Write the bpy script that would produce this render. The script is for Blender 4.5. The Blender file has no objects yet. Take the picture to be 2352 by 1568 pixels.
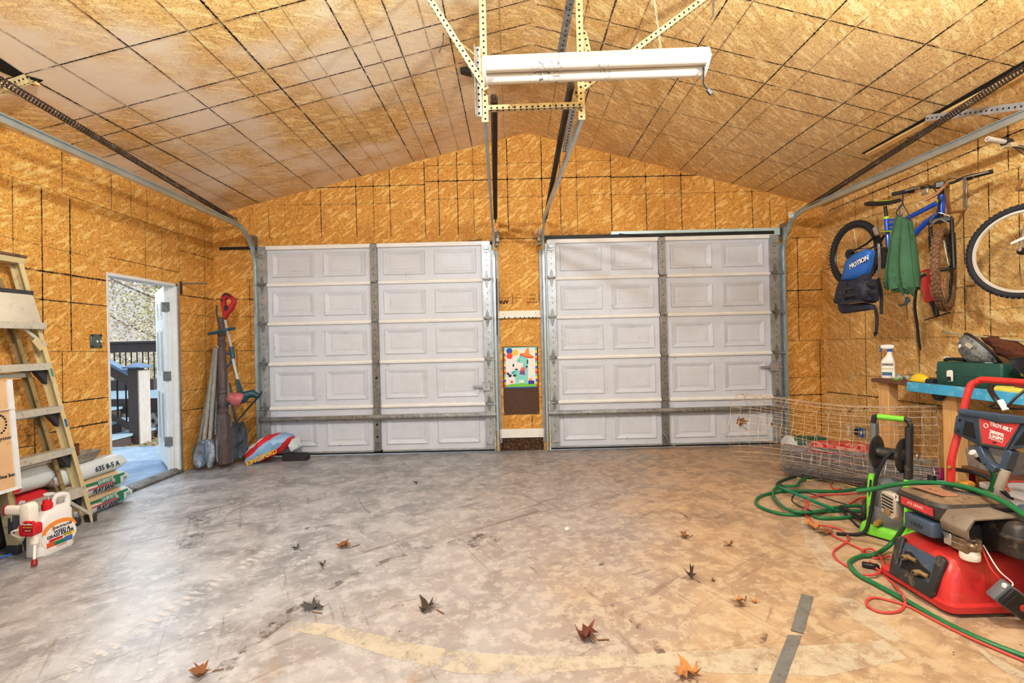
import bpy, bmesh, math, random
from mathutils import Vector as V, Matrix as M, noise as NZ
R = math.radians
random.seed(7)
C = bpy.context.scene.collection
# ---------------------------------------------------------------- camera model
CX, CY, F, CZ = 1176, 784, 1104, 1.36
TH = R(1.35); cs, sn = math.cos(TH), math.sin(TH)
def ray(px, py):
    dx, dy = px - CX, py - CY
    return V(((dx*cs - dy*sn)/F, 1, -(dx*sn + dy*cs)/F))
CAM = V((0, 0, CZ))
def aty(px, py, Y): return CAM + ray(px, py)*Y
def atx(px, py, X): r = ray(px, py); return CAM + r*(X/r.x)
def atz(px, py, Z=0): r = ray(px, py); return CAM + r*((Z-CZ)/r.z)
X = V((1,0,0)); Y = V((0,1,0)); Z = V((0,0,1))
# ---------------------------------------------------------------- mesh builder
WM = {}
def ortho(d, up):
    d = d.normalized(); up = V(up)
    if abs(d.dot(up.normalized())) > .98: up = V((1,0,0)) if abs(d.x) < .9 else V((0,1,0))
    x = up.cross(d).normalized(); y = d.cross(x).normalized()
    return x, y, d
def rrect(w, h, r, n=4):
    r = min(r, w/2-1e-4, h/2-1e-4); out = []
    for cx, cy, a0 in ((w/2-r,h/2-r,0),(-w/2+r,h/2-r,90),(-w/2+r,-h/2+r,180),(w/2-r,-h/2+r,270)):
        for i in range(n+1):
            a = R(a0+90*i/n); out.append((cx+r*math.cos(a), cy+r*math.sin(a)))
    return out
def spline(pts, n=6, closed=False):
    P = [V(p) for p in pts]; out = []; m = len(P)
    for i in range(m if closed else m-1):
        if closed: p0,p1,p2,p3 = P[i-1],P[i],P[(i+1)%m],P[(i+2)%m]
        else: p0,p1,p2,p3 = P[max(i-1,0)],P[i],P[i+1],P[min(i+2,m-1)]
        for k in range(n):
            t = k/n
            out.append(.5*((2*p1)+(p2-p0)*t+(2*p0-5*p1+4*p2-p3)*t*t+(3*p1-p0-3*p2+p3)*t**3))
    if not closed: out.append(P[-1])
    return out
class B:
    def __init__(s): s.bm = bmesh.new(); s.mi = 0; s.uv = s.bm.loops.layers.uv.new('UVMap')
    def f(s, vs):
        try: q = s.bm.faces.new(vs); q.material_index = s.mi; return q
        except ValueError: return None
    def v(s, p): return s.bm.verts.new(p)
    def poly(s, pts): return s.f([s.v(p) for p in pts])
    def box(s, c, sz, rot=None):
        c = V(c); hx,hy,hz = sz[0]/2, sz[1]/2, sz[2]/2
        vs = []
        for x,y,z in ((-1,-1,-1),(1,-1,-1),(1,1,-1),(-1,1,-1),(-1,-1,1),(1,-1,1),(1,1,1),(-1,1,1)):
            p = V((x*hx,y*hy,z*hz))
            if rot is not None: p = rot @ p
            vs.append(s.v(c+p))
        for q in ((3,2,1,0),(4,5,6,7),(0,1,5,4),(1,2,6,5),(2,3,7,6),(3,0,4,7)): s.f([vs[i] for i in q])
        return s
    def bb(s, a, b):
        a, b = V(a), V(b); return s.box((a+b)/2, [abs(b[i]-a[i]) for i in range(3)])
    def bar(s, a, b, w, h, up=(0,0,1)):
        a, b = V(a), V(b); x,y,d = ortho(b-a, up)
        rot = M((x,y,d)).transposed(); return s.box((a+b)/2, (w,h,(b-a).length), rot)
    def loft(s, rings, cap=True, closed=False):
        L = [[s.v(p) for p in r] for r in rings]; n = len(L[0])
        for i in range(len(L) if closed else len(L)-1):
            a, b = L[i], L[(i+1)%len(L)]
            for k in range(n): s.f([a[k], a[(k+1)%n], b[(k+1)%n], b[k]])
        if cap and not closed: s.f(list(reversed(L[0]))); s.f(L[-1])
        return s
    def tube(s, pts, r, n=8, closed=False, cap=True, sq=1):
        P = [V(p) for p in pts]; m = len(P)
        rs = r if isinstance(r,(list,tuple)) else [r]*m
        T = []
        for i in range(m):
            a = P[i-1] if (i or closed) else P[i]; b = P[(i+1)%m] if (i<m-1 or closed) else P[i]
            d = b-a; T.append(d.normalized() if d.length > 1e-9 else V((0,0,1)))
        x,y,_ = ortho(T[0], (0,0,1)); rings = []
        for i in range(m):
            x = (x - T[i]*x.dot(T[i]));
            x = x.normalized() if x.length > 1e-6 else ortho(T[i],(0,0,1))[0]
            y = T[i].cross(x)
            rings.append([P[i]+(x*math.cos(2*math.pi*k/n)+y*math.sin(2*math.pi*k/n)*sq)*rs[i] for k in range(n)])
        return s.loft(rings, cap, closed)
    def lathe(s, prof, o, ax=(0,0,1), n=16, cap=True):
        o = V(o); x,y,d = ortho(V(ax),(0,1,0) if abs(V(ax).normalized().y)<.9 else (1,0,0))
        return s.loft([[o+d*h+(x*math.cos(2*math.pi*k/n)+y*math.sin(2*math.pi*k/n))*max(r,1e-4) for k in range(n)] for r,h in prof], cap)
    def cyl(s, a, b, r, n=12): return s.tube([a,b], r, n)
    def prism(s, poly, o, ex, ey, d):
        o, ex, ey = V(o), V(ex), V(ey); nz = ex.cross(ey).normalized()*d
        return s.loft([[o+ex*a+ey*b for a,b in poly],[o+ex*a+ey*b+nz for a,b in poly]])
    def ball(s, c, r, n=12, sc=(1,1,1), rot=None):
        rr = []
        for i in range(1, n//2):
            a = math.pi*i/(n//2)
            ring = []
            for k in range(n):
                p = V((math.sin(a)*math.cos(2*math.pi*k/n)*sc[0], math.sin(a)*math.sin(2*math.pi*k/n)*sc[1], -math.cos(a)*sc[2]))*r
                if rot is not None: p = rot @ p
                ring.append(V(c)+p)
            rr.append(ring)
        return s.loft(rr)
    def torus(s, c, ax, Rr, r, n=40, m=8, sq=1):
        x,y,d = ortho(V(ax),(0,0,1)); c = V(c)
        return s.loft([[c+(x*math.cos(a)+y*math.sin(a))*(Rr+r*math.cos(b))+d*r*sq*math.sin(b) for b in [2*math.pi*k/m for k in range(m)]] for a in [2*math.pi*i/n for i in range(n)]], False, True)
    def jitter(s, amt, sc=5, seed=0):
        for v in s.bm.verts: v.co += NZ.noise_vector(v.co*sc+V((seed,seed*1.7,0)))*amt
        return s
    def build(s, name, mats, par=None, bev=0, seg=1, ang=40, sub=0, flat=False):
        bm = s.bm
        bmesh.ops.recalc_face_normals(bm, faces=bm.faces)
        if bev:
            bm.edges.ensure_lookup_table()
            es = [e for e in bm.edges if len(e.link_faces)==2 and e.calc_face_angle(0) > R(30)]
            if es: bmesh.ops.bevel(bm, geom=es, offset=bev, segments=seg, affect='EDGES', profile=.5, clamp_overlap=True)
        if par is not None: bmesh.ops.transform(bm, matrix=WM[par].inverted(), verts=bm.verts)
        me = bpy.data.meshes.new(name); bm.to_mesh(me); bm.free()
        for m in (mats if isinstance(mats,(list,tuple)) else [mats]): me.materials.append(m)
        if not flat and len(me.polygons):
            me.polygons.foreach_set('use_smooth', [True]*len(me.polygons)); me.set_sharp_from_angle(angle=R(ang))
        o = bpy.data.objects.new(name, me); C.objects.link(o)
        if sub:
            md = o.modifiers.new('s','SUBSURF'); md.levels = sub; md.render_levels = sub
        if par is not None: o.parent = par; WM[o] = WM[par]
        else: WM[o] = M.Identity(4)
        return o
def tag(o, label=None, cat=None, group=None, kind=None):
    if label: o['label'] = label
    if cat: o['category'] = cat
    if group: o['group'] = group
    if kind: o['kind'] = kind
    return o
def thing(name, label, cat, loc, group=None, kind=None, rot=None):
    o = bpy.data.objects.new(name, None); C.objects.link(o); o.empty_display_size = .05
    mt = M.Translation(V(loc))
    if rot is not None: mt = mt @ rot.to_4x4()
    o.matrix_world = mt; WM[o] = mt
    return tag(o, label, cat, group, kind)
def children(o): return [c for c in bpy.data.objects if c.parent == o]
def text(s, size, mat, o, ex, ey, par=None, name='lettering', align='CENTER', ext=.0006, shear=0, sx=1, bold=0, wm=None):
    cu = bpy.data.curves.new('t','FONT'); cu.body = s; cu.size = size; cu.align_x = align; cu.align_y = 'CENTER'
    cu.extrude = ext; cu.shear = shear; cu.offset = bold; cu.resolution_u = 2
    ob = bpy.data.objects.new('t', cu); C.objects.link(ob)
    me = bpy.data.meshes.new_from_object(ob); bpy.data.objects.remove(ob)
    ex, ey = V(ex).normalized()*sx, V(ey).normalized(); nz = ex.cross(ey).normalized()
    mt = M((ex,ey,nz)).transposed().to_4x4(); mt.translation = V(o)
    w = WM[par] if par is not None else M.Identity(4)
    me.transform(w.inverted() @ mt); me.materials.clear(); me.materials.append(mat); me.name = name
    r = bpy.data.objects.new(name, me); C.objects.link(r)
    if par is not None: r.parent = par
    WM[r] = w
    return r
# ---------------------------------------------------------------- materials
def lin(c):
    return tuple(((x/255)/12.92 if x <= 10 else ((x/255+.055)/1.055)**2.4) for x in c)+(1,)
class NT:
    def __init__(s, name):
        s.m = bpy.data.materials.new(name); s.m.use_nodes = True; s.t = s.m.node_tree; s.N = s.t.nodes
        s.bs = s.N['Principled BSDF']; s.tc = s.N.new('ShaderNodeTexCoord')
    def l(s, a, b): s.t.links.new(a, b)
    def n(s, typ, **kw):
        q = s.N.new(typ)
        for k, v in kw.items(): setattr(q, k, v)
        return q
    def setin(s, q, i, v):
        if hasattr(v, 'is_linked') or isinstance(v, bpy.types.NodeSocket): s.l(v, q.inputs[i])
        else: q.inputs[i].default_value = v
    def math(s, op, a, b=0, c=0, clamp=False):
        q = s.n('ShaderNodeMath', operation=op); q.use_clamp = clamp
        s.setin(q,0,a); s.setin(q,1,b); s.setin(q,2,c); return q.outputs[0]
    def mix(s, fac, a, b, bt='MIX'):
        q = s.n('ShaderNodeMix', data_type='RGBA', blend_type=bt); s.setin(q,0,fac)
        for i, v in ((6,a),(7,b)):
            s.setin(q,i,v)
        return q.outputs[2]
    def ss(s, x, a, b):
        q = s.n('ShaderNodeMapRange', interpolation_type='SMOOTHSTEP'); s.setin(q,0,x)
        q.inputs[1].default_value = a; q.inputs[2].default_value = b; return q.outputs[0]
    def noise(s, vec, sc, det=3, rough=.5, dist=0, dim='3D'):
        q = s.n('ShaderNodeTexNoise', noise_dimensions=dim); s.l(vec, q.inputs['Vector'])
        q.inputs['Scale'].default_value = sc; q.inputs['Detail'].default_value = det
        q.inputs['Roughness'].default_value = rough; q.inputs['Distortion'].default_value = dist
        return q.outputs[0]
    def mapping(s, vec, sc=(1,1,1), rot=(0,0,0), loc=(0,0,0)):
        q = s.n('ShaderNodeMapping'); s.l(vec, q.inputs[0]); q.inputs['Scale'].default_value = sc
        q.inputs['Rotation'].default_value = rot; q.inputs['Location'].default_value = loc; return q.outputs[0]
    def rs(s, vec, sc, a, loc=(0,0,0)):
        q = s.n('ShaderNodeMapping', vector_type='TEXTURE'); s.l(vec, q.inputs[0]); q.inputs['Scale'].default_value = (1/sc[0],1/sc[1],1)
        q.inputs['Rotation'].default_value = (0,0,R(a)); q.inputs['Location'].default_value = loc; return q.outputs[0]
    def ramp(s, x, stops):
        q = s.n('ShaderNodeValToRGB'); s.l(x, q.inputs[0]); e = q.color_ramp.elements
        while len(e) < len(stops): e.new(.5)
        for i,(p,c) in enumerate(stops): e[i].position = p; e[i].color = c
        return q.outputs[0]
    def bump(s, h, st=.3, d=.01):
        q = s.n('ShaderNodeBump'); q.inputs['Strength'].default_value = st; q.inputs['Distance'].default_value = d
        s.l(h, q.inputs['Height']); s.l(q.outputs[0], s.bs.inputs['Normal'])
MC = {}
def mat(name, col, rough=.5, metal=0, var=.12, sc=9, dirt=None, da=.0, bump=0, bsc=60, stretch=None, spec=.5, coat=0, alpha=1):
    if name in MC: return MC[name]
    t = NT(name); b = t.bs; v = t.tc.outputs['Object']
    if stretch: v = t.mapping(v, stretch)
    c = lin(col)
    n1 = t.noise(v, sc, 4, .6)
    lo = tuple(x*(1-var) for x in c[:3])+(1,); hi = tuple(min(1,x*(1+var)) for x in c[:3])+(1,)
    out = t.ramp(n1, [(.3,lo),(.7,hi)])
    if dirt and da > 0:
        n2 = t.noise(v, sc*2.3, 6, .7)
        out = t.mix(t.math('MULTIPLY', t.ss(n2, .62-.25*da, .75-.2*da), min(1,.5+da*.5)), out, lin(dirt))
    t.l(out, b.inputs['Base Color'])
    b.inputs['Roughness'].default_value = rough; b.inputs['Metallic'].default_value = metal
    b.inputs['Specular IOR Level'].default_value = spec; b.inputs['Coat Weight'].default_value = coat
    if bump: t.bump(t.noise(v, bsc, 4), bump, .005)
    MC[name] = t.m; return t.m
def osb(name, ax, dark, mid, light, seed, flash_wash=None):
    t = NT(name); sp = t.n('ShaderNodeSeparateXYZ'); t.l(t.tc.outputs['Object'], sp.inputs[0])
    cb = t.n('ShaderNodeCombineXYZ'); t.l(sp.outputs[ax[0]], cb.inputs[0]); t.l(sp.outputs[ax[1]], cb.inputs[1])
    cb.inputs[2].default_value = seed
    p = cb.outputs[0]
    wn = t.n('ShaderNodeTexNoise', noise_dimensions='2D'); t.l(p, wn.inputs['Vector']); wn.inputs['Scale'].default_value = 7; wn.inputs['Detail'].default_value = 1
    w = t.n('ShaderNodeVectorMath', operation='MULTIPLY_ADD'); t.l(wn.outputs[1], w.inputs[0]); w.inputs[1].default_value = (.022,.022,0); t.l(p, w.inputs[2])
    p2 = w.outputs[0]
    col = None
    D, Md, L = lin(dark), lin(mid), lin(light)
    D2 = tuple(D[k]*.62+Md[k]*.38 for k in range(3))+(1,); L2 = tuple(L[k]*.7+Md[k]*.3 for k in range(3))+(1,)
    for i, (a, sx, sy, th) in enumerate(((8,20,70,0),(-38,22,90,.5),(52,18,80,.5),(-12,24,105,.52),(84,22,95,.55),(28,28,130,.6))):
        vo = t.n('ShaderNodeTexVoronoi', voronoi_dimensions='2D'); vo.inputs['Scale'].default_value = 1
        t.l(t.rs(p2,(sx,sy),a,(i*3.3+seed,i*7.1,0)), vo.inputs['Vector'])
        s2 = t.n('ShaderNodeSeparateColor'); t.l(vo.outputs['Color'], s2.inputs[0])
        fl = t.ramp(s2.outputs[0], [(0,D2),(.22,Md),(.7,Md),(1,L2)])
        if col is None: col = fl
        else: col = t.mix(t.math('GREATER_THAN', s2.outputs[1], th), col, fl)
    # a few big pale flakes, fine grain, dark strokes
    vo = t.n('ShaderNodeTexVoronoi', voronoi_dimensions='2D'); vo.inputs['Scale'].default_value = 1
    t.l(t.rs(p2,(11,44),35,(seed,2,0)), vo.inputs['Vector']); s2 = t.n('ShaderNodeSeparateColor'); t.l(vo.outputs['Color'], s2.inputs[0])
    col = t.mix(t.math('MULTIPLY', t.math('GREATER_THAN', s2.outputs[1], .84), .75), col, L)
    g = t.noise(t.rs(p2,(40,190),15), 1, 3, .7, 0, '2D')
    col = t.mix(t.math('MULTIPLY', t.ss(g,.5,.72), .55), col, D2)
    g2 = t.noise(t.rs(p2,(30,130),-35), 1, 5, .8, 0, '2D'); g4 = t.noise(t.rs(p2,(26,140),70,(5,8,0)), 1, 5, .8, 0, '2D')
    dk = tuple(x*.22 for x in D[:3])+(1,)
    col = t.mix(t.math('MULTIPLY', t.ss(t.math('MAXIMUM',g2,g4),.59,.65), .8), col, dk)
    g3 = t.noise(t.rs(p2,(36,110),50,(9,3,0)), 1, 4, .7, 0, '2D')
    col = t.mix(t.math('MULTIPLY', t.ss(g3,.56,.66), .3), col, tuple(min(1,x*1.3) for x in L[:3])+(1,))
    st = t.noise(p, 1.3, 4, .6, 0, '2D')
    col = t.mix(t.math('MULTIPLY', t.ss(st,.5,.75), .3), col, tuple(x*.5 for x in Md[:3])+(1,))
    if flash_wash:
        wf = t.math('MULTIPLY', t.ss(t.noise(p,.9,3,.6,0,'2D'),.36,.66), flash_wash[1])
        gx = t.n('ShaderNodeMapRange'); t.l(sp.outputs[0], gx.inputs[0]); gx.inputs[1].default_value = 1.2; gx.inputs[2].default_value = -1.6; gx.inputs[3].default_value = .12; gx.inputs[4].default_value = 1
        col = t.mix(t.math('MULTIPLY', wf, gx.outputs[0]), col, lin(flash_wash[0]))  # whitish bounced flash painted into the boards, strongest on the left slope
    # printed grid lines (stored on thin strips through the uv map)
    uv = t.n('ShaderNodeSeparateXYZ'); t.l(t.tc.outputs['UV'], uv.inputs[0])
    ln = t.noise(p, 45, 5, .8, 0, '2D'); ln2 = t.noise(p, 5, 2, .5, 0, '2D')
    v = t.math('ADD', uv.outputs[1], t.math('MULTIPLY', t.math('SUBTRACT', ln, .5), 2.0))
    mk = t.math('MULTIPLY', t.math('MULTIPLY', t.ss(v,.42,.6), t.math('GREATER_THAN', uv.outputs[1], .02)), uv.outputs[0])
    mk = t.math('MULTIPLY', mk, t.ss(ln2,.12,.5))
    col = t.mix(mk, col, lin((24,20,22)))
    t.l(col, t.bs.inputs['Base Color']); t.bs.inputs['Roughness'].default_value = .62
    t.bs.inputs['Specular IOR Level'].default_value = .25
    t.bump(g2, .25, .004)
    return t.m
# ================================================================= THE ROOM
XL, XR, YB, XRG = -3.70, 3.89, 6.0, .235
ZL, ZR, ZRG = 3.02, 2.96, 3.96
YF = -2.6
kL = (ZRG-ZL)/(XRG-XL); kR = (ZRG-ZR)/(XRG-XR)
def zc(x): return ZL+kL*(x-XL) if x < XRG else ZR+kR*(x-XR)
def slope(px, py, side):
    r = ray(px, py); k, x0, z0 = (kL,XL,ZL) if side == 'L' else (kR,XR,ZR)
    t = (z0-k*x0-CZ)/(r.z-k*r.x); return CAM+r*t
osb_back = osb('osb_back', (0,2), (146,92,38), (216,158,72), (246,206,128), 1)
osb_left = osb('osb_left', (1,2), (150,98,42), (222,166,80), (248,212,136), 4)
osb_right = osb('osb_right', (1,2), (158,112,58), (232,186,112), (252,226,164), 9)
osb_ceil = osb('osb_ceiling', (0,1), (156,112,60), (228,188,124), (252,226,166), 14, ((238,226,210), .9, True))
black = mat('black_gap', (10,9,9), .9, var=.05)
SURF = {'back': (lambda a,b: aty(a,b,YB-.0015), V((0,-1,0))), 'left': (lambda a,b: atx(a,b,XL+.0015), V((1,0,0))),
        'right': (lambda a,b: atx(a,b,XR-.0015), V((-1,0,0))),
        'cl': (lambda a,b: slope(a,b,'L')+V((kL,0,-1)).normalized()*.0015, V((kL,0,-1)).normalized()),
        'cr': (lambda a,b: slope(a,b,'R')+V((kR,0,-1)).normalized()*.0015, V((kR,0,-1)).normalized())}
def strip(b, p, q, n, w, st=1.0):
    w *= .78
    d = (q-p).normalized(); sd = n.cross(d)*w
    vs = [b.v(x) for x in (p-sd, q-sd, q, p, q+sd, p+sd)]
    for idx, vv in (((0,1,2,3),(0,0,1,1)),((3,2,4,5),(1,1,0,0))):
        fc = b.f([vs[i] for i in idx])
        for lp, t in zip(fc.loops, vv): lp[b.uv].uv = (st, max(t,.03))
def seg(b, sf, a, c, w=.011, st=1.0):
    fn, n = SURF[sf]; strip(b, fn(*a), fn(*c), n, w, st)
# ---- floor
def floor_mat():
    t = NT('concrete'); p = t.tc.outputs['Object']; b = t.bs
    sp = t.n('ShaderNodeSeparateXYZ'); t.l(p, sp.inputs[0])
    n1 = t.noise(p, .55, 5, .6); n2 = t.noise(p, 3.2, 6, .68, .4); n3 = t.noise(p, 11, 8, .75); n4 = t.noise(p, 60, 5, .7)
    gx = t.math('ADD', sp.outputs[0], t.math('MULTIPLY', t.math('SUBTRACT', n1, .5), 3))
    warm = t.mix(t.ss(n2,.4,.6), lin((152,130,104)), lin((182,156,126)))
    warm = t.mix(t.math('MULTIPLY', t.ss(n3,.5,.56), .6), warm, lin((198,176,148)))
    pink = t.mix(t.ss(n3,.48,.54), lin((154,140,130)), lin((180,164,150)))
    grey = t.mix(t.ss(n2,.35,.65), lin((132,135,140)), lin((174,177,182)))
    grey = t.mix(t.math('MULTIPLY', t.ss(n3,.5,.6), .5), grey, lin((200,203,206)))
    yy = t.math('MULTIPLY', t.math('SUBTRACT', sp.outputs[1], 2.2), .33)
    g2 = t.math('SUBTRACT', gx, yy)
    col = t.mix(t.ss(g2,-.6,.9), t.mix(t.ss(g2,-1.9,-.5), grey, t.mix(.4, grey, pink)), t.mix(t.ss(gx,.2,1.3), pink, warm))
    # streaky scuffs, curved
    w = t.noise(t.rs(p,(1.1,9),38), 1, 6, .7, .6); w2 = t.noise(t.rs(p,(1.4,14),-62,(3,1,0)), 1, 6, .7, .5); w3 = t.noise(t.rs(p,(2,26),20,(7,1,0)),1,6,.75,.3)
    col = t.mix(t.math('MULTIPLY', t.ss(w,.55,.7), .65), col, lin((104,92,82)))
    col = t.mix(t.math('MULTIPLY', t.ss(w2,.58,.7), .55), col, lin((92,78,64)))
    col = t.mix(t.math('MULTIPLY', t.ss(w3,.6,.7), .6), col, lin((74,70,68)))
    st = t.noise(p, 1.6, 6, .66, .8)
    col = t.mix(t.math('MULTIPLY', t.ss(st,.6,.74), .45), col, lin((166,128,88)))
    col = t.mix(t.math('MULTIPLY', t.ss(t.noise(p,.9,5,.6,.3),.58,.75), .5), col, lin((96,92,84)))
    col = t.mix(t.math('MULTIPLY', t.ss(n4,.66,.74), .6), col, lin((60,50,44)))
    vo = t.n('ShaderNodeTexVoronoi'); vo.inputs['Scale'].default_value = 9; t.l(p, vo.inputs['Vector'])
    col = t.mix(t.math('MULTIPLY', t.math('LESS_THAN', vo.outputs[0], .045), .85), col, lin((40,32,28)))
    t.l(col, b.inputs['Base Color'])
    t.l(t.math('ADD', .27, t.math('MULTIPLY', t.math('ADD', t.ss(gx,-1.5,1.2), n2), .2)), b.inputs['Roughness'])
    b.inputs['Specular IOR Level'].default_value = .6
    t.bump(t.math('ADD', n3, t.math('MULTIPLY', n4, .4)), .35, .004)
    return t.m
m_floor = floor_mat()
def patch(name, col, hole, am):
    t = NT(name); p = t.tc.outputs['Object']; n = t.noise(p, 9, 7, .75); n2 = t.noise(p, 40, 5, .7)
    c = t.mix(t.ss(n,.4,.6), lin(col), lin(tuple(min(255,int(x*1.13)) for x in col)))
    c = t.mix(t.math('MULTIPLY', t.ss(n2,.58,.7), .6), c, lin(tuple(int(x*.55) for x in col)))
    t.l(c, t.bs.inputs['Base Color']); t.bs.inputs['Roughness'].default_value = .5
    t.l(t.math('MULTIPLY', t.ss(n, hole-.08, hole+.06), am), t.bs.inputs['Alpha'])
    return t.m
m_pale = patch('worn_pale_concrete', (204,190,168), .44, .55); m_smear = patch('dark_scuff', (92,80,72), .56, .55)
m_tread = patch('tyre_tread_mark', (216,214,212), .48, .5)
b = B(); b.bb((XL-.1,YF,-.1),(XR+.1,YB+.14,0)); b.mi = 1
def floorpoly(px): b.poly([atz(x,y,.001+.0004*b.mi) for x,y in px])
def floorband(c, w):
    P = [atz(x,y,.001+.0004*b.mi) for x,y in c]
    for i in range(len(P)-1):
        d0 = (P[min(i+1,len(P)-1)]-P[max(i-1,0)]).normalized(); d1 = (P[min(i+2,len(P)-1)]-P[i]).normalized()
        s0 = V((-d0.y,d0.x,0))*w; s1 = V((-d1.y,d1.x,0))*w
        b.poly([P[i]-s0,P[i+1]-s1,P[i+1]+s1,P[i]+s0])
floorpoly([(690,1425),(780,1437),(910,1468),(1050,1495),(1240,1508),(1430,1505),(1520,1498),(1700,1490),(1900,1480),(2030,1470),(2085,1512),(1900,1552),(1650,1545),(1450,1530),(1200,1550),(1050,1545),(900,1510),(760,1465),(660,1445)])
floorpoly([(1910,1370),(1960,1375),(2010,1410),(2090,1475),(2040,1470),(1960,1420)])
floorpoly([(1835,1170),(1890,1240),(1945,1310),(1900,1310),(1850,1250)])
floorpoly([(2220,1470),(2352,1545),(2352,1568),(2290,1530)])
floorpoly([(0,1215),(130,1215),(300,1180),(395,1090),(360,1090)]) if 0 else None
b.mi = 2
floorband([(600,1440),(700,1385),(790,1330),(880,1290),(1000,1250),(1120,1225)], .025)
floorband([(1070,1250),(1100,1242),(1150,1238)], .07); floorband([(1390,1290),(1360,1310)], .012)
floorband([(1400,1390),(1450,1420),(1490,1460),(1520,1500)], .02); floorband([(560,1450),(640,1435)], .03)
floorband([(480,1568),(560,1490),(640,1430),(720,1375)], .04); floorband([(1560,1175),(1590,1195)], .01)
floorband([(420,1180),(470,1190),(430,1260)], .06); floorband([(700,1215),(790,1205)], .035); floorband([(1730,1545),(1780,1380)], .012)
b.mi = 3
for off in (0, .34):
    for i in range(26):
        p = atz(130,1560,.0024).lerp(atz(640,1250,.0024), i/26)+V((off,-.05*off,0))
        d = (atz(640,1250)-atz(130,1560)).normalized(); s = V((-d.y,d.x,0))
        b.poly([p-s*.05,p+d*.028-s*.04,p+d*.04+s*.05,p+d*.012+s*.05]) if off == 0 else b.poly([p-s*.012,p+d*.024-s*.012,p+d*.024+s*.012,p+s*.012])
tag(b.build('floor', [m_floor, m_pale, m_smear, m_tread], flat=True), 'worn concrete garage floor with pale worn bands and tyre marks', kind='structure')
# ---- back wall with two garage door openings
DL = (-3.13+.02, -.245); DR = (.455, 3.305); ZD = 2.60
pX0, pX1 = -.232, .442
b = B()
T = .14
b.bb((XL-.12,YB,0),(DL[0]-.03,YB+T,2.94)); b.bb((pX0,YB,0),(pX1,YB+T,2.94)); b.bb((DR[1]+.03,YB,0),(XR+.12,YB+T,2.94))
b.bb((DL[0]-.03,YB,ZD),(pX0,YB+T,2.94)); b.bb((pX1,YB,ZD),(DR[1]+.03,YB+T,2.94))
b.prism([(XL-.12,2.94),(XR+.12,2.94),(XR+.12,zc(XR)+.1),(XRG,ZRG+.1),(XL-.12,zc(XL)+.1)], (0,YB+T,0), X, Z, T)
S = 'back'
def rake(x):  # rake line height in pixels on the back wall
    P0, P1, P2 = (495,495), (1212,305), (1888,473)
    return (P0[1]+(x-P0[0])*(P1[1]-P0[1])/(P1[0]-P0[0]) if x < P1[0] else P1[1]+(x-P1[0])*(P2[1]-P1[1])/(P2[0]-P1[0]))
for x, st in ((617,.8),(655,.4),(737,.9),(818,.9),(858,.8),(896,.9),(976,1),(1008,.9),(1051,.9),(1088,.7),(1166,1),(1245,1),(1287,.9),(1325,.7),(1404,1),(1484,.9),(1526,.5),(1565,.9),(1642,.9),(1728,.9),(1768,.8),(1807,.7),(573,.4)):
    y1 = 548-.02*(x-640)-(8 if 1145 < x < 1240 else 0)
    seg(b, S, (x-(y1-rake(x))*.014, rake(x)+2), (x+2, y1), .009 if st < .9 else .012, st)
for x0,y0,x1,y1,w,st in ((976,381,1404,368,.006,.7),(976,417,1404,405,.014,1),(976,458,1404,446,.006,.7),(1404,407,1640,401,.014,1),(1404,447,1800,438,.006,.7),
    (880,389,976,386,.006,.6),(700,432,976,424,.013,.9),(620,472,976,464,.006,.6),(1802,668,1890,665,.014,1),(1802,706,1890,703,.007,.8),(1802,783,1892,781,.007,.9),(1802,868,1892,864,.007,.8),
    (1802,908,1893,905,.014,1),(1802,948,1894,945,.007,.8),(1800,626,1890,624,.007,.8),(1820,547,1888,543,.008,.9),(496,687,590,687,.013,.9),(496,728,590,727,.006,.8),(496,806,588,805,.007,.9),(498,882,588,880,.006,.8),(500,926,588,922,.013,.8),(500,964,588,960,.006,.6),
    (1148,797,1244,795,.008,1),(1148,878,1162,877,.007,.8),(1236,877,1248,876,.007,.8),(1148,912,1162,911,.009,.9),(1236,912,1248,911,.009,.9),(1148,548,1240,547,.012,.9),(1148,556,1240,556,.006,.7)):
    seg(b, S, (x0,y0), (x1,y1), w, st)
for x,y0,y1,w,st in ((573,640,806,.008,.8),(544,806,960,.009,.9),(1831,545,781,.01,1),(1883,781,1000,.01,1),(1222,955,980,.01,1),(1806,545,700,.006,.6),(1808,740,1010,.006,.5)):
    seg(b, S, (x,y0), (x+(y1-y0)*.02,y1), w, st)
tag(b.build('wall_back', [osb_back, black], flat=True), 'orange chipboard back wall around the two garage doors', kind='structure')
# ---- left wall with side door opening
yd0, yd1, zd = atx(248,784,XL).y-.005, atx(408,784,XL).y+.01, 2.085
b = B()
b.bb((XL-.12,YF,0),(XL,yd0,3.14)); b.bb((XL-.12,yd1,0),(XL,YB,3.14)); b.bb((XL-.12,yd0,zd),(XL,yd1,3.14))
S = 'left'
for x0,y0,x1,y1,w,st in ((0,397,142,443,.005,.6),(142,443,410,537,.006,.8),(0,541,259,602,.005,.6),(250,590,410,625,.01,.8),(55,616,250,645,.016,1),(73,685,248,703,.01,1),(110,807,249,807,.006,.8),(140,925,248,912,.012,1),(150,985,248,968,.016,1),(175,1040,248,1023,.006,.7),
    (412,677,494,688,.013,1),(410,719,494,728,.006,.8),(410,806,494,806,.006,.9),(412,899,494,889,.007,.8),(412,944,494,933,.012,.9),(412,989,494,972,.006,.7),(415,575,494,597,.01,.9),(415,500,494,525,.006,.6),(415,536,492,560,.006,.7),
    (20,965,80,960,.009,.9),(30,1030,85,1022,.009,.9),(60,1000,140,990,.012,.9)):
    seg(b, S, (x0,y0), (x1,y1), w, st)
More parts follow.
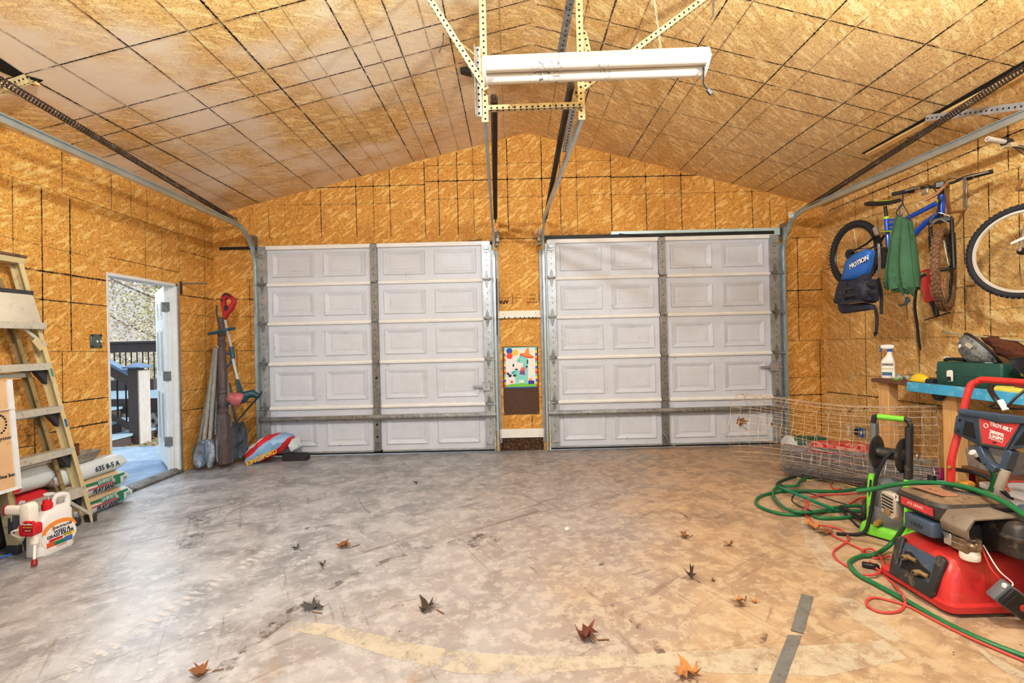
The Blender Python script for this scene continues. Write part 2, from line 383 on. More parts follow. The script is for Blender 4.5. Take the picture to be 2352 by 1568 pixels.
for x,y0,y1,w,st in ((28,408,585,.009,.7),(95,430,800,.012,1),(160,452,806,.012,1),(143,810,925,.008,1),(79,933,1090,.012,1),(142,348,443,.009,.9),(255,400,482,.008,.9),(300,419,497,.007,.8),(337,435,511,.007,.8),(333,510,640,.006,.8),(371,528,650,.006,.8),(410,467,640,.006,.8),(469,520,980,.008,.9),(28,700,800,.009,.8),(445,500,620,.005,.6)):
    seg(b, S, (x,y0), (x+(y1-y0)*.012,y1), w, st)
tag(b.build('wall_left', [osb_left, black], flat=True), 'chipboard left wall with the open side door', kind='structure')
# ---- right wall
b = B(); b.bb((XR,YF,0),(XR+.12,YB,2.94)); S = 'right'
for x0,y0,x1,y1,w,st in ((1905,483,2131,390,.012,1),(2131,390,2352,296,.012,1),(1960,862,2110,868,.007,.8),(1900,900,2018,912,.012,1),(2051,918,2300,950,.013,1),(1960,777,2340,771,.005,.6),(1895,655,2040,640,.006,.7),(1900,780,1990,778,.006,.6),(2130,935,2180,940,.01,.8),(1897,618,1950,610,.01,.9),(1900,690,2000,680,.006,.8),(2030,675,2150,660,.006,.8),(2150,560,2240,540,.008,.8),(2130,670,2240,655,.007,.9),(2170,720,2352,705,.005,.6),(1895,530,2130,455,.006,.7),(2130,455,2352,380,.006,.7)):
    seg(b, S, (x0,y0), (x1,y1), w, st)
for x,y0,y1,w,st in ((1964,449,515,.007,.9),(2004,432,500,.008,.9),(2040,412,475,.007,.8),(2131,372,432,.007,.9),(2246,318,414,.009,1),(2315,286,390,.009,1),(2213,480,758,.01,1),(2270,407,780,.01,1),(2103,468,600,.006,.8),(2015,497,570,.008,.8),(1951,690,785,.007,.9),(1987,700,1030,.009,1),(2024,776,880,.007,.9),(2111,796,1012,.007,.9),(2277,740,772,.008,1),(2339,385,640,.008,1),(2222,900,1040,.008,.9),(2140,930,1000,.006,.8),(1902,560,850,.005,.7)):
    seg(b, S, (x,y0), (x+(y1-y0)*.015,y1), w, st)
tag(b.build('wall_right', [osb_right, black], flat=True), 'chipboard right wall where bikes hang above the bench', kind='structure')
# ---- ceiling: two slopes
b = B()
b.prism([(XL-.2,ZL-kL*.2),(XRG,ZRG),(XRG,ZRG+.1),(XL-.2,ZL-kL*.2+.1)], (0,YB+.14,0), X, Z, YB+.14-YF)
b.prism([(XRG,ZRG),(XR+.2,ZR+kR*.2),(XR+.2,ZR+kR*.2+.1),(XRG,ZRG+.1)], (0,YB+.14,0), X, Z, YB+.14-YF)
CY_ = {'L':[], 'R':[]}
def cross(side, pt, w=.01, st=1, x0=None, x1=None):
    y = slope(*pt, side).y
    if any(abs(y-q) < .16 for q in CY_[side]): return
    CY_[side].append(y); n = SURF['cl' if side == 'L' else 'cr'][1]
    a, c = (XL+.02, XRG-.02) if side == 'L' else (XRG+.02, XR-.02)
    if x0 is not None: a = x0
    if x1 is not None: c = x1
    strip(b, V((a,y,zc(a)))+n*.0015, V((c,y,zc(c)))+n*.0015, n, w, st)
AX_ = {'L':[], 'R':[]}
def along(side, pt, w=.01, st=1, y0=1.2, y1=YB-.02):
    x = slope(*pt, side).x
    if any(abs(x-q) < .09 for q in AX_[side]): return
    AX_[side].append(x); n = SURF['cl' if side == 'L' else 'cr'][1]
    strip(b, V((x,y0,zc(x)))+n*.0018, V((x,y1,zc(x)))+n*.0018, n, w, st)
for pt,w,st in (((290,108),.012,1),((411,212),.012,1),((462,252),.013,1),((503,291),.012,1),((555,330),.006,.6),((407,374),.009,.8),((481,413),.006,.7),((536,445),.006,.6)): cross('L', pt, w, st)
for pt,w,st in (((137,149),.007,.8),((300,110),.01,1),((444,82),.007,.9),((522,67),.018,1),((203,252),.016,1),((770,40),.013,1),((675,60),.006,.6),((850,80),.01,.7),((915,100),.013,.9),((985,100),.006,.7),((1040,120),.012,1),((1150,100),.006,.6),((60,230),.006,.7),((592,30),.006,.7)): along('L', pt, w, st)
for pt,w,st in (((2000,70),.012,1),((1996,199),.012,1),((1944,238),.012,1),((1904,271),.012,1),((1824,326),.009,.8),((1766,368),.008,.8),((1600,110),.009,.9),((1560,150),.008,.8),((1640,260),.006,.7),((1500,60),.006,.7)): cross('R', pt, w, st)
for pt,w,st in (((1940,235),.014,1),((1846,172),.007,.8),((1700,250),.012,1),((2247,109),.007,.9),((2326,109),.013,1),((1490,7),.006,.8),((1415,0),.018,.9),((1347,21),.006,.9),((1551,189),.012,1),((1640,130),.008,.8),((1290,120),.01,.6),((2100,250),.007,.8)): along('R', pt, w, st)
# black faces painted for the unlit gaps between the ceiling sheets
b.mi = 1
for sf, P in (('cl',((-30,112),(60,172),(100,183),(78,196),(-30,150))),('cr',((1978,352),(2180,238),(2352,138),(2375,125),(2375,140),(2352,154),(2190,245),(1990,352)))):
    fn, n = SURF[sf]; b.poly([fn(*p)+n*.003 for p in P])
tag(b.build('ceiling', [osb_ceil, black], flat=True), 'sloping chipboard ceiling with dark printed grid lines', kind='structure')
m_pine = mat('pine_edge', (226,186,122), .6, var=.15, sc=6, stretch=(20,2,2))
fn, n = SURF['cr']; b = B(); b.bar(fn(1994,352)+n*.012, fn(2380,146)+n*.012, .05, .02, n)
tag(b.build('trim_1', m_pine), 'pale timber edge beside the ceiling gap on the right', kind='structure')
fn, n = SURF['cl']; b = B(); b.bar(fn(88,191)+n*.01, fn(66,182)+n*.01, .02, .02, n)
tag(b.build('trim_2', m_pine), 'short pale timber edge beside the ceiling gap on the left', kind='structure')
# ================================================================= GARAGE DOORS, TRACKS, OVERHEAD STEEL
m_door = mat('door_skin', (206,212,222), .5, var=.05, sc=5, dirt=(120,118,116), da=.06, bump=.15, bsc=220)
m_rail = mat('door_rail', (236,235,232), .45, var=.05)
m_galv = mat('galvanised', (176,180,182), .38, .55, var=.18, sc=12, dirt=(120,116,110), da=.2)
m_galvd = mat('galvanised_dark', (140,140,138), .4, .6, var=.22, sc=10, dirt=(80,76,70), da=.4)
m_steel = mat('track_steel', (186,200,204), .3, .7, var=.12, sc=7)
m_zinc = mat('yellow_zinc', (206,190,148), .38, .45, var=.2, sc=9, dirt=(120,104,70), da=.4)
m_hole = mat('dark_hole', (26,22,20), .9, var=.05)
m_rub = mat('black_rubber', (30,30,32), .7, var=.15)
m_blk = mat('black_plastic', (34,35,38), .45, var=.2, dirt=(90,84,76), da=.15)
m_spring = mat('spring_steel', (72,58,50), .5, .4, var=.25, sc=14)
m_white = mat('white_paint', (236,234,228), .5, var=.05, dirt=(170,160,150), da=.08)
ZS = [1.36+x/184*5.95/6*1.0 for x in (233,143,53.5,-39,-140.5,-246)]   # heights of the section joints
YD = 5.96
def garage_door(nm, x0, x1, lbl, lock_px):
    D = thing(nm, lbl, 'garage door', ((x0+x1)/2, YD, 0), kind='structure')
    w = x1-x0; xm = (x0+x1)/2
    px = [x0+.10+w*a for a in (.095,.325,.545,.775)] ; pw = .52
    cells = [(x0+.16, x0+.16+pw), (x0+.16+pw+.115, x0+.16+2*pw+.115), (xm+.10, xm+.10+pw), (xm+.10+pw+.115, xm+.10+2*pw+.115)]
    for i in range(5):
        zt, zb = ZS[i], ZS[i+1]; h = zt-zb
        b = B(); b.bb((x0,YD,zb+.003),(x1,YD+.03,zt-.003))
        for a, c in cells:
            t = .085; up, lo = zt-.095, zb+.085
            def ring(x_a,x_b,z_a,z_b,y): return [V((x_a,y,z_a)),V((x_b,y,z_a)),V((x_b,y,z_b)),V((x_a,y,z_b))]
            rs = [ring(a,c,lo,up,YD-.0005), ring(a+.008,c-.008,lo+.008,up-.008,YD-.016), ring(a+.016,c-.016,lo+.016,up-.016,YD-.0165), ring(a+t-.012,c-t+.012,lo+t-.02,up-t+.02,YD+.004), ring(a+t,c-t,lo+t-.008,up-t+.008,YD-.004)]
            b.loft(rs)
        b.build('door_section', m_door, D, ang=20)
    for i in range(6):
        z = ZS[i]
        for a, c in ((x0+.10,xm-.05),(xm+.05,x1-.10)):
            b = B()
            if i == 0: b.prism([(-.02,-.015),(.0,-.015),(.0,-.05),(-.03,-.05)], (a,YD,z), V((0,1,0)), Z, 1e-3) if 0 else b.bb((a-.08,YD-.03,z-.055),(c+.08,YD-.001,z-.008))
            elif i == 5: b.bb((a-.1,YD-.028,z+.002),(c+.1,YD-.001,z+.02))
            else:
                b.prism([(-.001,-.03),(-.03,-.022),(-.036,-.004),(-.03,.012),(-.001,.02)], (a,YD,z), Y, Z, (c-a))
            b.build('joint_rail' if 0 < i < 5 else ('top_rail' if i == 0 else 'bottom_rail'), m_rail if i < 5 else m_galv, D, ang=25)
    for k, (a, ww) in enumerate(((x0,.10),(xm-.05,.085),(x1-.10,.10))):
        b = B()
        for i in range(5): b.bb((a,YD-.042,ZS[i+1]+.02),(a+ww,YD-.0005,ZS[i]-.016))
        b.bb((a+.012,YD-.03,ZS[5]+.01),(a+ww-.012,YD-.001,ZS[0]-.03))
        h = b; h.mi = 1
        for i in range(5):
            hh = ZS[i]-ZS[i+1]
            for q in (.14,.2,.36,.5,.66,.8,.86): h.lathe([(.006,-.0005),(.006,.0008)], (a+ww/2+(.006 if q in (.36,.66) else 0), YD-.042, ZS[i+1]+hh*q), (0,-1,0), 8)
        b.build('stile', [m_galvd if k == 1 else m_galv, m_hole], D)
        for i in range(1,5):
            z = ZS[i]; xc = a+ww/2
            hb = B()
            for sg in (1,-1):
                hb.prism([(-.026,sg*.012),(.026,sg*.012),(.012,sg*.085),(-.012,sg*.085)] if sg > 0 else [(.026,-.012),(-.026,-.012),(-.012,-.085),(.012,-.085)], (xc,YD-.043,z-.004), X, Z, -.006) if 0 else hb.loft([[V((xc+u,YD-.043,z+sg*v)) for u,v in ((-.028,.012),(.028,.012),(.012,.088),(-.012,.088))],[V((xc+u,YD-.05,z+sg*v)) for u,v in ((-.028,.012),(.028,.012),(.012,.088),(-.012,.088))]])
                hb.lathe([(.007,0),(.007,.006)], (xc,YD-.05,z+sg*.06), (0,-1,0), 8)
            hb.cyl((xc-.036,YD-.056,z-.004),(xc+.036,YD-.056,z-.004),.0085,8); hb.bb((xc-.034,YD-.052,z-.024),(xc+.034,YD-.043,z+.016))
            hi = hb.build('hinge', m_galvd, D)
            if k != 1:
                sx = -1 if k == 0 else 1
                rb = B(); rb.cyl((xc,YD-.066,z-.004),(xc+sx*.085,YD-.066,z-.004),.0055,8); rb.lathe([(.021,-.008),(.024,0),(.021,.008)], (xc+sx*.085,YD-.066,z-.004), (1,0,0), 12)
                rb.build('roller', m_galv, hi)
    zs = ZS[4]-.135
    b = B(); b.bar((x0-.04,YD-.075,zs),(x1+.04,YD-.075,zs-.004),.004,.05) if 0 else None
    for p, q in (((-.072,.0),(-.044,.028)),): pass
    b.loft([[V((xx,YD+u,zs+v)) for u,v in ((-.044,.03),(-.075,.03),(-.082,-.004),(-.075,-.03),(-.06,-.03),(-.066,-.004),(-.062,.016),(-.044,.016))] for xx in (x0-.03,x1+.03)])
    b.build('strut', m_galvd, D, ang=20)
    for xx in (x0+.05,x1-.05):   # top corner brackets
        b = B(); b.bb((xx-.04,YD-.05,ZS[0]-.15),(xx+.04,YD-.043,ZS[0]-.06)); b.bb((xx-.03,YD-.07,ZS[0]-.12),(xx+.03,YD-.05,ZS[0]-.08)); b.build('top_bracket', m_galv, D, bev=.003)
    for xx in (x0+.05,x1-.05):
        b = B(); b.bb((xx-.045,YD-.052,.09),(xx+.045,YD-.043,.17)); b.cyl((xx-.05,YD-.06,.12),(xx+.05,YD-.06,.12),.01,8); b.build('bottom_bracket', m_galv, D, bev=.003)
    p = aty(*lock_px, YD-.05); b = B(); b.bb((p.x-.05,YD-.075,p.z-.05),(p.x+.045,YD-.044,p.z+.05)); b.bb((p.x-.17,YD-.066,p.z-.012),(p.x-.04,YD-.052,p.z+.012)); b.cyl((p.x,YD-.09,p.z),(p.x,YD-.07,p.z),.012,10); b.bb((p.x+.04,YD-.07,p.z-.012),(p.x+.09,YD-.055,p.z+.012))
    b.build('slide_lock', m_galv, D, bev=.002)
    b = B(); b.bb((x0-.0,YD-.005,.012),(x1,YD+.035,ZS[5]-.0)) ; b.build('bottom_seal', m_rub, D, bev=.004)
    return D
gd = garage_door('door_2', DL[0], DL[1], 'white panelled sectional garage door on the left', (1118,887))
for c in ((865,868),(866,975),(867,1003)):
    b = B(); b.lathe([(.014,0),(.014,.003)], aty(*c,YD-.043), (0,-1,0), 12); b.build('stile_hole', m_hole, gd)
gd2 = garage_door('door_3', DR[0], DR[1], 'white panelled sectional garage door on the right with lift handle', (1778,842))
p = aty(1528,1010,YD-.045); b = B(); b.bb((p.x-.03,YD-.07,p.z-.06),(p.x+.03,YD-.044,p.z+.06)); b.tube([p+V((-.03,-.03,.1)),p+V((.0,-.06,.04)),p+V((.02,-.07,-.04)),p+V((.1,-.06,-.06))], .008, 8)
b.build('lift_handle', m_galvd, gd2)
# dark header strips over the doors
m_hdr = mat('header_dark', (36,34,34), .5, .2, var=.2); m_hdrl = mat('header_cyan_lit', (196,222,226), .4, .3, var=.1)  # pale header carries the cyan light falling on it as its colour
b = B(); b.bb((DL[0]-.5,YB-.03,2.585),(DL[1]+.03,YB-.002,2.615)); b.bb((DL[0]-.02,YB-.035,2.56),(DL[1],YB-.012,2.585)); tag(b.build('trim_3', m_hdr), 'dark strip above the left garage door', kind='structure')
b = B(); b.bb((DR[0]-.03,YB-.05,2.60),(DR[1]+.03,YB-.002,2.66)); tag(b.build('trim_4', m_hdr), 'dark strip above the right garage door', kind='structure')
b = B(); b.bb((DR[0]+.8,YB-.055,2.655),(DR[1]+.04,YB-.002,2.69)); b.bb((DR[1]-.03,YB-.056,2.6),(DR[1]+.04,YB-.002,2.68)); b.bb((DR[0],YB-.045,2.575),(DR[1],YB-.002,2.602)); tag(b.build('trim_5', m_hdrl), 'pale metal strip along the top of the right garage door', kind='structure')
b = B(); b.tube(spline([(DL[0]+.4,YB-.04,2.60),(DL[0]+1.4,YB-.045,2.575),(DL[1]-.5,YB-.045,2.60),(DL[1]-.1,YB-.04,2.63)],8), .005, 6)
tag(b.build('cable', m_blk), 'thin dark cable sagging across the top of the left garage door', 'cable')
b = B(); b.tube(spline([(DR[0]+.9,YB-.06,2.66),(DR[0]+1.2,YB-.065,2.625),(DR[0]+2.0,YB-.065,2.6),(DR[1]-.5,YB-.06,2.65)],8), .005, 6)
tag(b.build('cable', m_blk), 'thin dark cable sagging across the top of the right garage door', 'cable')
# ---- tracks
ZT = 2.78
def track(xf, xr, yr, side, lbl, flip):
    """side: direction (x) in which the rollers lie; the channel opens that way"""
    D = thing('door_track', lbl, 'garage door track', (xf,5.88,0), 'garage door tracks')
    yv = 5.885; path = [V((xf,yv,.03)), V((xf,yv,2.36))]
    rr = .42
    for i in range(1,10):
        a = R(10*i); path.append(V((xf, yv-rr+rr*math.cos(a), ZT-rr+rr*math.sin(a)-.0)))
    path[1].z = ZT-rr
    path.append(V((xr,yr,ZT)))
    prof = [(0,.028),(.022,.028),(.022,.022),(.004,.022),(.004,-.022),(.022,-.022),(.022,-.030),(0,-.030)]
    rings = []
    for i, p in enumerate(path):
        t = (path[min(i+1,len(path)-1)]-path[max(i-1,0)]).normalized()
        x = V((side,0,0)); nn = x.cross(t).normalized()
        rings.append([p+x*(a-.0)+nn*c for a,c in prof])
    b = B(); b.loft(rings); b.build('rail', m_steel, D, ang=25)
    for z in (.03,.4,1.2,2.0,2.42):
        b = B(); b.bb((xf-side*.001,yv-.01,z),(xf-side*.006,5.955,z+.05)); b.build('wall_bracket', m_galv, D, bev=.002)
    b = B(); b.bb((xf-side*.0,5.99,.1),(xf-side*.035,5.998,2.5)); b.bb((xf-side*.001,5.93,.1),(xf-side*.005,5.998,2.5)); b.bb((xf,5.984,.25),(xf+side*.043,5.994,2.5)); b.build('angle_bracket', m_galv, D, bev=.001)
    b = B(); b.bb((xf-side*.04,5.90,2.54),(xf-side*.006,5.998,2.74)); b.bb((xf-side*.055,5.86,2.58),(xf-side*.01,5.9,2.7)); b.lathe([(.012,0),(.012,.02)],(xf-side*.03,5.86,2.64),(0,-1,0),8)
    b.build('flag_bracket', m_galvd, D, bev=.003)
    return D
track(-3.135,-3.055,2.75, 1, 'galvanised door track along the left wall, outer side of the left garage door', 0)
track(-.185,-.125,2.98, -1, 'galvanised door track right of the left garage door, left of the central pair', 0)
track(.395,.47,2.98, 1, 'galvanised door track left of the right garage door, right of the central pair', 0)
track(3.36,3.43,2.95, -1, 'galvanised door track along the right wall above the bikes', 0)
# ---- extension springs
def spring(a, c, lbl, r=.021, turns=150, wire=.0042):
    a, c = V(a), V(c); D = thing('extension_spring', lbl, 'spring', a, 'garage door springs')
    x,y,d = ortho(c-a, Z); L = (c-a).length; n = turns*9; P = []
    for i in range(n+1):
        t = i/n; an = 2*math.pi*turns*t; P.append(a+d*(L*t)+(x*math.cos(an)+y*math.sin(an))*r)
    b = B(); b.tube(P, wire, 4); b.build('coil', m_spring, D, ang=80)
    b = B(); b.cyl(a-d*.05, c+d*.06, .003, 6); b.tube([c+d*(.02+0*k)+(x*math.cos(k*.6)+y*math.sin(k*.6))*.014 for k in range(11)], .003, 5); b.build('safety_cable', m_galvd, D)
    b = B(); q = c+d*.09+(V((-.07,-.03,-.01)) if 'right wall' in lbl else V()); b.lathe([(.014,-.009),(.038,-.009),(.034,0),(.038,.009),(.014,.009)], q, (1,0,0), 20); b.bar(q-d*.07,q,.03,.004,(0,0,1)); b.build('pulley', m_white if 'right garage door, above' in lbl or 'right wall' in lbl else m_galvd, D)
    return D
spring(atx(-40,160,-3.0)+V((0,0,0)), aty(532,500,5.68), 'dark coil spring above the track on the left wall', turns=120, r=.022)
spring((-.075,2.95,2.86), aty(1138,500,5.72), 'dark coil spring hanging right of the central left track', turns=170, r=.02)
spring((.40,2.95,2.93), aty(1253,500,5.72), 'dark coil spring hanging left of the central right track', turns=170, r=.02)
spring(atx(2390,132,3.2), aty(1836,487,5.62), 'dark coil spring above the track on the right wall', turns=120, r=.022)
# ---- perforated angle irons
def angle(a, c, u, w, lbl, m=None, wd=.038, holes=True, cat='angle iron', pitch=.036, mh=None, nm='perforated_angle', gp='perforated angle irons'):
    """L-section from a to c; u, w are the directions of its two legs"""
    a, c = V(a), V(c); d = (c-a).normalized(); u = (V(u)-d*V(u).dot(d)).normalized(); w = V(w)-d*V(w).dot(d)-u*V(w).dot(u); w.normalize()
    D = thing(nm, lbl, cat, a, gp); b = B()
    prof = [(0,0),(wd,0),(wd,.0025),(.0025,.0025),(.0025,wd*.8),(0,wd*.8)]
    b.loft([[p+u*s+w*t for s,t in prof] for p in (a,c)])
    if holes:
        h = b; h.mi = 1; L = (c-a).length; n = int(L/pitch)
        for i in range(n):
            p = a+d*((i+.5)*L/n)
            for o_, nn in ((u*wd*.55, -w),): h.lathe([(.0068,0),(.0068,.0012)], p+o_, nn, 8); h.lathe([(.0068,.0025),(.0068,.0038)], p+o_, -nn, 8)
            h.lathe([(.0068,0),(.0068,.0012)], p+w*wd*.45, -u, 8); h.lathe([(.0068,.0025),(.0068,.0038)], p+w*wd*.45, u, 8)
    b.build('angle_bar', [m or m_zinc, mh or m_hole], D)
    return D
def ceil_y(px, py, yy):  # follow a pixel ray at depth yy and stop on the ceiling
    p = aty(px,py,yy); return p
yh = 2.97
angle((-.155,yh,2.72), (-.155,yh,zc(-.155)-.003), X, Y, 'upright perforated angle holding the central left track end', wd=.042)
angle((-.19,yh-.006,2.75), (-.19,yh-.006,3.18), X, -Y, 'short perforated angle bolted beside the central left upright', m_galv)
angle((.485,yh,2.72), (.485,yh,zc(.485)-.003), -X, Y, 'upright perforated angle holding the central right track end', wd=.042)
angle((.53,yh+.02,2.98), (.47,yh+.02,3.28), X, Y, 'short loose perforated angle right of the central right upright', m_zinc)
def on_ceil(p0, p1, yy):
    a, c = aty(*p0,yy), aty(*p1,yy); d = c-a
    lo, hi = 0, 3
    for _ in range(40):
        m_ = (lo+hi)/2; q = a+d*m_
        if q.z < zc(q.x)-.012: lo = m_
        else: hi = m_
    return a, a+d*lo
a, c = on_ceil((1112,208),(982,0),2.93); angle(a, c, (1,0,.6), (0,1,0), 'long diagonal perforated brace running up to the left ceiling slope', wd=.034)
a, c = on_ceil((1322,222),(1622,0),3.03); angle(a, c, (0,0,1), (0,1,0), 'long diagonal perforated brace running up to the right ceiling slope', wd=.034)
p0, p1 = aty(1122,258,yh-.01), aty(1338,250,yh-.01); angle(p0, p1, (0,0,1), (0,-1,0), 'horizontal perforated bar joining the two central tracks', m_zinc, wd=.044)
p0, p1 = aty(1312,245,3.35), aty(1292,350,3.9); angle(p0, p1, X, Y, 'perforated angle running down behind the central right track', m_galv, wd=.036)
p0 = aty(1277,150,3.6); p1 = aty(1304,-10,3.1); angle(p0, p1, X, (0,0,1), 'dark perforated strap rising beside the central right upright', m_galvd, wd=.05)
# side hangers
p0 = slope(2128,258,'R')+V((0,0,-.02)); p1 = atx(2420,205,3.46); angle(p0, V((3.47,2.98,2.80)), (0,0,-1), (0,1,0), 'perforated angle joining the right ceiling slope to the right wall track', m_galv, wd=.05)
p0 = slope(72,180,'L')+V((0,0,-.02)); angle(p0, V((-3.10,2.8,2.82)), (0,0,1), (0,1,0), 'perforated angle joining the left ceiling slope to the left wall track', m_zinc, wd=.05)
# steel tie across the ridge
p = aty(1200,148,4.3); D = thing('ridge_tie', 'galvanised steel tie across the ridge between the two ceiling slopes', 'steel tie', p)
z = 3.80; xa, xb = XRG-(ZRG-z)/kL+.01, XRG+(ZRG-z)/-kR-.01
b = B(); b.loft([[V((x_,4.3+u,z+v)) for u,v in ((-.02,-.05),(-.02,.04),(-.015,.04),(-.015,-.045),(.05,-.045),(.05,-.05))] for x_ in (xa+.12,xb-.12)]); b.build('channel', m_galv, D)
for sx, xx in ((1,xa),(-1,xb)):
    b = B(); b.loft([[V((x_,4.3+u,z+v)) for u,v in ((-.021,-h),(-.021,h*.5),(.05,h*.5),(.05,-h))] for x_,h in ((xx+sx*.02,.015),(xx+sx*.14,.05))]); b.build('end_gusset', m_hdr, D)
# ---- fluorescent fixture
m_cream = mat('cream_enamel', (236,216,164), .4, var=.06); 
def diff_mat():
    t = NT('lamp_cover'); p = t.tc.outputs['Object']; n = t.noise(t.mapping(p,(60,60,60)),1,3,.8); n2 = t.noise(p,5,2)
    sp = t.n('ShaderNodeSeparateXYZ'); t.l(p, sp.inputs[0])
    m1 = t.math('MULTIPLY', t.ss(n,.56,.6), t.math('ADD', t.ss(t.math('ABSOLUTE', t.math('SUBTRACT', sp.outputs[0], .355)), .13, .03), t.math('MULTIPLY', t.ss(t.math('ABSOLUTE', t.math('SUBTRACT', sp.outputs[0], .66)), .08, .02), .6)))
    t.l(t.mix(m1, t.mix(n2, lin((222,216,206)), lin((240,236,226))), lin((40,34,30))), t.bs.inputs['Base Color']); t.bs.inputs['Roughness'].default_value = .35
    return t.m
p0, p1 = aty(1113,166,2.74), aty(1622,147,2.66)
D = thing('fluorescent_light', 'long white twin-tube shop light hanging below the ridge', 'light fixture', p0)
d = (p1-p0).normalized(); dn = V((0,-.45,-.89)); dn = (dn-d*dn.dot(d)).normalized(); sd = d.cross(dn)
if sd.y > 0: sd = -sd
def lring(p, pts): return [p+sd*a+dn*c for a,c in pts]
b = B(); hs = [(.078,-.03),(.078,-.008),(.07,.0),(-.07,.0),(-.078,-.008),(-.078,-.03),(-.05,-.055),(.05,-.055)]
b.loft([lring(p0,hs),lring(p1,hs)]); b.build('housing', m_cream, D, ang=25)
m_diff = diff_mat(); m_diff.node_tree.nodes
for o_ in (.036,-.036):
    b = B(); pr = [(o_+.033*math.cos(a),.001+.036*math.sin(a)) for a in [math.pi*k/10 for k in range(11)]]
    b.loft([lring(p0+d*.012,pr),lring(p1-d*.012,pr)]); b.build('tube_cover', m_diff, D, ang=50)
for p, s_ in ((p0,1),(p1,-1)):
    b = B(); b.loft([lring(p+d*(.012*s_),[(.074,-.03),(.074,.03),(.03,.042),(-.03,.042),(-.074,.03),(-.074,-.03)]),lring(p-d*(.004*s_),[(.074,-.03),(.074,.03),(.03,.042),(-.03,.042),(-.074,.03),(-.074,-.03)])]); b.build('end_cap', m_white, D, bev=.003)
q = p1-d*.02+dn*.03; b = B(); q2 = aty(1625,205,2.66); b.tube(spline([q,q+V((.0,0,-.05)),q2+V((-.02,0,.03)),q2],6), .0045, 6); cd = b.build('cord', m_blk, D)
b = B(); dd = V((.6,0,-.8)); b.bar(q2, q2+dd*.035, .02,.014,Y); b.bar(q2+dd*.035-V((.005,0,.003)), q2+dd*.055-V((.005,0,.003)), .003,.004,Y); b.bar(q2+dd*.035+V((.005,0,.003)), q2+dd*.055+V((.005,0,.003)), .003,.004,Y); b.build('plug', m_blk, cd, bev=.002)
b = B()
for xx, tgt in ((.03, aty(1052,95,2.9)), (1.0, V((.78,2.68,zc(.78)-.004)))):
    a = p0+d*xx-dn*.05; L = (tgt-a).length; n_ = max(6,int(L/.022)); dx = (tgt-a).normalized()
    xa_, ya_, _ = ortho(dx, Y)
    for i in range(n_):
        c = a+dx*(L*(i+.5)/n_); e = xa_ if i%2 else ya_
        b.tube([c+dx*(.014*math.cos(t))+e*(.005*math.sin(t)) for t in [2*math.pi*k/8 for k in range(8)]], .0014, 4, True)
b.build('hanging_chain', m_zinc, D)
p = aty(1017,78,2.92); b = B(); b.tube(spline([p,p+V((.0,0,-.05)),p+V((-.025,0,-.11))],5), .003, 6); b.lathe([(.006,0),(.006,.01)], p, (1,0,0), 8)
tag(b.build('wire_hook', m_blk), 'short dark wire dangling from the left diagonal brace', 'wire')
p = slope(1638,0,'R'); b = B(); b.tube([p+V((0,0,.0)),p+V((.0,0,-.1)),p+V((-.02,0,-.13))], .006, 6)
tag(b.build('hanging_strap', m_galvd), 'short dark strap hanging from the right ceiling slope above the light', 'strap')
# ================================================================= SIDE DOOR AND OUTSIDE
m_trim = mat('door_trim', (226,228,226), .45, var=.06, sc=6, dirt=(150,146,140), da=.1)
D = thing('door_1', 'white side door standing open to the deck outside', 'door', (XL-.06,(yd0+yd1)/2,0), kind='structure')
for nm, a, c in (('door_jamb',(XL-.13,yd0-.0,0),(XL+.004,yd0+.022,zd)),('door_jamb',(XL-.13,yd1-.03,0),(XL+.006,yd1,zd)),('door_head',(XL-.13,yd0,zd-.03),(XL+.006,yd1,zd))):
    b = B(); b.bb(a,c); b.build(nm, m_trim, D, bev=.002)
for a, c in (((XL-.075,yd1-.045,.03),(XL-.05,yd1-.03,zd-.03)),):
    b = B(); b.bb(a,c); b.build('door_stop', m_trim, D, bev=.002)
b = B(); b.bb((XL+.006,yd1-.012,0),(XL+.012,yd1+.018,zd+.0)); b.build('casing_edge', m_galv, D)
b = B(); b.prism([(0,0),(.16,0),(.16,.02),(.1,.055),(.06,.055),(0,.02)], (XL-.14,yd1,0), X, Z, .001) if 0 else b.loft([[V((XL-.14+u,y,v)) for u,v in ((0,.0),(.17,.0),(.17,.02),(.11,.05),(.06,.05),(0,.02))] for y in (yd0+.001,yd1-.001)])
b.build('threshold', mat('threshold', (120,116,112), .35, .3, var=.3, sc=5, dirt=(40,38,36), da=.5), D)
hx, hy = XL-.125, yd1-.035     # hinge line
ang = R(103); dv = V((-math.sin(ang)*1, math.cos(ang)*-1*1, 0)); dv = V((-.665,.747,0)).normalized(); nv = V((-dv.y,dv.x,0))
W, Tt = .86, .044; o0 = V((hx,hy,.06))
b = B(); b.prism([(0,0),(W,0),(W,2.0),(0,2.0)], o0, dv, Z, Tt)
slab = b.build('door_slab', m_trim, D, bev=.002)
fc = dv.cross(Z).normalized()
b = B()
for u0,u1,v0,v1 in ((.12,.38,.2,.85),(.48,.74,.2,.85),(.12,.38,1.0,1.55),(.48,.74,1.0,1.55),(.12,.38,1.65,1.88),(.48,.74,1.65,1.88)):
    for s_ in (0,):
        q = [o0+dv*u0+Z*v0, o0+dv*u1+Z*v0, o0+dv*u1+Z*v1, o0+dv*u0+Z*v1]; cc = sum(q,V())/4
        off = -fc*.001
        b.loft([[p+off for p in q],[p+(cc-p).normalized()*.02-fc*.006 for p in q],[p+(cc-p).normalized()*.05-fc*.001 for p in q]])
b.build('door_panels', m_trim, slab)
for z in (.3,1.02,1.78):
    b = B(); b.bb((hx-.012,hy-.02,z),(hx+.07,hy+.004,z+.1)); b.cyl((hx-.004,hy-.012,z-.003),(hx-.004,hy-.012,z+.103),.008,8); b.build('hinge', m_galvd, D)
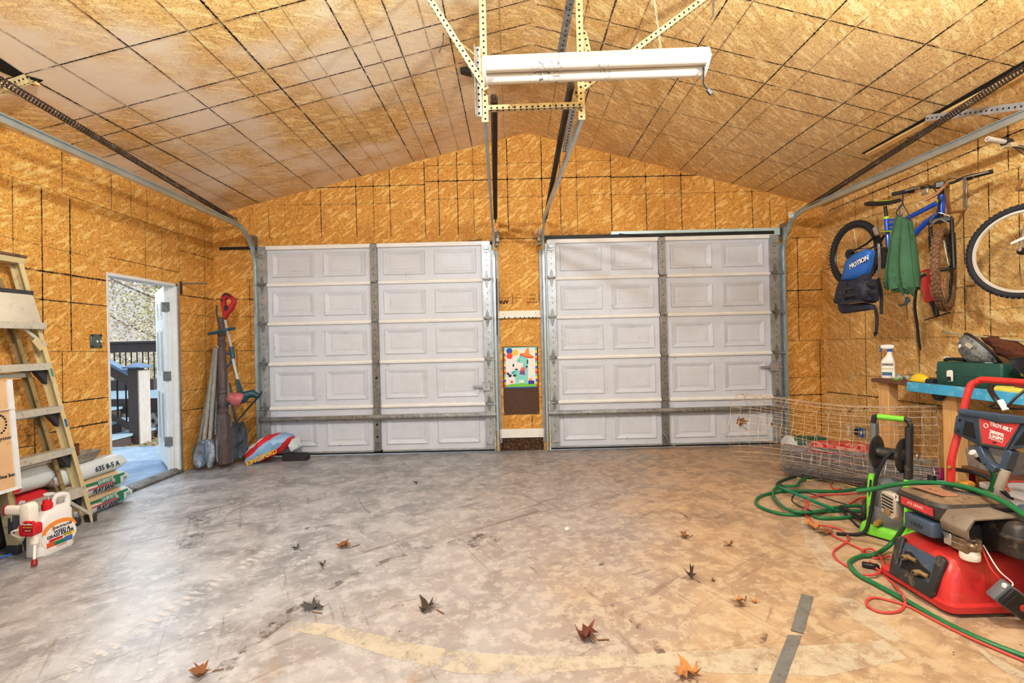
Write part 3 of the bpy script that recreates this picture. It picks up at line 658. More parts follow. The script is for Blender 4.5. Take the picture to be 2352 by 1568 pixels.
# coat hook, switch box, edge wire
p = atx(415,650,XL+.004); D = thing('coat_hook', 'black angled metal hook on the left wall right of the door', 'hook', p)
b = B(); b.bb((XL+.001,p.y-.012,p.z-.12),(XL+.008,p.y+.022,p.z+.02)); b.build('back_plate', m_blk, D, bev=.002)
b = B(); b.tube([V((XL+.006,p.y+.005,p.z)),V((XL+.05,p.y+.03,p.z)),V((XL+.24,p.y+.09,p.z+.0))], .009, 8); b.build('arm', m_galvd, D)
p = atx(218,783,XL); D = thing('switch_box', 'dark metal electrical box with two bare openings left of the side door', 'electrical box', p)
m_gal2 = mat('box_metal', (96,112,110), .45, .4, var=.25, sc=20)
b = B(); b.bb((XL+.001,p.y-.055,p.z-.06),(XL+.016,p.y+.055,p.z+.06)); b.build('box_body', m_gal2, D, bev=.004)
for o_ in (-.006,.034):
    b = B(); b.prism([(0,0),(.014,-.014),(.014,-.004),(.02,-.004),(.02,.01),(0,.012)], (XL+.017,p.y+o_,p.z-.005), Y, Z, .004); b.build('contact', m_white, D)
for a_ in (-1,1):
    for c_ in (-1,1):
        b = B(); b.lathe([(.01,0),(.01,.004)], (XL+.016,p.y+a_*.045,p.z+c_*.05), X, 8); b.build('corner_screw', m_blk, D)
# ---------------------------------------------------------------- outside
def ground_mat(name, c1, c2, sc):
    t = NT(name); p = t.tc.outputs['Object']; n = t.noise(p, sc, 6, .7); t.l(t.mix(t.ss(n,.35,.65), lin(c1), lin(c2)), t.bs.inputs['Base Color']); t.bs.inputs['Roughness'].default_value = .9; return t.m
m_grass = ground_mat('leaf_litter', (120,112,84), (170,164,138), 3)
b = B(); b.bb((-60,-30,-.4),(40,70,-.12)); tag(b.build('ground', m_grass), 'leafy ground outside the garage', kind='structure')
m_pad = ground_mat('pad_concrete', (112,132,156), (140,158,180), 2)
b = B(); b.bb((-6.0,2.0,-.12),(XL-.12,6.9,-.02)); tag(b.build('patio', m_pad), 'pale concrete pad outside the side door', kind='structure')
m_deck = mat('deck_boards', (150,176,196), .6, var=.12, sc=4); m_dk = mat('deck_rail_brown', (84,74,74), .6, var=.15, sc=8); m_wt = mat('sunlit_weathered_wood', (190,186,184), .8, var=.15, sc=6, stretch=(8,8,1), dirt=(140,130,124), da=.4)
m_balu = mat('baluster_black', (26,24,24), .4)
gz = -.12
p = atz(316,1018,gz); D = thing('stair_newel', 'brown newel post with pyramid cap at the foot of the deck stairs', 'post', p)
H = 1.2
b = B(); b.box((p.x,p.y,gz+H/2),(.15,.15,H)); b.build('post', m_dk, D, bev=.004)
b = B(); b.bb((p.x+.079,p.y-.07,gz),(p.x+.10,p.y+.16,gz+H-.03)); b.build('sunlit_weathered_board', m_wt, D)  # sunlight on the post's side painted in as pale weathered wood
b = B(); c = V((p.x+.02,p.y+.02,gz+H)); b.loft([[c+V((s*x_,s*y_,z_)) for x_,y_ in ((-1,-1),(1,-1),(1,1),(-1,1))] for s,z_ in ((.14,0),(.145,.02),(.02,.085))]); b.build('post_cap', mat('cap_blue', (112,140,176), .4, var=.1), D)
dk = thing('deck', 'raised wooden deck with steps and dark railing seen through the side door', 'deck', (-8,9.5,gz))
for i in range(24):
    b = B(); y0 = 8.2+i*.145; b.bb((-11,y0,.5),(-5.6,y0+.138,.54)); b.build('deck_board', m_deck, dk)
b = B(); b.bb((-11,8.14,.3),(-5.6,8.19,.54)); b.build('fascia', m_dk, dk)
for i in range(9):
    b = B(); x0 = -6.9+i*.16; b.bar((x0,8.12,gz),(x0+.35,8.12,.28),.05,.015,Y); b.build('lattice_slat', m_wt, dk)
    b = B(); b.bar((x0+.35,8.10,gz),(x0,8.10,.28),.05,.015,Y); b.build('lattice_slat', m_wt, dk)
for i,(xx,zz) in enumerate(((-6.0,.06),(-6.3,.24),(-6.6,.42))):
    b = B(); b.bb((xx-.3,7.08,zz-.04),(xx,8.13,zz)); b.build('step_tread', m_deck, dk)
    b = B(); b.bb((xx-.04,7.1,zz-.2),(xx-.02,8.1,zz-.04)); b.build('step_riser', m_dk, dk)
a, c = V((p.x-.07,p.y,gz+H-.1)), V((p.x-1.3,p.y,gz+H+.62))
for off,ww,hh in ((0,.14,.04),(-.11,.04,.17),(-.86,.04,.09)):
    b = B(); b.bar(a+Z*off, c+Z*off, ww, hh, Z); b.build('stair_rail', m_dk if off else mat('cap_blue',(1,1,1)), dk)
for i in range(9):
    q = a.lerp(c,(i+.7)/9); b = B(); b.cyl(q-Z*.84, q-Z*.12, .011, 8); b.build('baluster', m_balu, dk)
yr = 10.6
for off,ww,hh in ((1.0,.14,.04),(.88,.04,.2),(.12,.04,.09)):
    b = B(); b.bar((-11,yr,.54+off),(-5.4,yr,.54+off),hh,ww,Y) if 0 else b.bb((-11,yr-ww/2,.54+off-hh/2),(-5.4,yr+ww/2,.54+off+hh/2)); b.build('deck_rail', m_dk, dk)
for i in range(45):
    b = B(); xx = -10.9+i*.125; b.cyl((xx,yr,.62),(xx,yr,1.4),.011,6); b.build('baluster', m_balu, dk)
b = B(); b.bb((-8.3,9.9,.54),(-7.4,10.3,.75)); b.build('deck_bench', m_dk, dk)
b = B()
for i in range(260):
    q = V((-6.6+random.random()*1.6, 6.95+random.random()*1.3, gz+.004+random.random()*.03)); a_ = random.random()*6.3
    u = V((math.cos(a_),math.sin(a_),random.uniform(-.3,.3)))*.04; v_ = V((-math.sin(a_),math.cos(a_),random.uniform(-.3,.3)))*.028
    b.poly([q-u,q+v_,q+u,q-v_])
tag(b.build('leaf_litter', mat('litter', (150,128,100), .8, var=.3, sc=20), flat=True), 'fallen leaves scattered at the foot of the deck stairs', 'leaves', kind='stuff')
def leafmat(name, c1, c2):
    t = NT(name); n = t.noise(t.tc.outputs['Object'], 4, 3); t.l(t.mix(t.ss(n,.4,.6), lin(c1), lin(c2)), t.bs.inputs['Base Color']); t.bs.inputs['Roughness'].default_value = .7
    t.l(t.mix(.5, lin(c1), lin(c2)), t.bs.inputs['Emission Color']); t.bs.inputs['Emission Strength'].default_value = 0; return t.m
LM = [leafmat('leaves_pale_yellow', (222,214,150), (238,228,190)), leafmat('leaves_pink_buff', (226,200,170), (240,226,204)), leafmat('leaves_green', (150,176,84), (206,214,130))]
m_bark = mat('bark', (176,166,160), .9, var=.3, sc=10)
for i,(tx,ty,hh,rad,k,lb) in enumerate(((-9.4,13,5.2,2.0,1,'bare pale tree with buff leaves beyond the deck, left in the doorway'),(-8.3,15.5,6.0,2.2,0,'yellowish tree beyond the deck, centre of the doorway'),(-7.2,13.5,5.4,1.9,2,'green leafy tree beyond the deck, right in the doorway'),(-12.5,19,6.5,3.0,2,'tall green tree far beyond the deck'),(-10.5,22,7,3.4,0,'tall yellow tree furthest beyond the deck'))):
    rnd = random.Random(i); D = thing('tree', lb, 'tree', (tx,ty,gz), 'trees beyond the deck')
    b = B(); tips = []
    b.tube(spline([(tx,ty,gz),(tx+.1,ty,hh*.35),(tx-.05,ty,hh*.7),(tx,ty,hh)],5), [.12*(1-.8*j/15) for j in range(16)], 7)
    for j in range(22):
        h0 = hh*(.12+.8*rnd.random()); a_ = rnd.random()*6.28; L = rad*(.5+.6*rnd.random())
        p0 = V((tx,ty,h0)); p1 = p0+V((math.cos(a_)*L*.5,math.sin(a_)*L*.5,L*.25)); p2 = p0+V((math.cos(a_)*L,math.sin(a_)*L,L*.6))
        b.tube(spline([p0,p1,p2],4),[.035*(1-.09*q) for q in range(9)],5); tips += [p1,p2,(p1+p2)/2]
        for _ in range(2):
            p3 = p1+V((rnd.uniform(-1,1),rnd.uniform(-1,1),rnd.uniform(-.3,.9)))*L*.4; b.tube([p1,p3],[.014,.005],4); tips.append(p3)
    b.build('trunk', m_bark, D)
    b = B()
    for j in range(11000 if k else 9000):
        c0 = tips[rnd.randrange(len(tips))] if rnd.random() < .6 else V((tx+rnd.gauss(0,rad*.5),ty+rnd.gauss(0,rad*.5),hh*(.1+.9*rnd.random())))
        q = c0+V((rnd.gauss(0,.28),rnd.gauss(0,.28),rnd.gauss(0,.25))); u = V((rnd.gauss(0,1),rnd.gauss(0,1),rnd.gauss(0,1))).normalized()*.04; v_ = u.orthogonal().normalized()*.022
        b.poly([q-u,q+v_,q+u,q-v_])
    b.build('foliage', LM[k], D, flat=True)
# ================================================================= LEFT SIDE
# ---- step ladder leaning on the wall
m_fib = mat('ladder_fibreglass', (206,192,150), .5, var=.1, sc=8, dirt=(120,96,60), da=.25)
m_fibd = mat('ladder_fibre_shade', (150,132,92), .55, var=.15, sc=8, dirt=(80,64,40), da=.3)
m_alu = mat('ladder_aluminium', (206,204,192), .42, .35, var=.1, sc=10, dirt=(130,120,104), da=.3)
m_dgrey = mat('ladder_boot', (60,60,66), .6, var=.2)
p = atz(200,1190); D = thing('step_ladder', 'tan folded step ladder leaning on the left wall', 'ladder', (-3.6,3.6,0))
xr0, xr1 = -3.46, -3.60
RB, RT = V((-3.41,3.85,0.0)), atx(42,605,-3.60)          # right front rail
LB, LT = V((-3.41,3.26,0.0)), V((-3.60,3.10,RT.z))
def rail(a, c, nm, m, w=.075, dpt=.032, flip=1):
    b = B(); d = (c-a).normalized(); u = V((1,0,0)); u = (u-d*u.dot(d)).normalized(); v_ = d.cross(u)*flip
    if v_.y < 0: v_ = -v_
    v_ = v_*flip
    pr = [(-w/2,0),(w/2,0),(w/2,-dpt),(w/2-.005,-dpt),(w/2-.005,-.005),(-w/2+.005,-.005),(-w/2+.005,-dpt),(-w/2,-dpt)]
    b.loft([[q+u*s+v_*t for s,t in pr] for q in (a,c)]); return b.build(nm, m, D)
rail(RB, RT, 'front_rail', m_fib); rail(LB, LT, 'front_rail', m_fib, flip=-1)
o = V((-.085,-.03,0)); rb2, lb2 = V((-3.463,3.76,0)), V((-3.463,3.34,0)); rt2, lt2 = V((-3.64,3.42,RT.z-.12)), V((-3.64,3.16,RT.z-.12))
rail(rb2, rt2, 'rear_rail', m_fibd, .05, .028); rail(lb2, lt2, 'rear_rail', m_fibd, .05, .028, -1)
# lower inner section of second rail (lighter web)
for k, zz in enumerate((.30,.62,.95,1.28)):
    t = zz/RT.z; a = RB.lerp(RT,t); c = LB.lerp(LT,t)
    b = B(); h = .075 if k == 0 else .05
    b.loft([[q+V((u,0,v_)) for u,v_ in ((.04,-h),(.04,.0),(-.045,.0),(-.045,-.02),(.034,-.012),(.034,-h))] for q in (c+V((0,.0,0)), a+V((0,.004,0)))])
    st = b.build('step', m_alu, D)
    b = B()
    for q, s_ in ((a,-1),(c,1)): pass
    q = a; b.prism([(0,0),(-.11,0),(0,-.13)], q+V((-.03,-.004,-.03)), Y, Z, .04); b.build('step_bracket', m_dgrey, D, bev=.002)
    q = c; b = B(); b.prism([(0,0),(.11,0),(0,-.13)], q+V((.01,.004,-.03)), Y, Z, .04); b.build('step_bracket', m_dgrey, D, bev=.002)
for k, zz in enumerate((.55,.9,1.2)):
    t = zz/rt2.z; a = rb2.lerp(rt2,t); c = lb2.lerp(lt2,t); b = B(); b.bar(c, a, .04, .03, X); b.build('rear_rung', m_alu, D, bev=.003)
# diagonal feet braces
t = .24/RT.z; a = RB.lerp(RT,t); b = B(); b.bar(a+V((.035,-.2,.02)), RB.lerp(RT,.03)+V((.035,-.01,0)), .022, .008, X); b.build('foot_brace', m_alu, D)
t = .24/RT.z; a = LB.lerp(LT,t); b = B(); b.bar(a+V((.035,.2,.02)), LB.lerp(LT,.03)+V((.035,.01,0)), .022, .008, X); b.build('foot_brace', m_alu, D)
for q in (RB,LB,rb2,lb2):
    b = B(); b.box(q+V((0,0,.03)),(.085,.036,.06)); b.build('foot', m_dgrey, D, bev=.004)
# top cap and utility pail shelf
b = B(); tc_ = (RT+LT)/2; b.box(tc_+V((-.01,0,.02)),(.1,(RT-LT).length+.03,.05)); b.build('top_cap', m_fib, D, bev=.008, seg=2)
b = B(); b.box(tc_+V((-.005,0,.05)),(.11,(RT-LT).length+.04,.02)); b.build('cap_lid', mat('cap_brown', (118,92,74), .7, var=.3, sc=10, dirt=(40,36,34), da=.4), D, bev=.004)
a = RB.lerp(RT,.885); c = LB.lerp(LT,.885); e_ = RB.lerp(RT,.775); g = LB.lerp(LT,.775)
b = B(); b.loft([[q+V((.02,0,0)) for q in (e_,a,c,g)],[q+V((.075,0,0)) for q in (e_+V((0,-.02,0)),a+V((0,-.03,0)),c,g)]]); sh = b.build('pail_shelf', mat('pail_shelf', (206,200,184), .5, var=.08, sc=6, dirt=(150,140,120), da=.2), D, bev=.006, seg=2)
b = B(); b.bar(c+V((.06,0,.01)), a+V((.06,-.02,.01)), .04, .02, X); b.build('shelf_lip', m_dgrey, sh, bev=.003)
b = B(); b.bar(g+V((.07,0,-.005)), e_+V((.06,.01,-.005)), .05, .03, X); b.build('step', m_alu, D, bev=.003)
a = RB.lerp(RT,.70); b = B(); b.bar(RB.lerp(RT,.765)+V((.03,-.13,0)), a+V((.035,.0,0)), .022,.01,X); b.build('spreader', m_alu, D)
b = B(); q = RB.lerp(RT,.73)+V((.03,-.06,0)); b.prism([(0,0),(.03,-.02),(.05,-.09),(.02,-.1),(-.03,-.03)], q, Y, Z, .015); b.build('latch', m_fib, D, bev=.003)
for t, m_ in ((.86,mat('green_tape',(60,160,110),.5)),(.60,mat('teal_tape',(80,150,150),.5)),(.405,mat('blue_tape',(40,110,180),.5))):
    q = rb2.lerp(rt2,t)+V((.03,.0,0)); q = RB.lerp(RT,t)+V((.04,-.02,0)); d = (RT-RB).normalized(); b = B(); b.bar(q-d*.03, q+d*.03, .004, .022, X); b.build('tape', m_, D)
# ---- bags of sand
def bag(nm, label, cat, c, ex, L, W, H, mats, seed, zones=None, group=None, lift=0, flat=.8):
    """pillow bag: rounded box loft along ex, crimped at both ends"""
    c = V(c); ex = V(ex).normalized(); ez = Z; ey = ez.cross(ex); D = thing(nm, label, cat, c, group); b = B(); n = 18; rings = []
    for i in range(n+1):
        u = -1+2*i/n; e = max(0,(abs(u)-.72)/.28); hh = H*(1-.72*e**2.4); ww = W*(1-.04*e**2)
        ring = []
        for x_, y_ in rrect(ww, hh, hh*.42, 5):
            p = c+ex*(u*L/2)+ey*x_+ez*(H*.5+ (y_ if y_ > -H*.2 else y_) - H*.02*e)
            p += NZ.noise_vector(p*9+V((seed,0,0)))*.006+NZ.noise_vector(p*28+V((seed,0,0)))*.0025*(1+3*e); p.z = max(p.z, c.z+.001)
            ring.append(p)
        rings.append(ring)
    b.loft(rings)
    if zones:
        for f in b.bm.faces:
            q = f.calc_center_median()-c; f.material_index = zones(q.dot(ex)/(L/2), q.dot(ey)/(W/2), q.z/H)
    b.build('bag_body', mats, D, ang=60); return D, c, ex, ey
m_paper = mat('bag_paper', (200,178,146), .7, var=.1, sc=6); m_pwh = mat('bag_white', (214,226,232), .4, var=.08, sc=8); m_grn = mat('bag_green', (24,128,92), .5, var=.1); m_redp = mat('print_red', (200,40,44), .5); m_ink = mat('print_dark', (34,38,52), .5); m_prb = mat('print_blue', (70,110,170), .5)
zs_ = lambda u,v,w: 0 if w > .86 else (1)
def sand_bag(c, seed, lbl):
    D, c, ex, ey = bag('sand_bag', lbl, 'bag', c, (0,1,0), .66, .2, .155, [m_paper,m_pwh,m_grn], seed, lambda u,v,w: 1 if u > .62 else (0 if w > .62 else 1), 'stacked bags of sand')
    fx = c.x+.102; A = lambda y,z: V((fx+.004,c.y+y,c.z+z))
    b = B(); b.prism([(-.15,.105),(.27,.105),(.27,.125),(-.15,.125)], A(0,0), Y, Z, .001); b.prism([(.0,.085),(.14,.085),(.14,.13),(.0,.13)], A(0,0), Y, Z, .0012); b.prism([(.17,.04),(.225,.04),(.225,.1),(.17,.1)], A(0,0), Y, Z, .0012); b.build('green_print', m_grn, D)
    text('QUIKRETE', .042, m_pwh, A(.07,.108)+X*.003, Y, Z, D, bold=.001, sx=.8)
    b = B(); b.prism([(-.1,.068),(.16,.068),(.16,.078),(-.1,.078)], A(0,0), Y, Z, .001); b.build('red_print', m_redp, D)
    text('PLAY SAND', .05, m_ink, A(.055,.045)+X*.003, Y, Z, D, bold=.0015, shear=.35, sx=.85)
    text('50', .04, m_grn, A(.27,.075)+X*.002, Y, Z, D)
    return D
sand_bag((-3.59,4.05,0.0), 1, 'green and white bag of play sand at the bottom of the stack by the door')
sand_bag((-3.592,4.02,.152), 5, 'green and white bag of play sand in the middle of the stack by the door')
D, c, ex, ey = bag('sand_bag', 'plain white sand bag with black stamped number, top of the stack by the door', 'bag', (-3.595,4.0,.305), (0,1,0), .66, .2, .14, [m_pwh], 11, None, 'stacked bags of sand')
text('635 8-5 A', .06, m_ink, (c.x+.106,c.y+.12,c.z+.068), Y, V((-.2,0,1)), D, bold=.0008)
# mud pan with upright on the top bag
c = V((-3.60,3.95,.447)); D = thing('mortar_pan', 'grey crusted shallow mortar pan on the top sand bag', 'pan', c)
b = B(); b.loft([[c+V((x_*s,y_*s2,z_)) for x_,y_ in rrect(1,1,.2,3)] for s,s2,z_ in ((.11,.24,0),(.17,.36,.075),(.16,.345,.075),(.105,.23,.012))]).jitter(.004,20)
b.build('pan_body', mat('mortar', (150,146,136), .9, var=.3, sc=20, dirt=(80,76,68), da=.4, bump=.4), D)
b = B(); b.bb((c.x-.02,c.y-.0,c.z+.014),(c.x+.0,c.y+.03,c.z+.16)); b.build('float_handle', mat('rusty_wood', (120,70,46), .7, var=.3), D, bev=.003)
# white and green bag behind the ladder, dark bag under it
D, c, ex, ey = bag('seed_bag', 'white bag with a green and red patch behind the ladder', 'bag', (-3.603,3.44,.338), (0,1,0), .5, .165, .2, [m_pwh,m_paper,mat('bag_bright_green',(40,160,70),.5)], 21, lambda u,v,w: 2 if (-.5 < u < .35 and .25 < w < .85 and v > .1) else 0)
b = B(); b.lathe([(.045,0),(.045,.001)], (c.x+.09,c.y-.06,c.z+.08), X, 16); b.build('red_print', m_redp, D)
D, c, ex, ey = bag('charcoal_bag', 'dark bag with coloured dots and white script standing behind the ladder foot', 'bag', (-3.603,3.45,0), (0,1,0), .50, .165, .335, [mat('dark_bag',(54,44,42),.6,var=.3,sc=6), m_redp], 31, lambda u,v,w: 1 if w > .62 else 0)
fx = c.x+.094
for i,(yy,zz,mm) in enumerate(((-.10,.16,m_grn),(-.03,.16,m_redp),(.06,.16,m_ink))):
    b = B(); b.lathe([(.045,0),(.045,.001)], (fx,c.y+yy,c.z+zz), X, 14); b.build('dot_print', mm, D)
text('HUD', .07, m_paper, (fx,c.y-.02,c.z+.07), Y, Z, D, bold=.002); text('Vig', .13, m_pwh, (fx+.002,c.y-.05,c.z+.26), Y, Z, D, shear=.2, bold=.004)
# cardboard box on a low tub at the frame edge
m_card = mat('cardboard', (206,172,134), .8, var=.08, sc=5, dirt=(176,140,100), da=.2); m_tapec = mat('clear_tape', (222,224,226), .25, var=.05)
b = B(); c = V((-3.535,2.93,0)); D = thing('plastic_tub', 'grey plastic tub under the cardboard box', 'tub', c)
b.loft([[c+V((x_,y_,z_)) for x_,y_ in rrect(w_,l_,.03,3)] for w_,l_,z_ in ((.22,.36,0),(.26,.42,.40),(.28,.44,.40),(.28,.44,.44))]); b.build('tub_body', m_dgrey, D); b = B(); b.loft([[c+V((x_,y_,z_)) for x_,y_ in rrect(w_,l_,.03,3)] for w_,l_,z_ in ((.285,.445,.44),(.285,.445,.455),(.2,.36,.458))]); b.build('tub_lid', m_blk, D)
P1, P2 = atx(-2,1128,-3.30), atx(40,1106,-3.30); zb = .46
c = V((-3.48,2.94,zb)); D = thing('cardboard_box', 'tall taped cardboard box at the left edge in front of the ladder', 'box', c)
yr0, yr1 = atx(40,1112,-3.30).y, atx(17,872,-3.33).y; zt = atx(17,872,-3.33).z
b = B(); b.loft([[V((-3.66,2.72,zb)),V((-3.30,2.72,zb)),V((-3.30,yr0,zb)),V((-3.66,yr0,zb))],[V((-3.67,2.70,zt)),V((-3.33,2.70,zt)),V((-3.33,yr1,zt)),V((-3.67,yr1,zt))]]); bx = b.build('carton', m_card, D, bev=.004)
zm = atx(30,938,-3.315).z
b = B(); b.bar(V((-3.312,2.7,zm)),V((-3.312,yr1+.03,zm)),.004,.012,X); b.bar((-3.299,yr0+.004,zb),(-3.327,yr1+.004,zt),.03,.02,X); b.bb((-3.3,2.72,zb-.002),(-3.296,yr0,zb+.02)); b.build('tape', m_tapec, D)
b = B(); b.prism([(0,0),(.1,0),(.1,.004),(0,.004)], (-3.42,yr1-.02,zt), Y, Z, .1); b.bar((-3.33,2.7,zt),(-3.30,2.75,zt+.12),.004,.3,Y) if 0 else b.poly([V((-3.33,yr1+.006,zm)),V((-3.36,yr1+.035,zm+.1)),V((-3.34,yr1+.045,zt-.01)),V((-3.33,yr1,zt))]); b.build('open_flap', mat('flap_inside',(226,176,100),.8), D)
fx = lambda z: -3.30-.03*(z-zb)/(zt-zb)+.002
for s_, px, sz, bo in (('System',(36,1002),.036,0),('Assessment: One box',(39,1087),.033,.0006)):
    q = atx(*px,-3.30); q.x = fx(q.z)+.001; text(s_, sz, m_ink, q-V((0,.0,0)), Y, Z, D, align='RIGHT', bold=bo)
q = atx(3,975,-3.30); b = B()
for a_ in range(14): b.lathe([(.007,0),(.007,.001)], (fx(q.z),q.y+.045*math.cos(a_*.35-1.9),q.z+.06*math.sin(a_*.35-1.9)), X, 8)
b.build('emblem', m_ink, D)
# ---- weed killer jug
c = atz(98,1262); c = V((-3.20,3.30,0)); D = thing('weed_killer_jug', 'white weed killer jug with a red and white sprayer gun in front of the ladder', 'jug', c)
rot = M.Rotation(R(84), 3, 'Z'); ex = rot @ X; ey = rot @ Y     # front face normal = -ey
m_jug = mat('jug_plastic', (236,232,228), .3, var=.04, sc=5, dirt=(190,180,160), da=.15); m_jugw = mat('sprayer_white', (242,236,224), .35, var=.04); m_red = mat('sprayer_red', (206,30,40), .35, var=.1); m_dred = mat('nozzle_red', (140,24,30), .4)
W, Dp = .245, .115; b = B(); rings = []
for z_,w_,d_,sh in ((0,.97,.96,0),(.01,1.02,1.02,0),(.05,1,1,0),(.18,.985,1,.0),(.215,.97,.97,.003),(.255,.86,.9,.016),(.285,.66,.74,.035),(.30,.5,.5,.045)):
    rings.append([c+ex*(x_+sh)+ey*y_+Z*z_ for x_,y_ in rrect(W*w_,Dp*d_,.035,4)])
b.loft(rings); b.build('jug_body', m_jug, D, ang=60)
b = B(); h0 = c+Z*.25
b.tube(spline([h0+ex*.112-Z*.02, h0+ex*.118+Z*.06, h0+ex*.108+Z*.10, h0+ex*.06+Z*.112, h0+ex*.025+Z*.10, h0+ex*.015+Z*.045],6), .019, 10); b.build('jug_handle', m_jug, D)
nk = c+ex*(-.045)+Z*.26
b = B(); b.lathe([(.03,0),(.03,.07),(.024,.075),(.024,.095)], nk+ex*.03, Z, 16); b.build('cap', m_red, D)
b = B(); b.lathe([(.004,.09),(.004,.13),(.03,.132),(.03,.138),(.004,.14)], nk+ex*.03, (.1,0,1), 14); b.build('pull_tab', m_tapec, D)
fr = -ey
lb = c+fr*(Dp/2+.0015)
b = B(); b.prism([(.115*math.cos(t),.10+.10*math.sin(t)*(1 if math.sin(t) > 0 else .75)) for t in [2*math.pi*k/24 for k in range(24)]], lb+ex*.01, ex, Z, .0006); lab = b.build('label', mat('label_white',(240,238,236),.4), D)
b = B(); b.prism([(.115*math.cos(t),.14+.075*math.sin(t)) for t in [math.pi*k/12 for k in range(13)]], lb+ex*.01+fr*.0012, ex, Z, .0004); b.build('orange_arc', mat('label_orange',(240,150,60),.4), lab)
b = B(); b.prism([(.098*math.cos(t),.137+.048*math.sin(t)) for t in [math.pi*k/12 for k in range(13)]], lb+ex*.018+fr*.0019, ex, Z, .0004); b.build('label_patch', m_jug, lab)
for s_, sz, uu, zz, m_, shr in (('Spectracide',.03,.025,.165,m_ink,.25),('WEED &',.03,.025,.135,m_ink,0),('GRASS KILLER',.03,.015,.112,m_ink,0),('KILLS WEEDS',.012,-.03,.086,m_red,0),('Fast Acting',.012,.06,.093,m_ink,0),('CONCENTRATE',.01,.02,.036,m_redp,0)):
    text(s_, sz, m_, lb+ex*uu+Z*zz+fr*.0026, ex, Z, lab, shear=shr, bold=.0007 if sz > .02 else 0, sx=.95)
for a_,c_,m_ in (((-.085,.045),(-.035,.078),mat('label_orange2',(214,90,40),.4)),((-.035,.045),(.03,.074),m_grn),((.03,.045),(.085,.08),m_prb),((-.065,.079),(.02,.096),m_redp),((.03,.083),(.1,.102),mat('label_yellow',(240,206,60),.4))):
    b = B(); b.prism([(a_[0],a_[1]),(c_[0],a_[1]),(c_[0],c_[1]),(a_[0],c_[1])], lb+fr*.0016+ex*.01, ex, Z, .0004); b.build('label_patch', m_, lab)
# sprayer hanging on the front left
sx_ = V((1,-.1,0)).normalized()
s0 = V((-3.14,3.10,.315)); SP = lambda u,v,w: s0+sx_*u+Z*v+V((0,-1,0))*w
b = B(); b.loft([[SP(x_,y_,w_) for x_,y_ in rrect(.075,.16,.036,5)] for w_ in (-.03,-.024,.024,.03)]); sg = b.build('sprayer_body', m_jugw, D, bev=.004, seg=2, ang=60)
b = B(); b.loft([[SP(u,.03+y_,x_) for x_,y_ in rrect(.046,.062-.0*u,.02,4)] for u in (-.02,-.1,-.145,-.15)]); b.build('sprayer_grip', m_jugw, sg, ang=60)
b = B(); b.loft([[SP(u,.03+y_,x_) for x_,y_ in rrect(.048,.066,.02,4)] for u in (-.15,-.162)]); b.build('grip_cap', m_red, sg)
b = B(); b.loft([[SP(x_+.01,-.09+y_,w_) for x_,y_ in rrect(.1-.0,.075,.018,4)] for w_ in (-.034,.034)]); b.build('trigger_housing', m_red, sg, bev=.005, seg=2)
b = B(); b.loft([[SP(x_+.048,-.065+y_,w_) for x_,y_ in rrect(.08,.085,.01,3)] for w_ in (.036,.052)]); bd = b.build('badge', m_red, sg, bev=.003)
b = B(); b.loft([[SP(x_+.048,-.062+y_,w_) for x_,y_ in rrect(.068,.06,.006,3)] for w_ in (.0525,.0535)]); b.build('badge_face', m_dred, bd)
text('AccuShot', .018, m_jugw, SP(.048,-.04,.0545), sx_, V((.1,0,1)), bd); text('KILLS THE ROOT', .0085, mat('label_yellow',(1,1,1)), SP(.048,-.06,.0545), sx_, V((.1,0,1)), bd); text('guaranteed', .009, m_jugw, SP(.048,-.08,.0545), sx_, Z, bd)
b = B(); b.lathe([(.016,0),(.014,-.02),(.024,-.025),(.024,-.06),(.018,-.066)], SP(.035,-.12,.0), Z, 14); b.build('nozzle_collar', m_jugw, sg)
b = B(); w0, w1 = SP(.036,-.18,.0), SP(.075,-.275,.04); w1.z = max(w1.z,.04); b.tube([w0,w1],.0075,8); b.build('wand', m_jugw, sg)
dd = (w1-w0).normalized(); b = B(); b.lathe([(.012,0),(.016,.008),(.016,.03),(.013,.038)], w1-dd*.006, dd, 12); b.build('nozzle', m_dred, sg)
b = B(); b.tube(spline([SP(-.03,-.09,0),SP(-.1,-.1,.02),SP(-.12,-.13,0),SP(-.07,-.15,-.01),SP(-.05,-.11,.0)],6), .006, 6); b.build('hose_coil', m_jugw, sg)
# blue tape / strap lying along the floor under the jug
b = B(); P = [atz(-20,1290),atz(60,1262),atz(110,1248),atz(150,1238)]
b.tube(spline([q+Z*.006 for q in P],5), .012, 6, sq=.4); tag(b.build('blue_strap', mat('strap_blue',(60,130,220),.5)), 'bright blue strap lying on the floor behind the weed killer jug', 'strap')
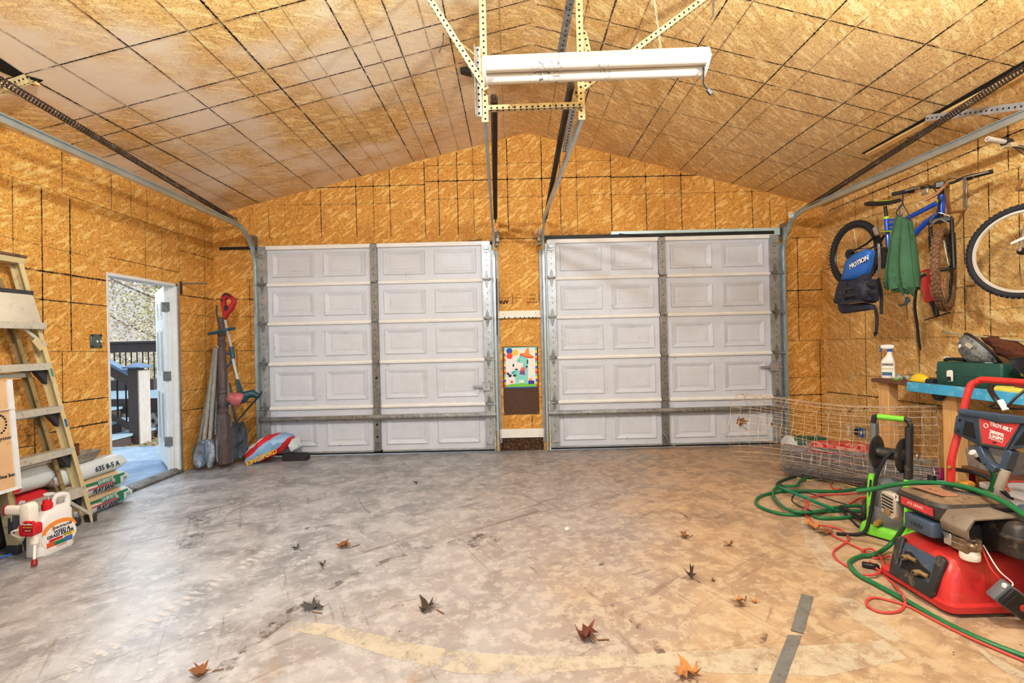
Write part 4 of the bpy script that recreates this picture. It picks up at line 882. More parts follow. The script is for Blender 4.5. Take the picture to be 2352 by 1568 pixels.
# ================================================================= LONG TOOLS IN THE CORNER
m_shaft = mat('ash_handle', (150,150,146), .7, var=.2, sc=5, stretch=(14,14,1), dirt=(90,84,76), da=.3); m_shaftd = mat('dark_handle', (96,86,78), .7, var=.25, sc=6, dirt=(50,46,42), da=.3)
m_blade = mat('blade_steel', (126,142,156), .5, .5, var=.3, sc=8, dirt=(96,70,54), da=.5); m_rust = mat('rusty_blade', (126,96,84), .7, .3, var=.3, sc=9, dirt=(70,50,40), da=.4)
def tool_root(nm, lb, cat, px): q = atz(*px); q.y = min(q.y,5.86); q.x = max(q.x,-3.64); return thing(nm, lb, cat, q), q
def blade(D, tip, top, w, m, nm='blade', curve=.03, point=.5, face=None):
    tip, top = V(tip), V(top); d = (tip-top); L = d.length; d.normalize(); x_ = d.cross(V((0,1,0))).normalized(); nn = x_.cross(d).normalized()
    rings = []
    for i in range(9):
        t = i/8; ww = w*(1 if t < 1-point else math.sqrt(max(0,1-((t-(1-point))/point)**2)))*(.7+.3*min(1,t*5)); ww = max(ww,.006)
        rings.append([top+d*(t*L)+x_*(ww/2*s)+nn*(curve*(1-s*s)*1.0+.004*k) for k,ss in ((0,(-1,-.5,0,.5,1)),(1,(1,.5,0,-.5,-1))) for s in ss])
    b = B(); b.loft(rings); return b.build(nm, m, D)
def pole(D, a, c, r, m, nm='handle'):
    b = B(); b.tube([a,V(a).lerp(V(c),.5),c],[r,r*1.1,r*.9],10); return b.build(nm, m, D)
TY = 5.55
def P(x,y,yy): q = aty(x,y,yy); q.x = max(q.x, XL+.03); q.z = max(q.z,.012); return q
D, q = tool_root('post_hole_digger', 'post hole digger with two grey handles in the left corner', 'digging tool', (465,1068))
pole(D, P(468,1018,5.4), P(494,796,5.75), .021, m_shaft); pole(D, P(481,1020,5.42), P(494,800,5.7)+V((.02,0,0)), .021, m_shaft)
blade(D, P(453,1076,5.32), P(472,1012,5.38), .16, m_blade, curve=.05); blade(D, P(483,1074,5.34), P(479,1010,5.42), .12, m_blade, curve=-.04)
b = B(); b.box(P(474,1014,5.4),(.1,.03,.05)); b.build('pivot', m_blade, D, bev=.005)
D, q = tool_root('round_shovel', 'round point shovel with long pale handle leftmost in the corner', 'shovel', (440,1070))
pole(D, P(455,1030,5.52), P(490,838,5.8), .017, m_shaft); blade(D, P(434,1074,5.45)+V((.09,0,0)), P(458,1020,5.52)+V((.05,0,0)), .22, m_blade, curve=-.04, point=.8)
D, q = tool_root('trench_spade', 'narrow rusty brown spade standing behind the post hole digger', 'spade', (500,1066))
pole(D, P(495,1000,5.62), P(497,868,5.84), .017, m_blade); blade(D, P(497,1070,5.52), P(502,990,5.62), .13, m_rust, curve=.03, point=.3)
D, q = tool_root('garden_spade', 'spade with blue D-shaped grip leaning in the corner right of the wooden post', 'spade', (525,1064))
pole(D, P(530,985,5.7), P(520,850,5.86), .018, m_shaft); blade(D, P(532,1064,5.6), P(532,968,5.7), .16, m_blade, curve=.03, point=.25)
g = P(520,845,5.86); b = B(); b.tube(spline([g,g+V((-.06,0,.08)),g+V((-.05,0,.17)),g+V((.05,0,.17)),g+V((.06,0,.08)),g],5), .014, 8); b.build('grip', mat('grip_blue',(60,100,150),.5), D)
D, q = tool_root('drain_spade', 'dark narrow spade behind the post hole digger with black grip', 'spade', (515,1068))
pole(D, P(508,990,5.6), P(500,830,5.84), .016, m_shaftd); blade(D, P(506,1068,5.5), P(509,985,5.6), .12, m_blade, curve=.02, point=.4)
g = P(500,828,5.84); b = B(); b.tube([g+V((-.07,0,.0)),g+V((.06,0,.0))],.016,8); b.tube([g+V((-.06,0,0)),g-V((0,0,.1)),g+V((.05,0,0))],.01,6); b.build('grip', m_blk, D)
D, q = tool_root('square_shovel', 'grey square shovel leaning behind the string trimmer head', 'shovel', (548,1055))
pole(D, P(545,980,5.76), P(527,880,5.88), .016, m_shaftd); blade(D, P(553,1052,5.68), P(546,970,5.78), .2, m_blade, curve=.02, point=.15)
# turned wooden post
c = P(517,1066,5.48); D = thing('turned_post', 'turned wooden porch post standing on end among the tools', 'post', c)
top = P(508,742,5.72); d = (top-c).normalized(); L = (top-c).length
m_tp = mat('turned_wood', (92,80,80), .6, var=.25, sc=5, stretch=(10,10,1.5), dirt=(170,156,144), da=.3)
b = B(); sq = [(-.05,-.05),(.05,-.05),(.05,.05),(-.05,.05)]; x_,y_,_ = ortho(d,Y)
b.loft([[c+d*t+(x_*a_+y_*e_)*s for a_,e_ in sq] for t,s in ((.0,1),(.34*L,1),(.36*L,.6))]); b.build('square_base', m_tp, D, bev=.006)
pf = [(.036,.35),(.05,.365),(.05,.38),(.034,.39),(.052,.43),(.046,.47),(.036,.485),(.05,.495),(.05,.51),(.037,.52),(.05,.62),(.042,.80),(.036,.83),(.048,.84),(.048,.86),(.04,.875),(.04,.90),(.048,.91),(.048,.93),(.036,.94),(.034,1.0),(.045,1.01),(.045,1.04)]
b = B(); b.lathe([(r_*.95,h_*L) for r_,h_ in pf], c, d, 18); b.build('turned_shaft', m_tp, D, ang=35)
# hook with bow saw like black curve behind the trimmer
p = P(498,735,5.9); D = thing('black_hook', 'thin black curved hook hanging above the tools in the corner', 'hook', p)
b = B(); b.tube(spline([P(492,700,5.991),P(494,722,5.991),P(503,738,5.991),P(510,742,5.991),P(509,733,5.991)],5), .008, 6); b.build('hook_bar', m_blk, D)
# string trimmer
m_trb = mat('trimmer_teal', (24,74,92), .4, var=.15); m_tube = mat('trimmer_tube', (196,206,208), .3, .5)
hd = P(548,915,5.35); tp = P(518,690,5.6); D = thing('string_trimmer', 'red and teal string trimmer standing head down in the corner', 'string trimmer', V((hd.x,hd.y,.0)))
b = B(); b.tube([P(517,735,5.6),P(533,805,5.5)],.0135,10); b.build('upper_tube', m_tube, D)
b = B(); b.tube([P(534,820,5.5),P(547,875,5.42)],.015,10); b.build('lower_tube', m_tube, D)
b = B(); b.tube([P(531,797,5.5),P(536,822,5.48)],[.022,.02],12); b.tube([P(530,798,5.5),P(531,803,5.5)],.026,12); b.build('coupler', m_trb, D)
b = B(); b.tube([P(545,872,5.42),P(551,892,5.39),hd+V((.03,0,.05))],[.018,.024,.03],12); b.build('lower_sleeve', m_trb, D)
# handle body: red with D opening
fx_, fz_ = X, Z; o_ = P(517,735,5.6)
outl = [(-.012,0),(.02,0),(.03,.06),(.08,.1),(.13,.19),(.135,.235),(.10,.27),(.055,.31),(.03,.315),(-.01,.29),(-.035,.25),(-.035,.2),(-.02,.12)]
hole = [(.045,.155),(.085,.2),(.09,.225),(.06,.265),(.035,.26),(.01,.225),(.015,.175)]
n_ = 26
def resamp(poly, n, c):
    out = []
    for k in range(n):
        a_ = 2*math.pi*k/n; dv_ = (math.cos(a_),math.sin(a_)); best = 0
        for i in range(len(poly)):
            (x1,y1),(x2,y2) = poly[i],poly[(i+1)%len(poly)]; x1-=c[0];x2-=c[0];y1-=c[1];y2-=c[1]
            den = dv_[0]*(y2-y1)-dv_[1]*(x2-x1)
            if abs(den) < 1e-9: continue
            t = (x1*(y2-y1)-y1*(x2-x1))/den; s = (x1*dv_[1]-y1*dv_[0])/den
            if t > 0 and -1e-6 <= s <= 1+1e-6: best = max(best,t)
        out.append((c[0]+dv_[0]*best, c[1]+dv_[1]*best))
    return out
def frame_plate(b, outl, hole, c, o, ex, ey, d, n=28):
    A, H = resamp(outl,n,c), resamp(hole,n,c); o = V(o); nz = ex.cross(ey).normalized()*d
    pt = lambda q,k: o+ex*q[0]+ey*q[1]+nz*k
    b.loft([[pt(q,0) for q in A],[pt(q,1) for q in A],[pt(q,1) for q in H],[pt(q,0) for q in H]],False,True)
b = B(); frame_plate(b, outl, hole, (.05,.21), o_+V((0,.025,0)), X, Z, .055); hb = b.build('handle_body', mat('trimmer_red',(176,28,38),.35,var=.15), D, bev=.008, seg=2)
b = B(); b.prism([(.02,.1),(.06,.13),(.05,.17),(.01,.16)], o_+V((0,-.031,0)), X, Z, .004); b.prism([(-.02,.27),(.02,.315),(.055,.31),(.1,.27),(.09,.262),(.05,.29),(.02,.292)], o_+V((0,-.032,0)), X, Z, .006); b.build('grip_insert', m_blk, hb)
b = B(); b.lathe([(.013,0),(.013,.004)], o_+V((-.012,-.031,.23)), (0,-1,0), 12); b.build('badge', m_ink, hb)
b = B(); b.bar(o_+V((.12,0,.235)),o_+V((.075,0,.115)),.014,.05,Y); b.build('battery_plate', m_blk, hb, bev=.003)
b = B(); g = P(517,758,5.55); b.tube(spline([g+V((.0,.03,0)),g+V((-.12,.0,-.03)),g+V((-.13,-.1,-.04)),g+V((.0,-.13,-.02)),g+V((.10,-.08,.01)),g+V((.1,.02,.02))],6,True), .015, 8, True); b.build('assist_handle', m_trb, D)
b = B(); b.ball(hd+V((.02,0,.0)), .085, 14, (1,.9,.7)); b.tube([hd+V((.02,0,.02)),hd+V((.13,.05,.05)),hd+V((.2,.05,.01))],[.05,.045,.03],10); b.build('motor_head', m_trb, D)
b = B(); ax = V((-.75,-.5,.42)).normalized(); cc = hd+V((.0,-.05,.0)); b.lathe([(.075,-.05),(.082,-.02),(.07,.02),(.05,.05),(.05,.075),(.035,.085)], cc, ax, 18); b.build('spool', mat('spool_pink',(176,96,104),.4,var=.2,sc=14), D)
b = B(); pts = [hd+V(v_) for v_ in ((-.17,-.02,-.06),(-.08,-.04,-.03),(.1,-.02,-.1),(.24,.02,.02))]
b.tube(spline([hd+V((-.03,-.1,-.31)),hd+V((.08,-.05,-.16)),hd+V((.2,.02,.0)),hd+V((.24,.04,.07))],6), .02, 6, sq=.5); b.tube([hd+V((-.13,-.03,-.07)),hd+V((.0,-.02,-.0))],.014,6); b.build('guard', m_blk, D)
# red white blue sack
c = V((-2.90,5.70,0)); D = thing('charcoal_sack', 'crumpled red, white and blue sack lying by the left garage door', 'bag', c)
def sackmat():
    t = NT('sack_print'); sp = t.n('ShaderNodeSeparateXYZ'); t.l(t.tc.outputs['Object'], sp.inputs[0]); n = t.noise(t.tc.outputs['Object'],6,3)
    v = t.math('ADD', t.math('ADD', t.math('MULTIPLY',sp.outputs[2],.9), t.math('MULTIPLY',sp.outputs[0],-.75)), t.math('MULTIPLY',n,.1))
    q = t.ramp(t.math('ADD',v,.3), [(0,lin((190,30,40))),(.1,lin((220,170,60))),(.17,lin((40,70,150))),(.25,lin((236,236,240))),(.33,lin((200,44,52))),(.42,lin((140,180,220))),(.52,lin((150,190,226))),(.57,lin((214,52,60))),(.66,lin((240,240,244))),(.73,lin((214,60,66))),(.8,lin((240,240,244)))])
    q.node.color_ramp.interpolation = 'CONSTANT'; t.l(q, t.bs.inputs['Base Color']); t.bs.inputs['Roughness'].default_value = .4; return t.m
b = B(); rings = []; a0, a1 = V((-.26,-.02,.05)), V((.24,.08,.27))
for i in range(15):
    t = i/14; q = a0.lerp(a1,t)+V((0,0,.02*math.sin(t*3.1))); hh = .26*math.sin(math.pi*(.12+.80*t))**.7*(.55 if i == 14 else 1); ww = .26*(.7+.3*math.sin(math.pi*t))
    d_ = (a1-a0).normalized(); x_, y_, _ = ortho(d_, Z)
    ring = []
    for k in range(20):
        an = 2*math.pi*k/20; p = c+q+x_*ww*.5*math.cos(an)+y_*hh*.5*math.sin(an); p += NZ.noise_vector(p*14)*.03+NZ.noise_vector(p*40)*.008; p.z = max(p.z,.004); p.y = min(p.y,5.87); ring.append(p)
    rings.append(ring)
b.loft(rings); b.build('sack_body', sackmat(), D, ang=25)
b = B(); q = c+a1
for k in range(7): b.poly([q+V((-.02,-.09+.03*k,-.08)), q+V((.03,-.08+.03*k,.0)), q+V((.06+.02*math.sin(k*2),-.07+.03*k,-.12)), q+V((.0,-.06+.03*k,-.16))])
b.build('torn_mouth', m_pwh, D, flat=True)
text('KINGSFORD', .07, mat('sack_yellow',(240,180,40),.4), c+V((-.02,-.155,.09)), V((1,0,.42)), V((-.42,0,1)), D, bold=.003)
c = V((-2.62,5.77,0)); b = B(); b.loft([[c+V((x_,y_,z_)) for x_,y_ in rrect(.3*s,.12*s,.03,3)] for s,z_ in ((1,0.004),(1,.06),(.85,.08))]).jitter(.012,12); tag(b.build('dark_rag', mat('rag',(46,44,48),.9,var=.3)), 'dark folded cloth on the floor behind the charcoal sack', 'cloth')
# ================================================================= PILLAR BETWEEN THE DOORS
wb = bpy.data.objects['wall_back']; yw = YB-.002
m_stamp = mat('stamp_ink', (62,36,22), .8, var=.2)
def stamp(s, px, size, bold=0, shear=0, al='CENTER'): text(s, size, m_stamp, aty(*px,yw), V((-1,0,.02)), V((-.02,0,-1)), wb, 'stamp_lettering', al, ext=.0003, bold=bold, shear=shear)
stamp('APA', (1158,693), .066, .003, .15); stamp('7/16 ORT', (1222,693.5), .034, .0006); stamp('24/16', (1223,686), .034, .0006); stamp('EXPOSURE 1', (1222,677), .018); stamp('RATED SHEATHING', (1158,684), .018); stamp('SIZED FOR SPACING', (1190,684), .016); stamp('PS 2', (1190,676), .022); stamp('U.L. 88-2', (1188,691), .016)
b = B()
for x0,y0,y1 in ((1176.5,675,698),(1238,673,697)): b.bar(aty(x0,y0,yw),aty(x0+.5,y1,yw),.006,.0008,Y)
b.build('stamp_bar', m_stamp, wb)
p = aty(1193,722,YB); D = thing('tool_rack', 'white strip with square notches screwed to the wall between the doors', 'rack', p)
x0, x1 = aty(1142,722,YB).x, aty(1242,722,YB).x; m_ivory = mat('ivory_paint', (240,230,212), .5, var=.05)
b = B(); b.bb((x0+.004,YB-.018,p.z-.02),(x1-.004,YB-.001,p.z+.048)); b.build('back_board', m_ivory, D, bev=.002)
b = B(); b.bb((x0,YB-.05,p.z-.045),(x1,YB-.001,p.z-.02)); b.build('ledge', m_white, D, bev=.003)
for px in (1159,1169,1183,1195,1205,1215,1224,1231):
    q = aty(px,729,YB-.051); b = B(); b.bb((q.x-.007,YB-.052,q.z-.008),(q.x+.006,YB-.05,q.z+.008)); b.build('notch', m_hole, D)
for px,py in ((1155,721),(1230,719)): b = B(); b.lathe([(.005,0),(.005,.001)], aty(px,py,YB-.0185), (0,-1,0), 8); b.build('screw', m_hole, D)
# brown board with poster
p = aty(1196,873,YB); D = thing('brown_board', 'brown hardboard panel screwed to the wall between the doors', 'board', p)
x0, x1 = aty(1156,873,YB).x, aty(1237,873,YB).x; z0, z1 = aty(1197,951,YB).z, aty(1197,796,YB).z
b = B(); b.bb((x0,YB-.010,z0),(x1,YB-.001,z1)); b.build('panel', mat('hardboard', (84,58,44), .75, var=.15, sc=40), D, bev=.001)
for px,py in ((1159,948),(1234,947)): b = B(); b.lathe([(.004,0),(.004,.0012)], aty(px,py,YB-.0105), (0,-1,0), 8); b.build('screw', m_white, D)
PW, PH = .40, .50; po = aty(1196,844,YB-.0115); D = thing('party_poster', 'bright party game poster of a turquoise donkey in a sombrero pinned to the brown board', 'poster', po)
PW = aty(1234,844,YB).x-aty(1158,844,YB).x; PH = aty(1196,797,YB).z-aty(1196,891,YB).z
def pp(u, v, k=1): return po+V(((u-.5)*PW, -.0006*k, (v-.5)*PH))
def pm(nm, c): return mat('poster_'+nm, c, .5, var=.02)
KK = [3.0]
def pshape(nm, pts, m_, k):
    KK[0] += .35; k = KK[0]; b = B(); b.poly([pp(u,v,k) for u,v in pts]); return b.build(nm, m_, D, flat=True)
def ell(cx,cy,rx,ry,n=20,rot=0): return [(cx+rx*math.cos(t)*math.cos(rot)-ry*math.sin(t)*math.sin(rot), cy+rx*math.cos(t)*math.sin(rot)+ry*math.sin(t)*math.cos(rot)) for t in [2*math.pi*i/n for i in range(n)]]
b = B(); b.bb(pp(0,0,0)+V((0,.001,0)),pp(1,1,0)); b.build('sheet', pm('white',(244,240,236)), D)
b = B(); b2_ = B()
cols = [(226,70,60),(240,170,60),(60,110,190),(250,220,90),(110,200,190)]
ms = [pm('s%d'%i,c) for i,c in enumerate(cols)]
for i in range(15):
    b.mi = i%5
    for u0,u1,b_ in ((0,.05,b),(.94,1,b2_)): b_.mi = i%5; b_.poly([pp(u0,.03+i*.063,2),pp(u1,.03+i*.063,2),pp(u1,.03+(i+1)*.063,2),pp(u0,.03+(i+1)*.063,2)])
b.build('striped_border', ms, D, flat=True); b2_.build('striped_border', ms, D, flat=True)
pshape('top_band', [(0,.975),(1,.975),(1,1),(0,1)], pm('aqua',(140,214,206)), 3); pshape('bottom_band', [(0,0),(1,0),(1,.03),(0,.03)], pm('navy',(30,80,160)), 3)
pshape('grass', [(.05,.03),(.95,.03),(.95,.10),(.75,.12),(.5,.13),(.25,.11),(.05,.08)], pm('grass',(120,200,70)), 3)
for cx,cy,c in ((.17,.91,(24,80,190)),(.34,.87,(248,196,60)),(.17,.79,(238,84,50))): pshape('balloon', ell(cx,cy,.095,.075), pm('b%d'%c[0],c), 4+int(cx*10))
tq, tq2 = pm('turq',(140,216,210)), pm('turq2',(90,196,196))
pshape('donkey_body', ell(.5,.32,.22,.12), tq, 4)
for u in (.36,.42,.62,.68): pshape('donkey_leg', [(u-.03,.1),(u+.02,.1),(u+.035,.32),(u-.035,.32)], tq, 4)
pshape('donkey_neck', [(.55,.34),(.72,.36),(.72,.72),(.58,.74)], tq, 5); pshape('donkey_head', ell(.53,.7,.16,.07,20,.25), tq, 6); pshape('donkey_ear', [(.46,.74),(.5,.85),(.54,.76)], tq2, 6)
pshape('saddle_blanket', [(.46,.34),(.62,.32),(.62,.46),(.5,.48)], pm('purple',(150,70,150)), 6); pshape('saddle_blanket', [(.5,.42),(.66,.44),(.6,.52),(.52,.5)], pm('rose',(240,110,100)), 7)
pshape('hat_brim', ell(.69,.79,.21,.05,20,-.2), pm('hat_red',(226,72,56)), 7); pshape('hat_brim', ell(.69,.80,.17,.03,20,-.2), pm('hat_orange',(244,150,60)), 8); pshape('hat_crown', [(.6,.83),(.78,.79),(.75,.97),(.7,.97)], pm('hat_orange',(1,1,1)), 9)
pk = pm('black',(24,24,30))
for cx,cy,rx,ry in ((.11,.36,.04,.03),(.17,.31,.05,.035),(.28,.56,.025,.035),(.37,.46,.05,.018),(.27,.38,.04,.02),(.31,.31,.05,.022),(.68,.52,.03,.025),(.46,.68,.012,.014),(.71,.64,.02,.06)): pshape('tail_spot', ell(cx,cy,rx,ry,12), pk, 10)
for pts in ([(.18,.38),(.3,.44),(.42,.42),(.36,.4)],[(.2,.34),(.3,.4),(.4,.3),(.3,.35)]): pshape('tail', pts, tq2, 9)
pshape('gift', [(.72,.1),(.9,.1),(.9,.18),(.72,.18)], pm('giftb',(40,60,170)), 6); pshape('gift', [(.74,.19),(.84,.19),(.84,.23),(.74,.23)], pm('gifto',(246,160,60)), 6); pshape('gift', [(.18,.13),(.26,.13),(.26,.19),(.18,.19)], pm('giftr',(240,120,80)), 6)
rn = random.Random(3); b = B()
for _ in range(46):
    u, v_ = rn.uniform(.08,.92), rn.uniform(.2,.95); b.mi = rn.randrange(5); b.poly([pp(u,v_,3),pp(u+.012,v_,3),pp(u+.012,v_+.01,3),pp(u,v_+.01,3)])
b.build('confetti', ms, D, flat=True)
# white board low, dark broken opening at the floor
p = aty(1198,994,YB); x0, x1 = aty(1148,994,YB).x, aty(1250,994,YB).x; D = thing('white_board', 'white painted board fixed low on the wall between the doors', 'board', p)
b = B(); b.bb((x0,YB-.02,p.z-.055),(x1,YB-.001,p.z+.055)); b.build('plank', m_white, D, bev=.002)
for px,py in ((1190,983),(1240,1000),(1150,1000)): b = B(); b.lathe([(.004,0),(.004,.001)], aty(px,py,YB-.0205), (0,-1,0), 8); b.build('nail', m_hole, D)
b = B(); b.poly([aty(*q,YB-.003) for q in ((1150,1004),(1247,1000),(1250,1034),(1150,1036))]); b.build('rotted_patch', mat('rot', (50,34,24), .9, var=.5, sc=14, dirt=(130,90,50), da=.6), wb, flat=True)
b = B(); b.tube([aty(1141,640,5.90),aty(1142,770,5.90)],.006,6); tag(b.build('door_rope', m_blk), 'thin dark cord hanging on the track left of the white strip', 'cord')
# ================================================================= BIKES
m_tyre = mat('tyre', (36,38,44), .75, var=.2, sc=20, dirt=(80,66,50), da=.3); m_mud = mat('muddy_tyre', (124,92,62), .9, var=.35, sc=22, dirt=(60,46,36), da=.6)
m_rim = mat('rim_black', (40,40,42), .35, .3); m_rims = mat('rim_silver', (222,218,208), .3, .4); m_spoke = mat('spokes', (200,190,160), .3, .7)
m_blue = mat('frame_blue', (8,84,214), .28, var=.12, coat=.3); m_lime = mat('lime', (184,220,50), .4); m_chr = mat('chrome', (200,200,198), .22, .8)
m_bblk = mat('bike_black', (26,26,28), .4, var=.2, dirt=(80,70,58), da=.2)
def wheel(D, c, ax, Rr, tr, mt_, mr, nm, knobs=44, kn=.006):
    c, ax = V(c), V(ax).normalized(); x_,y_,_ = ortho(ax, Z)
    b = B(); b.torus(c, ax, Rr-tr, tr, 56, 10)
    for k in range(knobs):
        a_ = 2*math.pi*k/knobs; d_ = x_*math.cos(a_)+y_*math.sin(a_); t_ = ax.cross(d_)
        rt = M((ax,t_,d_)).transposed()
        for s_, w_ in ((0,.5),(-.62,.42),(.62,.42)):
            q = c+d_*(Rr-tr+tr*math.cos(s_*1.1)*1.0)+ax*(tr*math.sin(s_*1.1)); q += t_*((.5 if s_ else 0)*2*math.pi*Rr/knobs*.5)
            b.box(q, (tr*w_, 2*math.pi*Rr/knobs*.5, kn*2), rt)
    w = b.build('tyre', mt_, D)
    b = B(); b.torus(c, ax, Rr-2*tr-.006, .013, 56, 6, .9); b.build('rim', mr, D)
    b = B(); n = 28
    for k in range(n):
        a_ = 2*math.pi*k/n; e_ = a_+(.5 if k%2 else -.5); s_ = .03 if (k//2)%2 else -.03
        b.tube([c+(x_*math.cos(e_)+y_*math.sin(e_))*.022+ax*s_, c+(x_*math.cos(a_)+y_*math.sin(a_))*(Rr-2*tr-.01)], .0014, 4)
    b.build('spokes', m_spoke, D)
    b = B(); b.lathe([(.008,-.06),(.012,-.05),(.026,-.034),(.026,-.028),(.014,-.02),(.014,.02),(.026,.028),(.026,.034),(.012,.05),(.008,.06)], c, ax, 12); b.build('hub', m_bblk, D)
def tubes(D, nm, m_, lst, par=None):
    for pts, r in lst: b = B(); b.tube(pts, r, 10); b.build(nm, m_, D)
BX = 3.55
def q_(x, y, X_=BX): return atx(x, y, X_)
RA, FA = q_(1962,583), q_(2168,619,3.50); D = thing('mountain_bike', 'blue mountain bike hung on wall hooks with its front wheel turned', 'bicycle', (BX,4.5,2.0))
wheel(D, RA, (1,.05,0), .335, .027, m_tyre, m_rim, 'rear', 60, .004)
HT, HB, BBk = q_(2163,447), q_(2161,490), q_(2041,592); SC = q_(2036,500); bar = V((.62,-.785,0)).normalized(); stx = (HB-HT).normalized()
tubes(D, 'top_tube', m_blue, [([q_(2150,467), q_(2112,487), q_(2075,505), q_(2046,516)], [.021,.020,.018,.017])])
tubes(D, 'down_tube', m_blue, [([HB+V((0,.02,.0)), q_(2128,510), q_(2085,552), BBk], [.024,.024,.022,.021])])
tubes(D, 'seat_tube', m_blue, [([SC, BBk], .019)]); tubes(D, 'gusset_tube', m_blue, [([q_(2037,505), q_(2070,505)], .012), ([q_(2040,530), q_(2082,508)], .014)])
b = B(); b.tube([HT, HB], .027, 12); b.build('head_tube', m_blue, D); b = B(); b.box(HT.lerp(HB,.35)+V((-.027,0,0)),(.004,.022,.03)); b.build('head_badge', m_lime, D, bev=.002)
tubes(D, 'seat_post', m_bblk, [([SC, q_(2033,474)], .0145)])
b = B(); b.tube([SC+V((0,0,-.012)),SC+V((0,0,.01))],.024,12); b.build('seat_clamp', m_lime, D)
s0, s1 = q_(2001,470), q_(2067,462); d_ = (s1-s0).normalized(); b = B(); rings = []
for i in range(11):
    t = i/10; w_ = .068*(1-t)**.8*(1 if t > .05 else .8)+.02; h_ = .026*(1-.4*t); q = s0.lerp(s1,t)+Z*(.012*(2*t-1)**2)
    rings.append([q+X*(w_*math.cos(a_))+Z*(h_*math.sin(a_)-.006*abs(math.cos(a_))) for a_ in [2*math.pi*k/12 for k in range(12)]])
b.loft(rings); b.build('saddle', mat('saddle_black',(36,38,42),.4,var=.1), D)
b = B(); b.tube([s0+V((-.07*0,-.02,.022)), s0.lerp(s1,.5)+V((-.03,0,.024)), s1+V((0,.02,.018))], .004, 6); b.build('saddle_trim', m_lime, D)
# swing arm, shock linkage, drivetrain
for s_ in (-.065,.065):
    b = B(); b.tube([RA+X*s_, q_(2005,560)+X*s_, q_(2022,540)+X*s_*.6], .010, 8); b.build('seat_stay', m_bblk, D)
    b = B(); b.tube([RA+X*s_, BBk+V((s_*.8,.1,.0)), BBk+X*s_*.4], .011, 8); b.build('chain_stay', m_bblk, D)
b = B(); b.bar(q_(2018,534)+X*-.03, q_(2056,530)+X*-.03, .012, .03, X); b.build('rocker_link', m_lime, D, bev=.004)
for px in (2024,2036): b = B(); b.lathe([(.008,0),(.008,.004)], q_(px,533)+X*-.037, (-1,0,0), 8); b.build('rocker_bolt', m_bblk, D)
b = B(); b.tube([q_(2010,523,3.46), q_(2016,540,3.46)], .022, 10); b.build('bottle_bracket', m_chr, D)
cr = BBk+X*-.05
b = B(); b.lathe([(.1,-.003),(.1,.003)], cr, X, 32); b.lathe([(.075,-.012),(.075,-.006)], cr, X, 28); b.build('chainring', m_bblk, D)
b = B(); b.lathe([(.05,-.02),(.05,.0),(.035,.0),(.035,.02),(.022,.02)], RA+X*-.04, X, 20); b.build('cassette', m_bblk, D)
ch = [cr+V((0,-.1*math.cos(a_),.1*math.sin(a_))) for a_ in [R(-90+18*k) for k in range(11)]]; rc = RA+X*-.05
b = B(); b.tube(spline([rc+Z*.045,cr+V((0,0,.1))]+[cr+V((0,-.1*math.sin(R(k)),.1*math.cos(R(k)))) for k in (45,90,135)]+[cr+V((0,0,-.1)),rc+V((0,-.06,-.14)),rc+V((0,.0,-.1)),rc+V((0,-.03,-.03))],4), .005, 6)
P_ = [q_(2018,560,3.42), q_(2020,600,3.42), q_(2019,640,3.42)]
for s_ in (-.008,.008): b.tube([p_+Y*s_ for p_ in P_], .006, 6)
b.build('chain', mat('chain_steel',(120,110,100),.4,.5,var=.4,sc=40), D)
b = B(); b.box(rc+V((.0,-.02,-.08)),(.03,.05,.1)); b.lathe([(.022,-.006),(.022,.006)], rc+V((0,-.04,-.15)), X, 12); b.lathe([(.022,-.006),(.022,.006)], rc+V((0,-.02,-.06)), X, 12); b.build('derailleur', m_bblk, D, bev=.006)
b = B(); b.bar(cr, cr+V((-.02,.12,-.11)), .02,.014,X); b.bar(cr+X*.1, cr+V((.12,-.12,.11)), .02,.014,X); b.build('crank_arm', m_bblk, D, bev=.004)
b = B(); b.box(cr+V((-.07,.12,-.11)),(.1,.09,.025)); b.build('pedal', m_bblk, D, bev=.006)
# fork and front wheel
b = B(); cw = HB+stx*.055; b.bar(cw-bar*.07, cw+bar*.07, .05,.045,Z); b.tube([HB,cw],.018,10); b.build('fork_crown', m_bblk, D, bev=.008)
for s_ in (-1,1):
    b = B(); a0 = cw+bar*.068*s_; a1 = FA+bar*.06*s_; b.tube([a0, a0.lerp(a1,.35)], .014, 10); b.tube([a0.lerp(a1,.3), a0.lerp(a1,.9), a1], [.021,.019,.016], 10); b.build('fork_leg', m_bblk, D)
a0 = cw-bar*.066; b = B(); b.bar(a0.lerp(FA-bar*.06,.5)-Y*.02+X*-.012, a0.lerp(FA-bar*.06,.75)-Y*.02+X*-.012, .012,.003,X); b.build('fork_decal', m_white, D)
wheel(D, FA, bar, .335, .03, m_mud, m_rim, 'front', 52, .006)
b = B(); c_ = cw+stx*.05; fd = V((-.785,-.62,0)); b.tube(spline([c_-bar*.06+fd*.04, c_+fd*.06+Z*.05, c_+bar*.06+fd*.04],5), .006, 6); b.tube(spline([c_-bar*.06+fd*.03+Z*.05,c_+fd*.07+Z*.1,c_+bar*.07+fd*.05+Z*.06],5),.003,5); b.build('brake', m_chr, D)
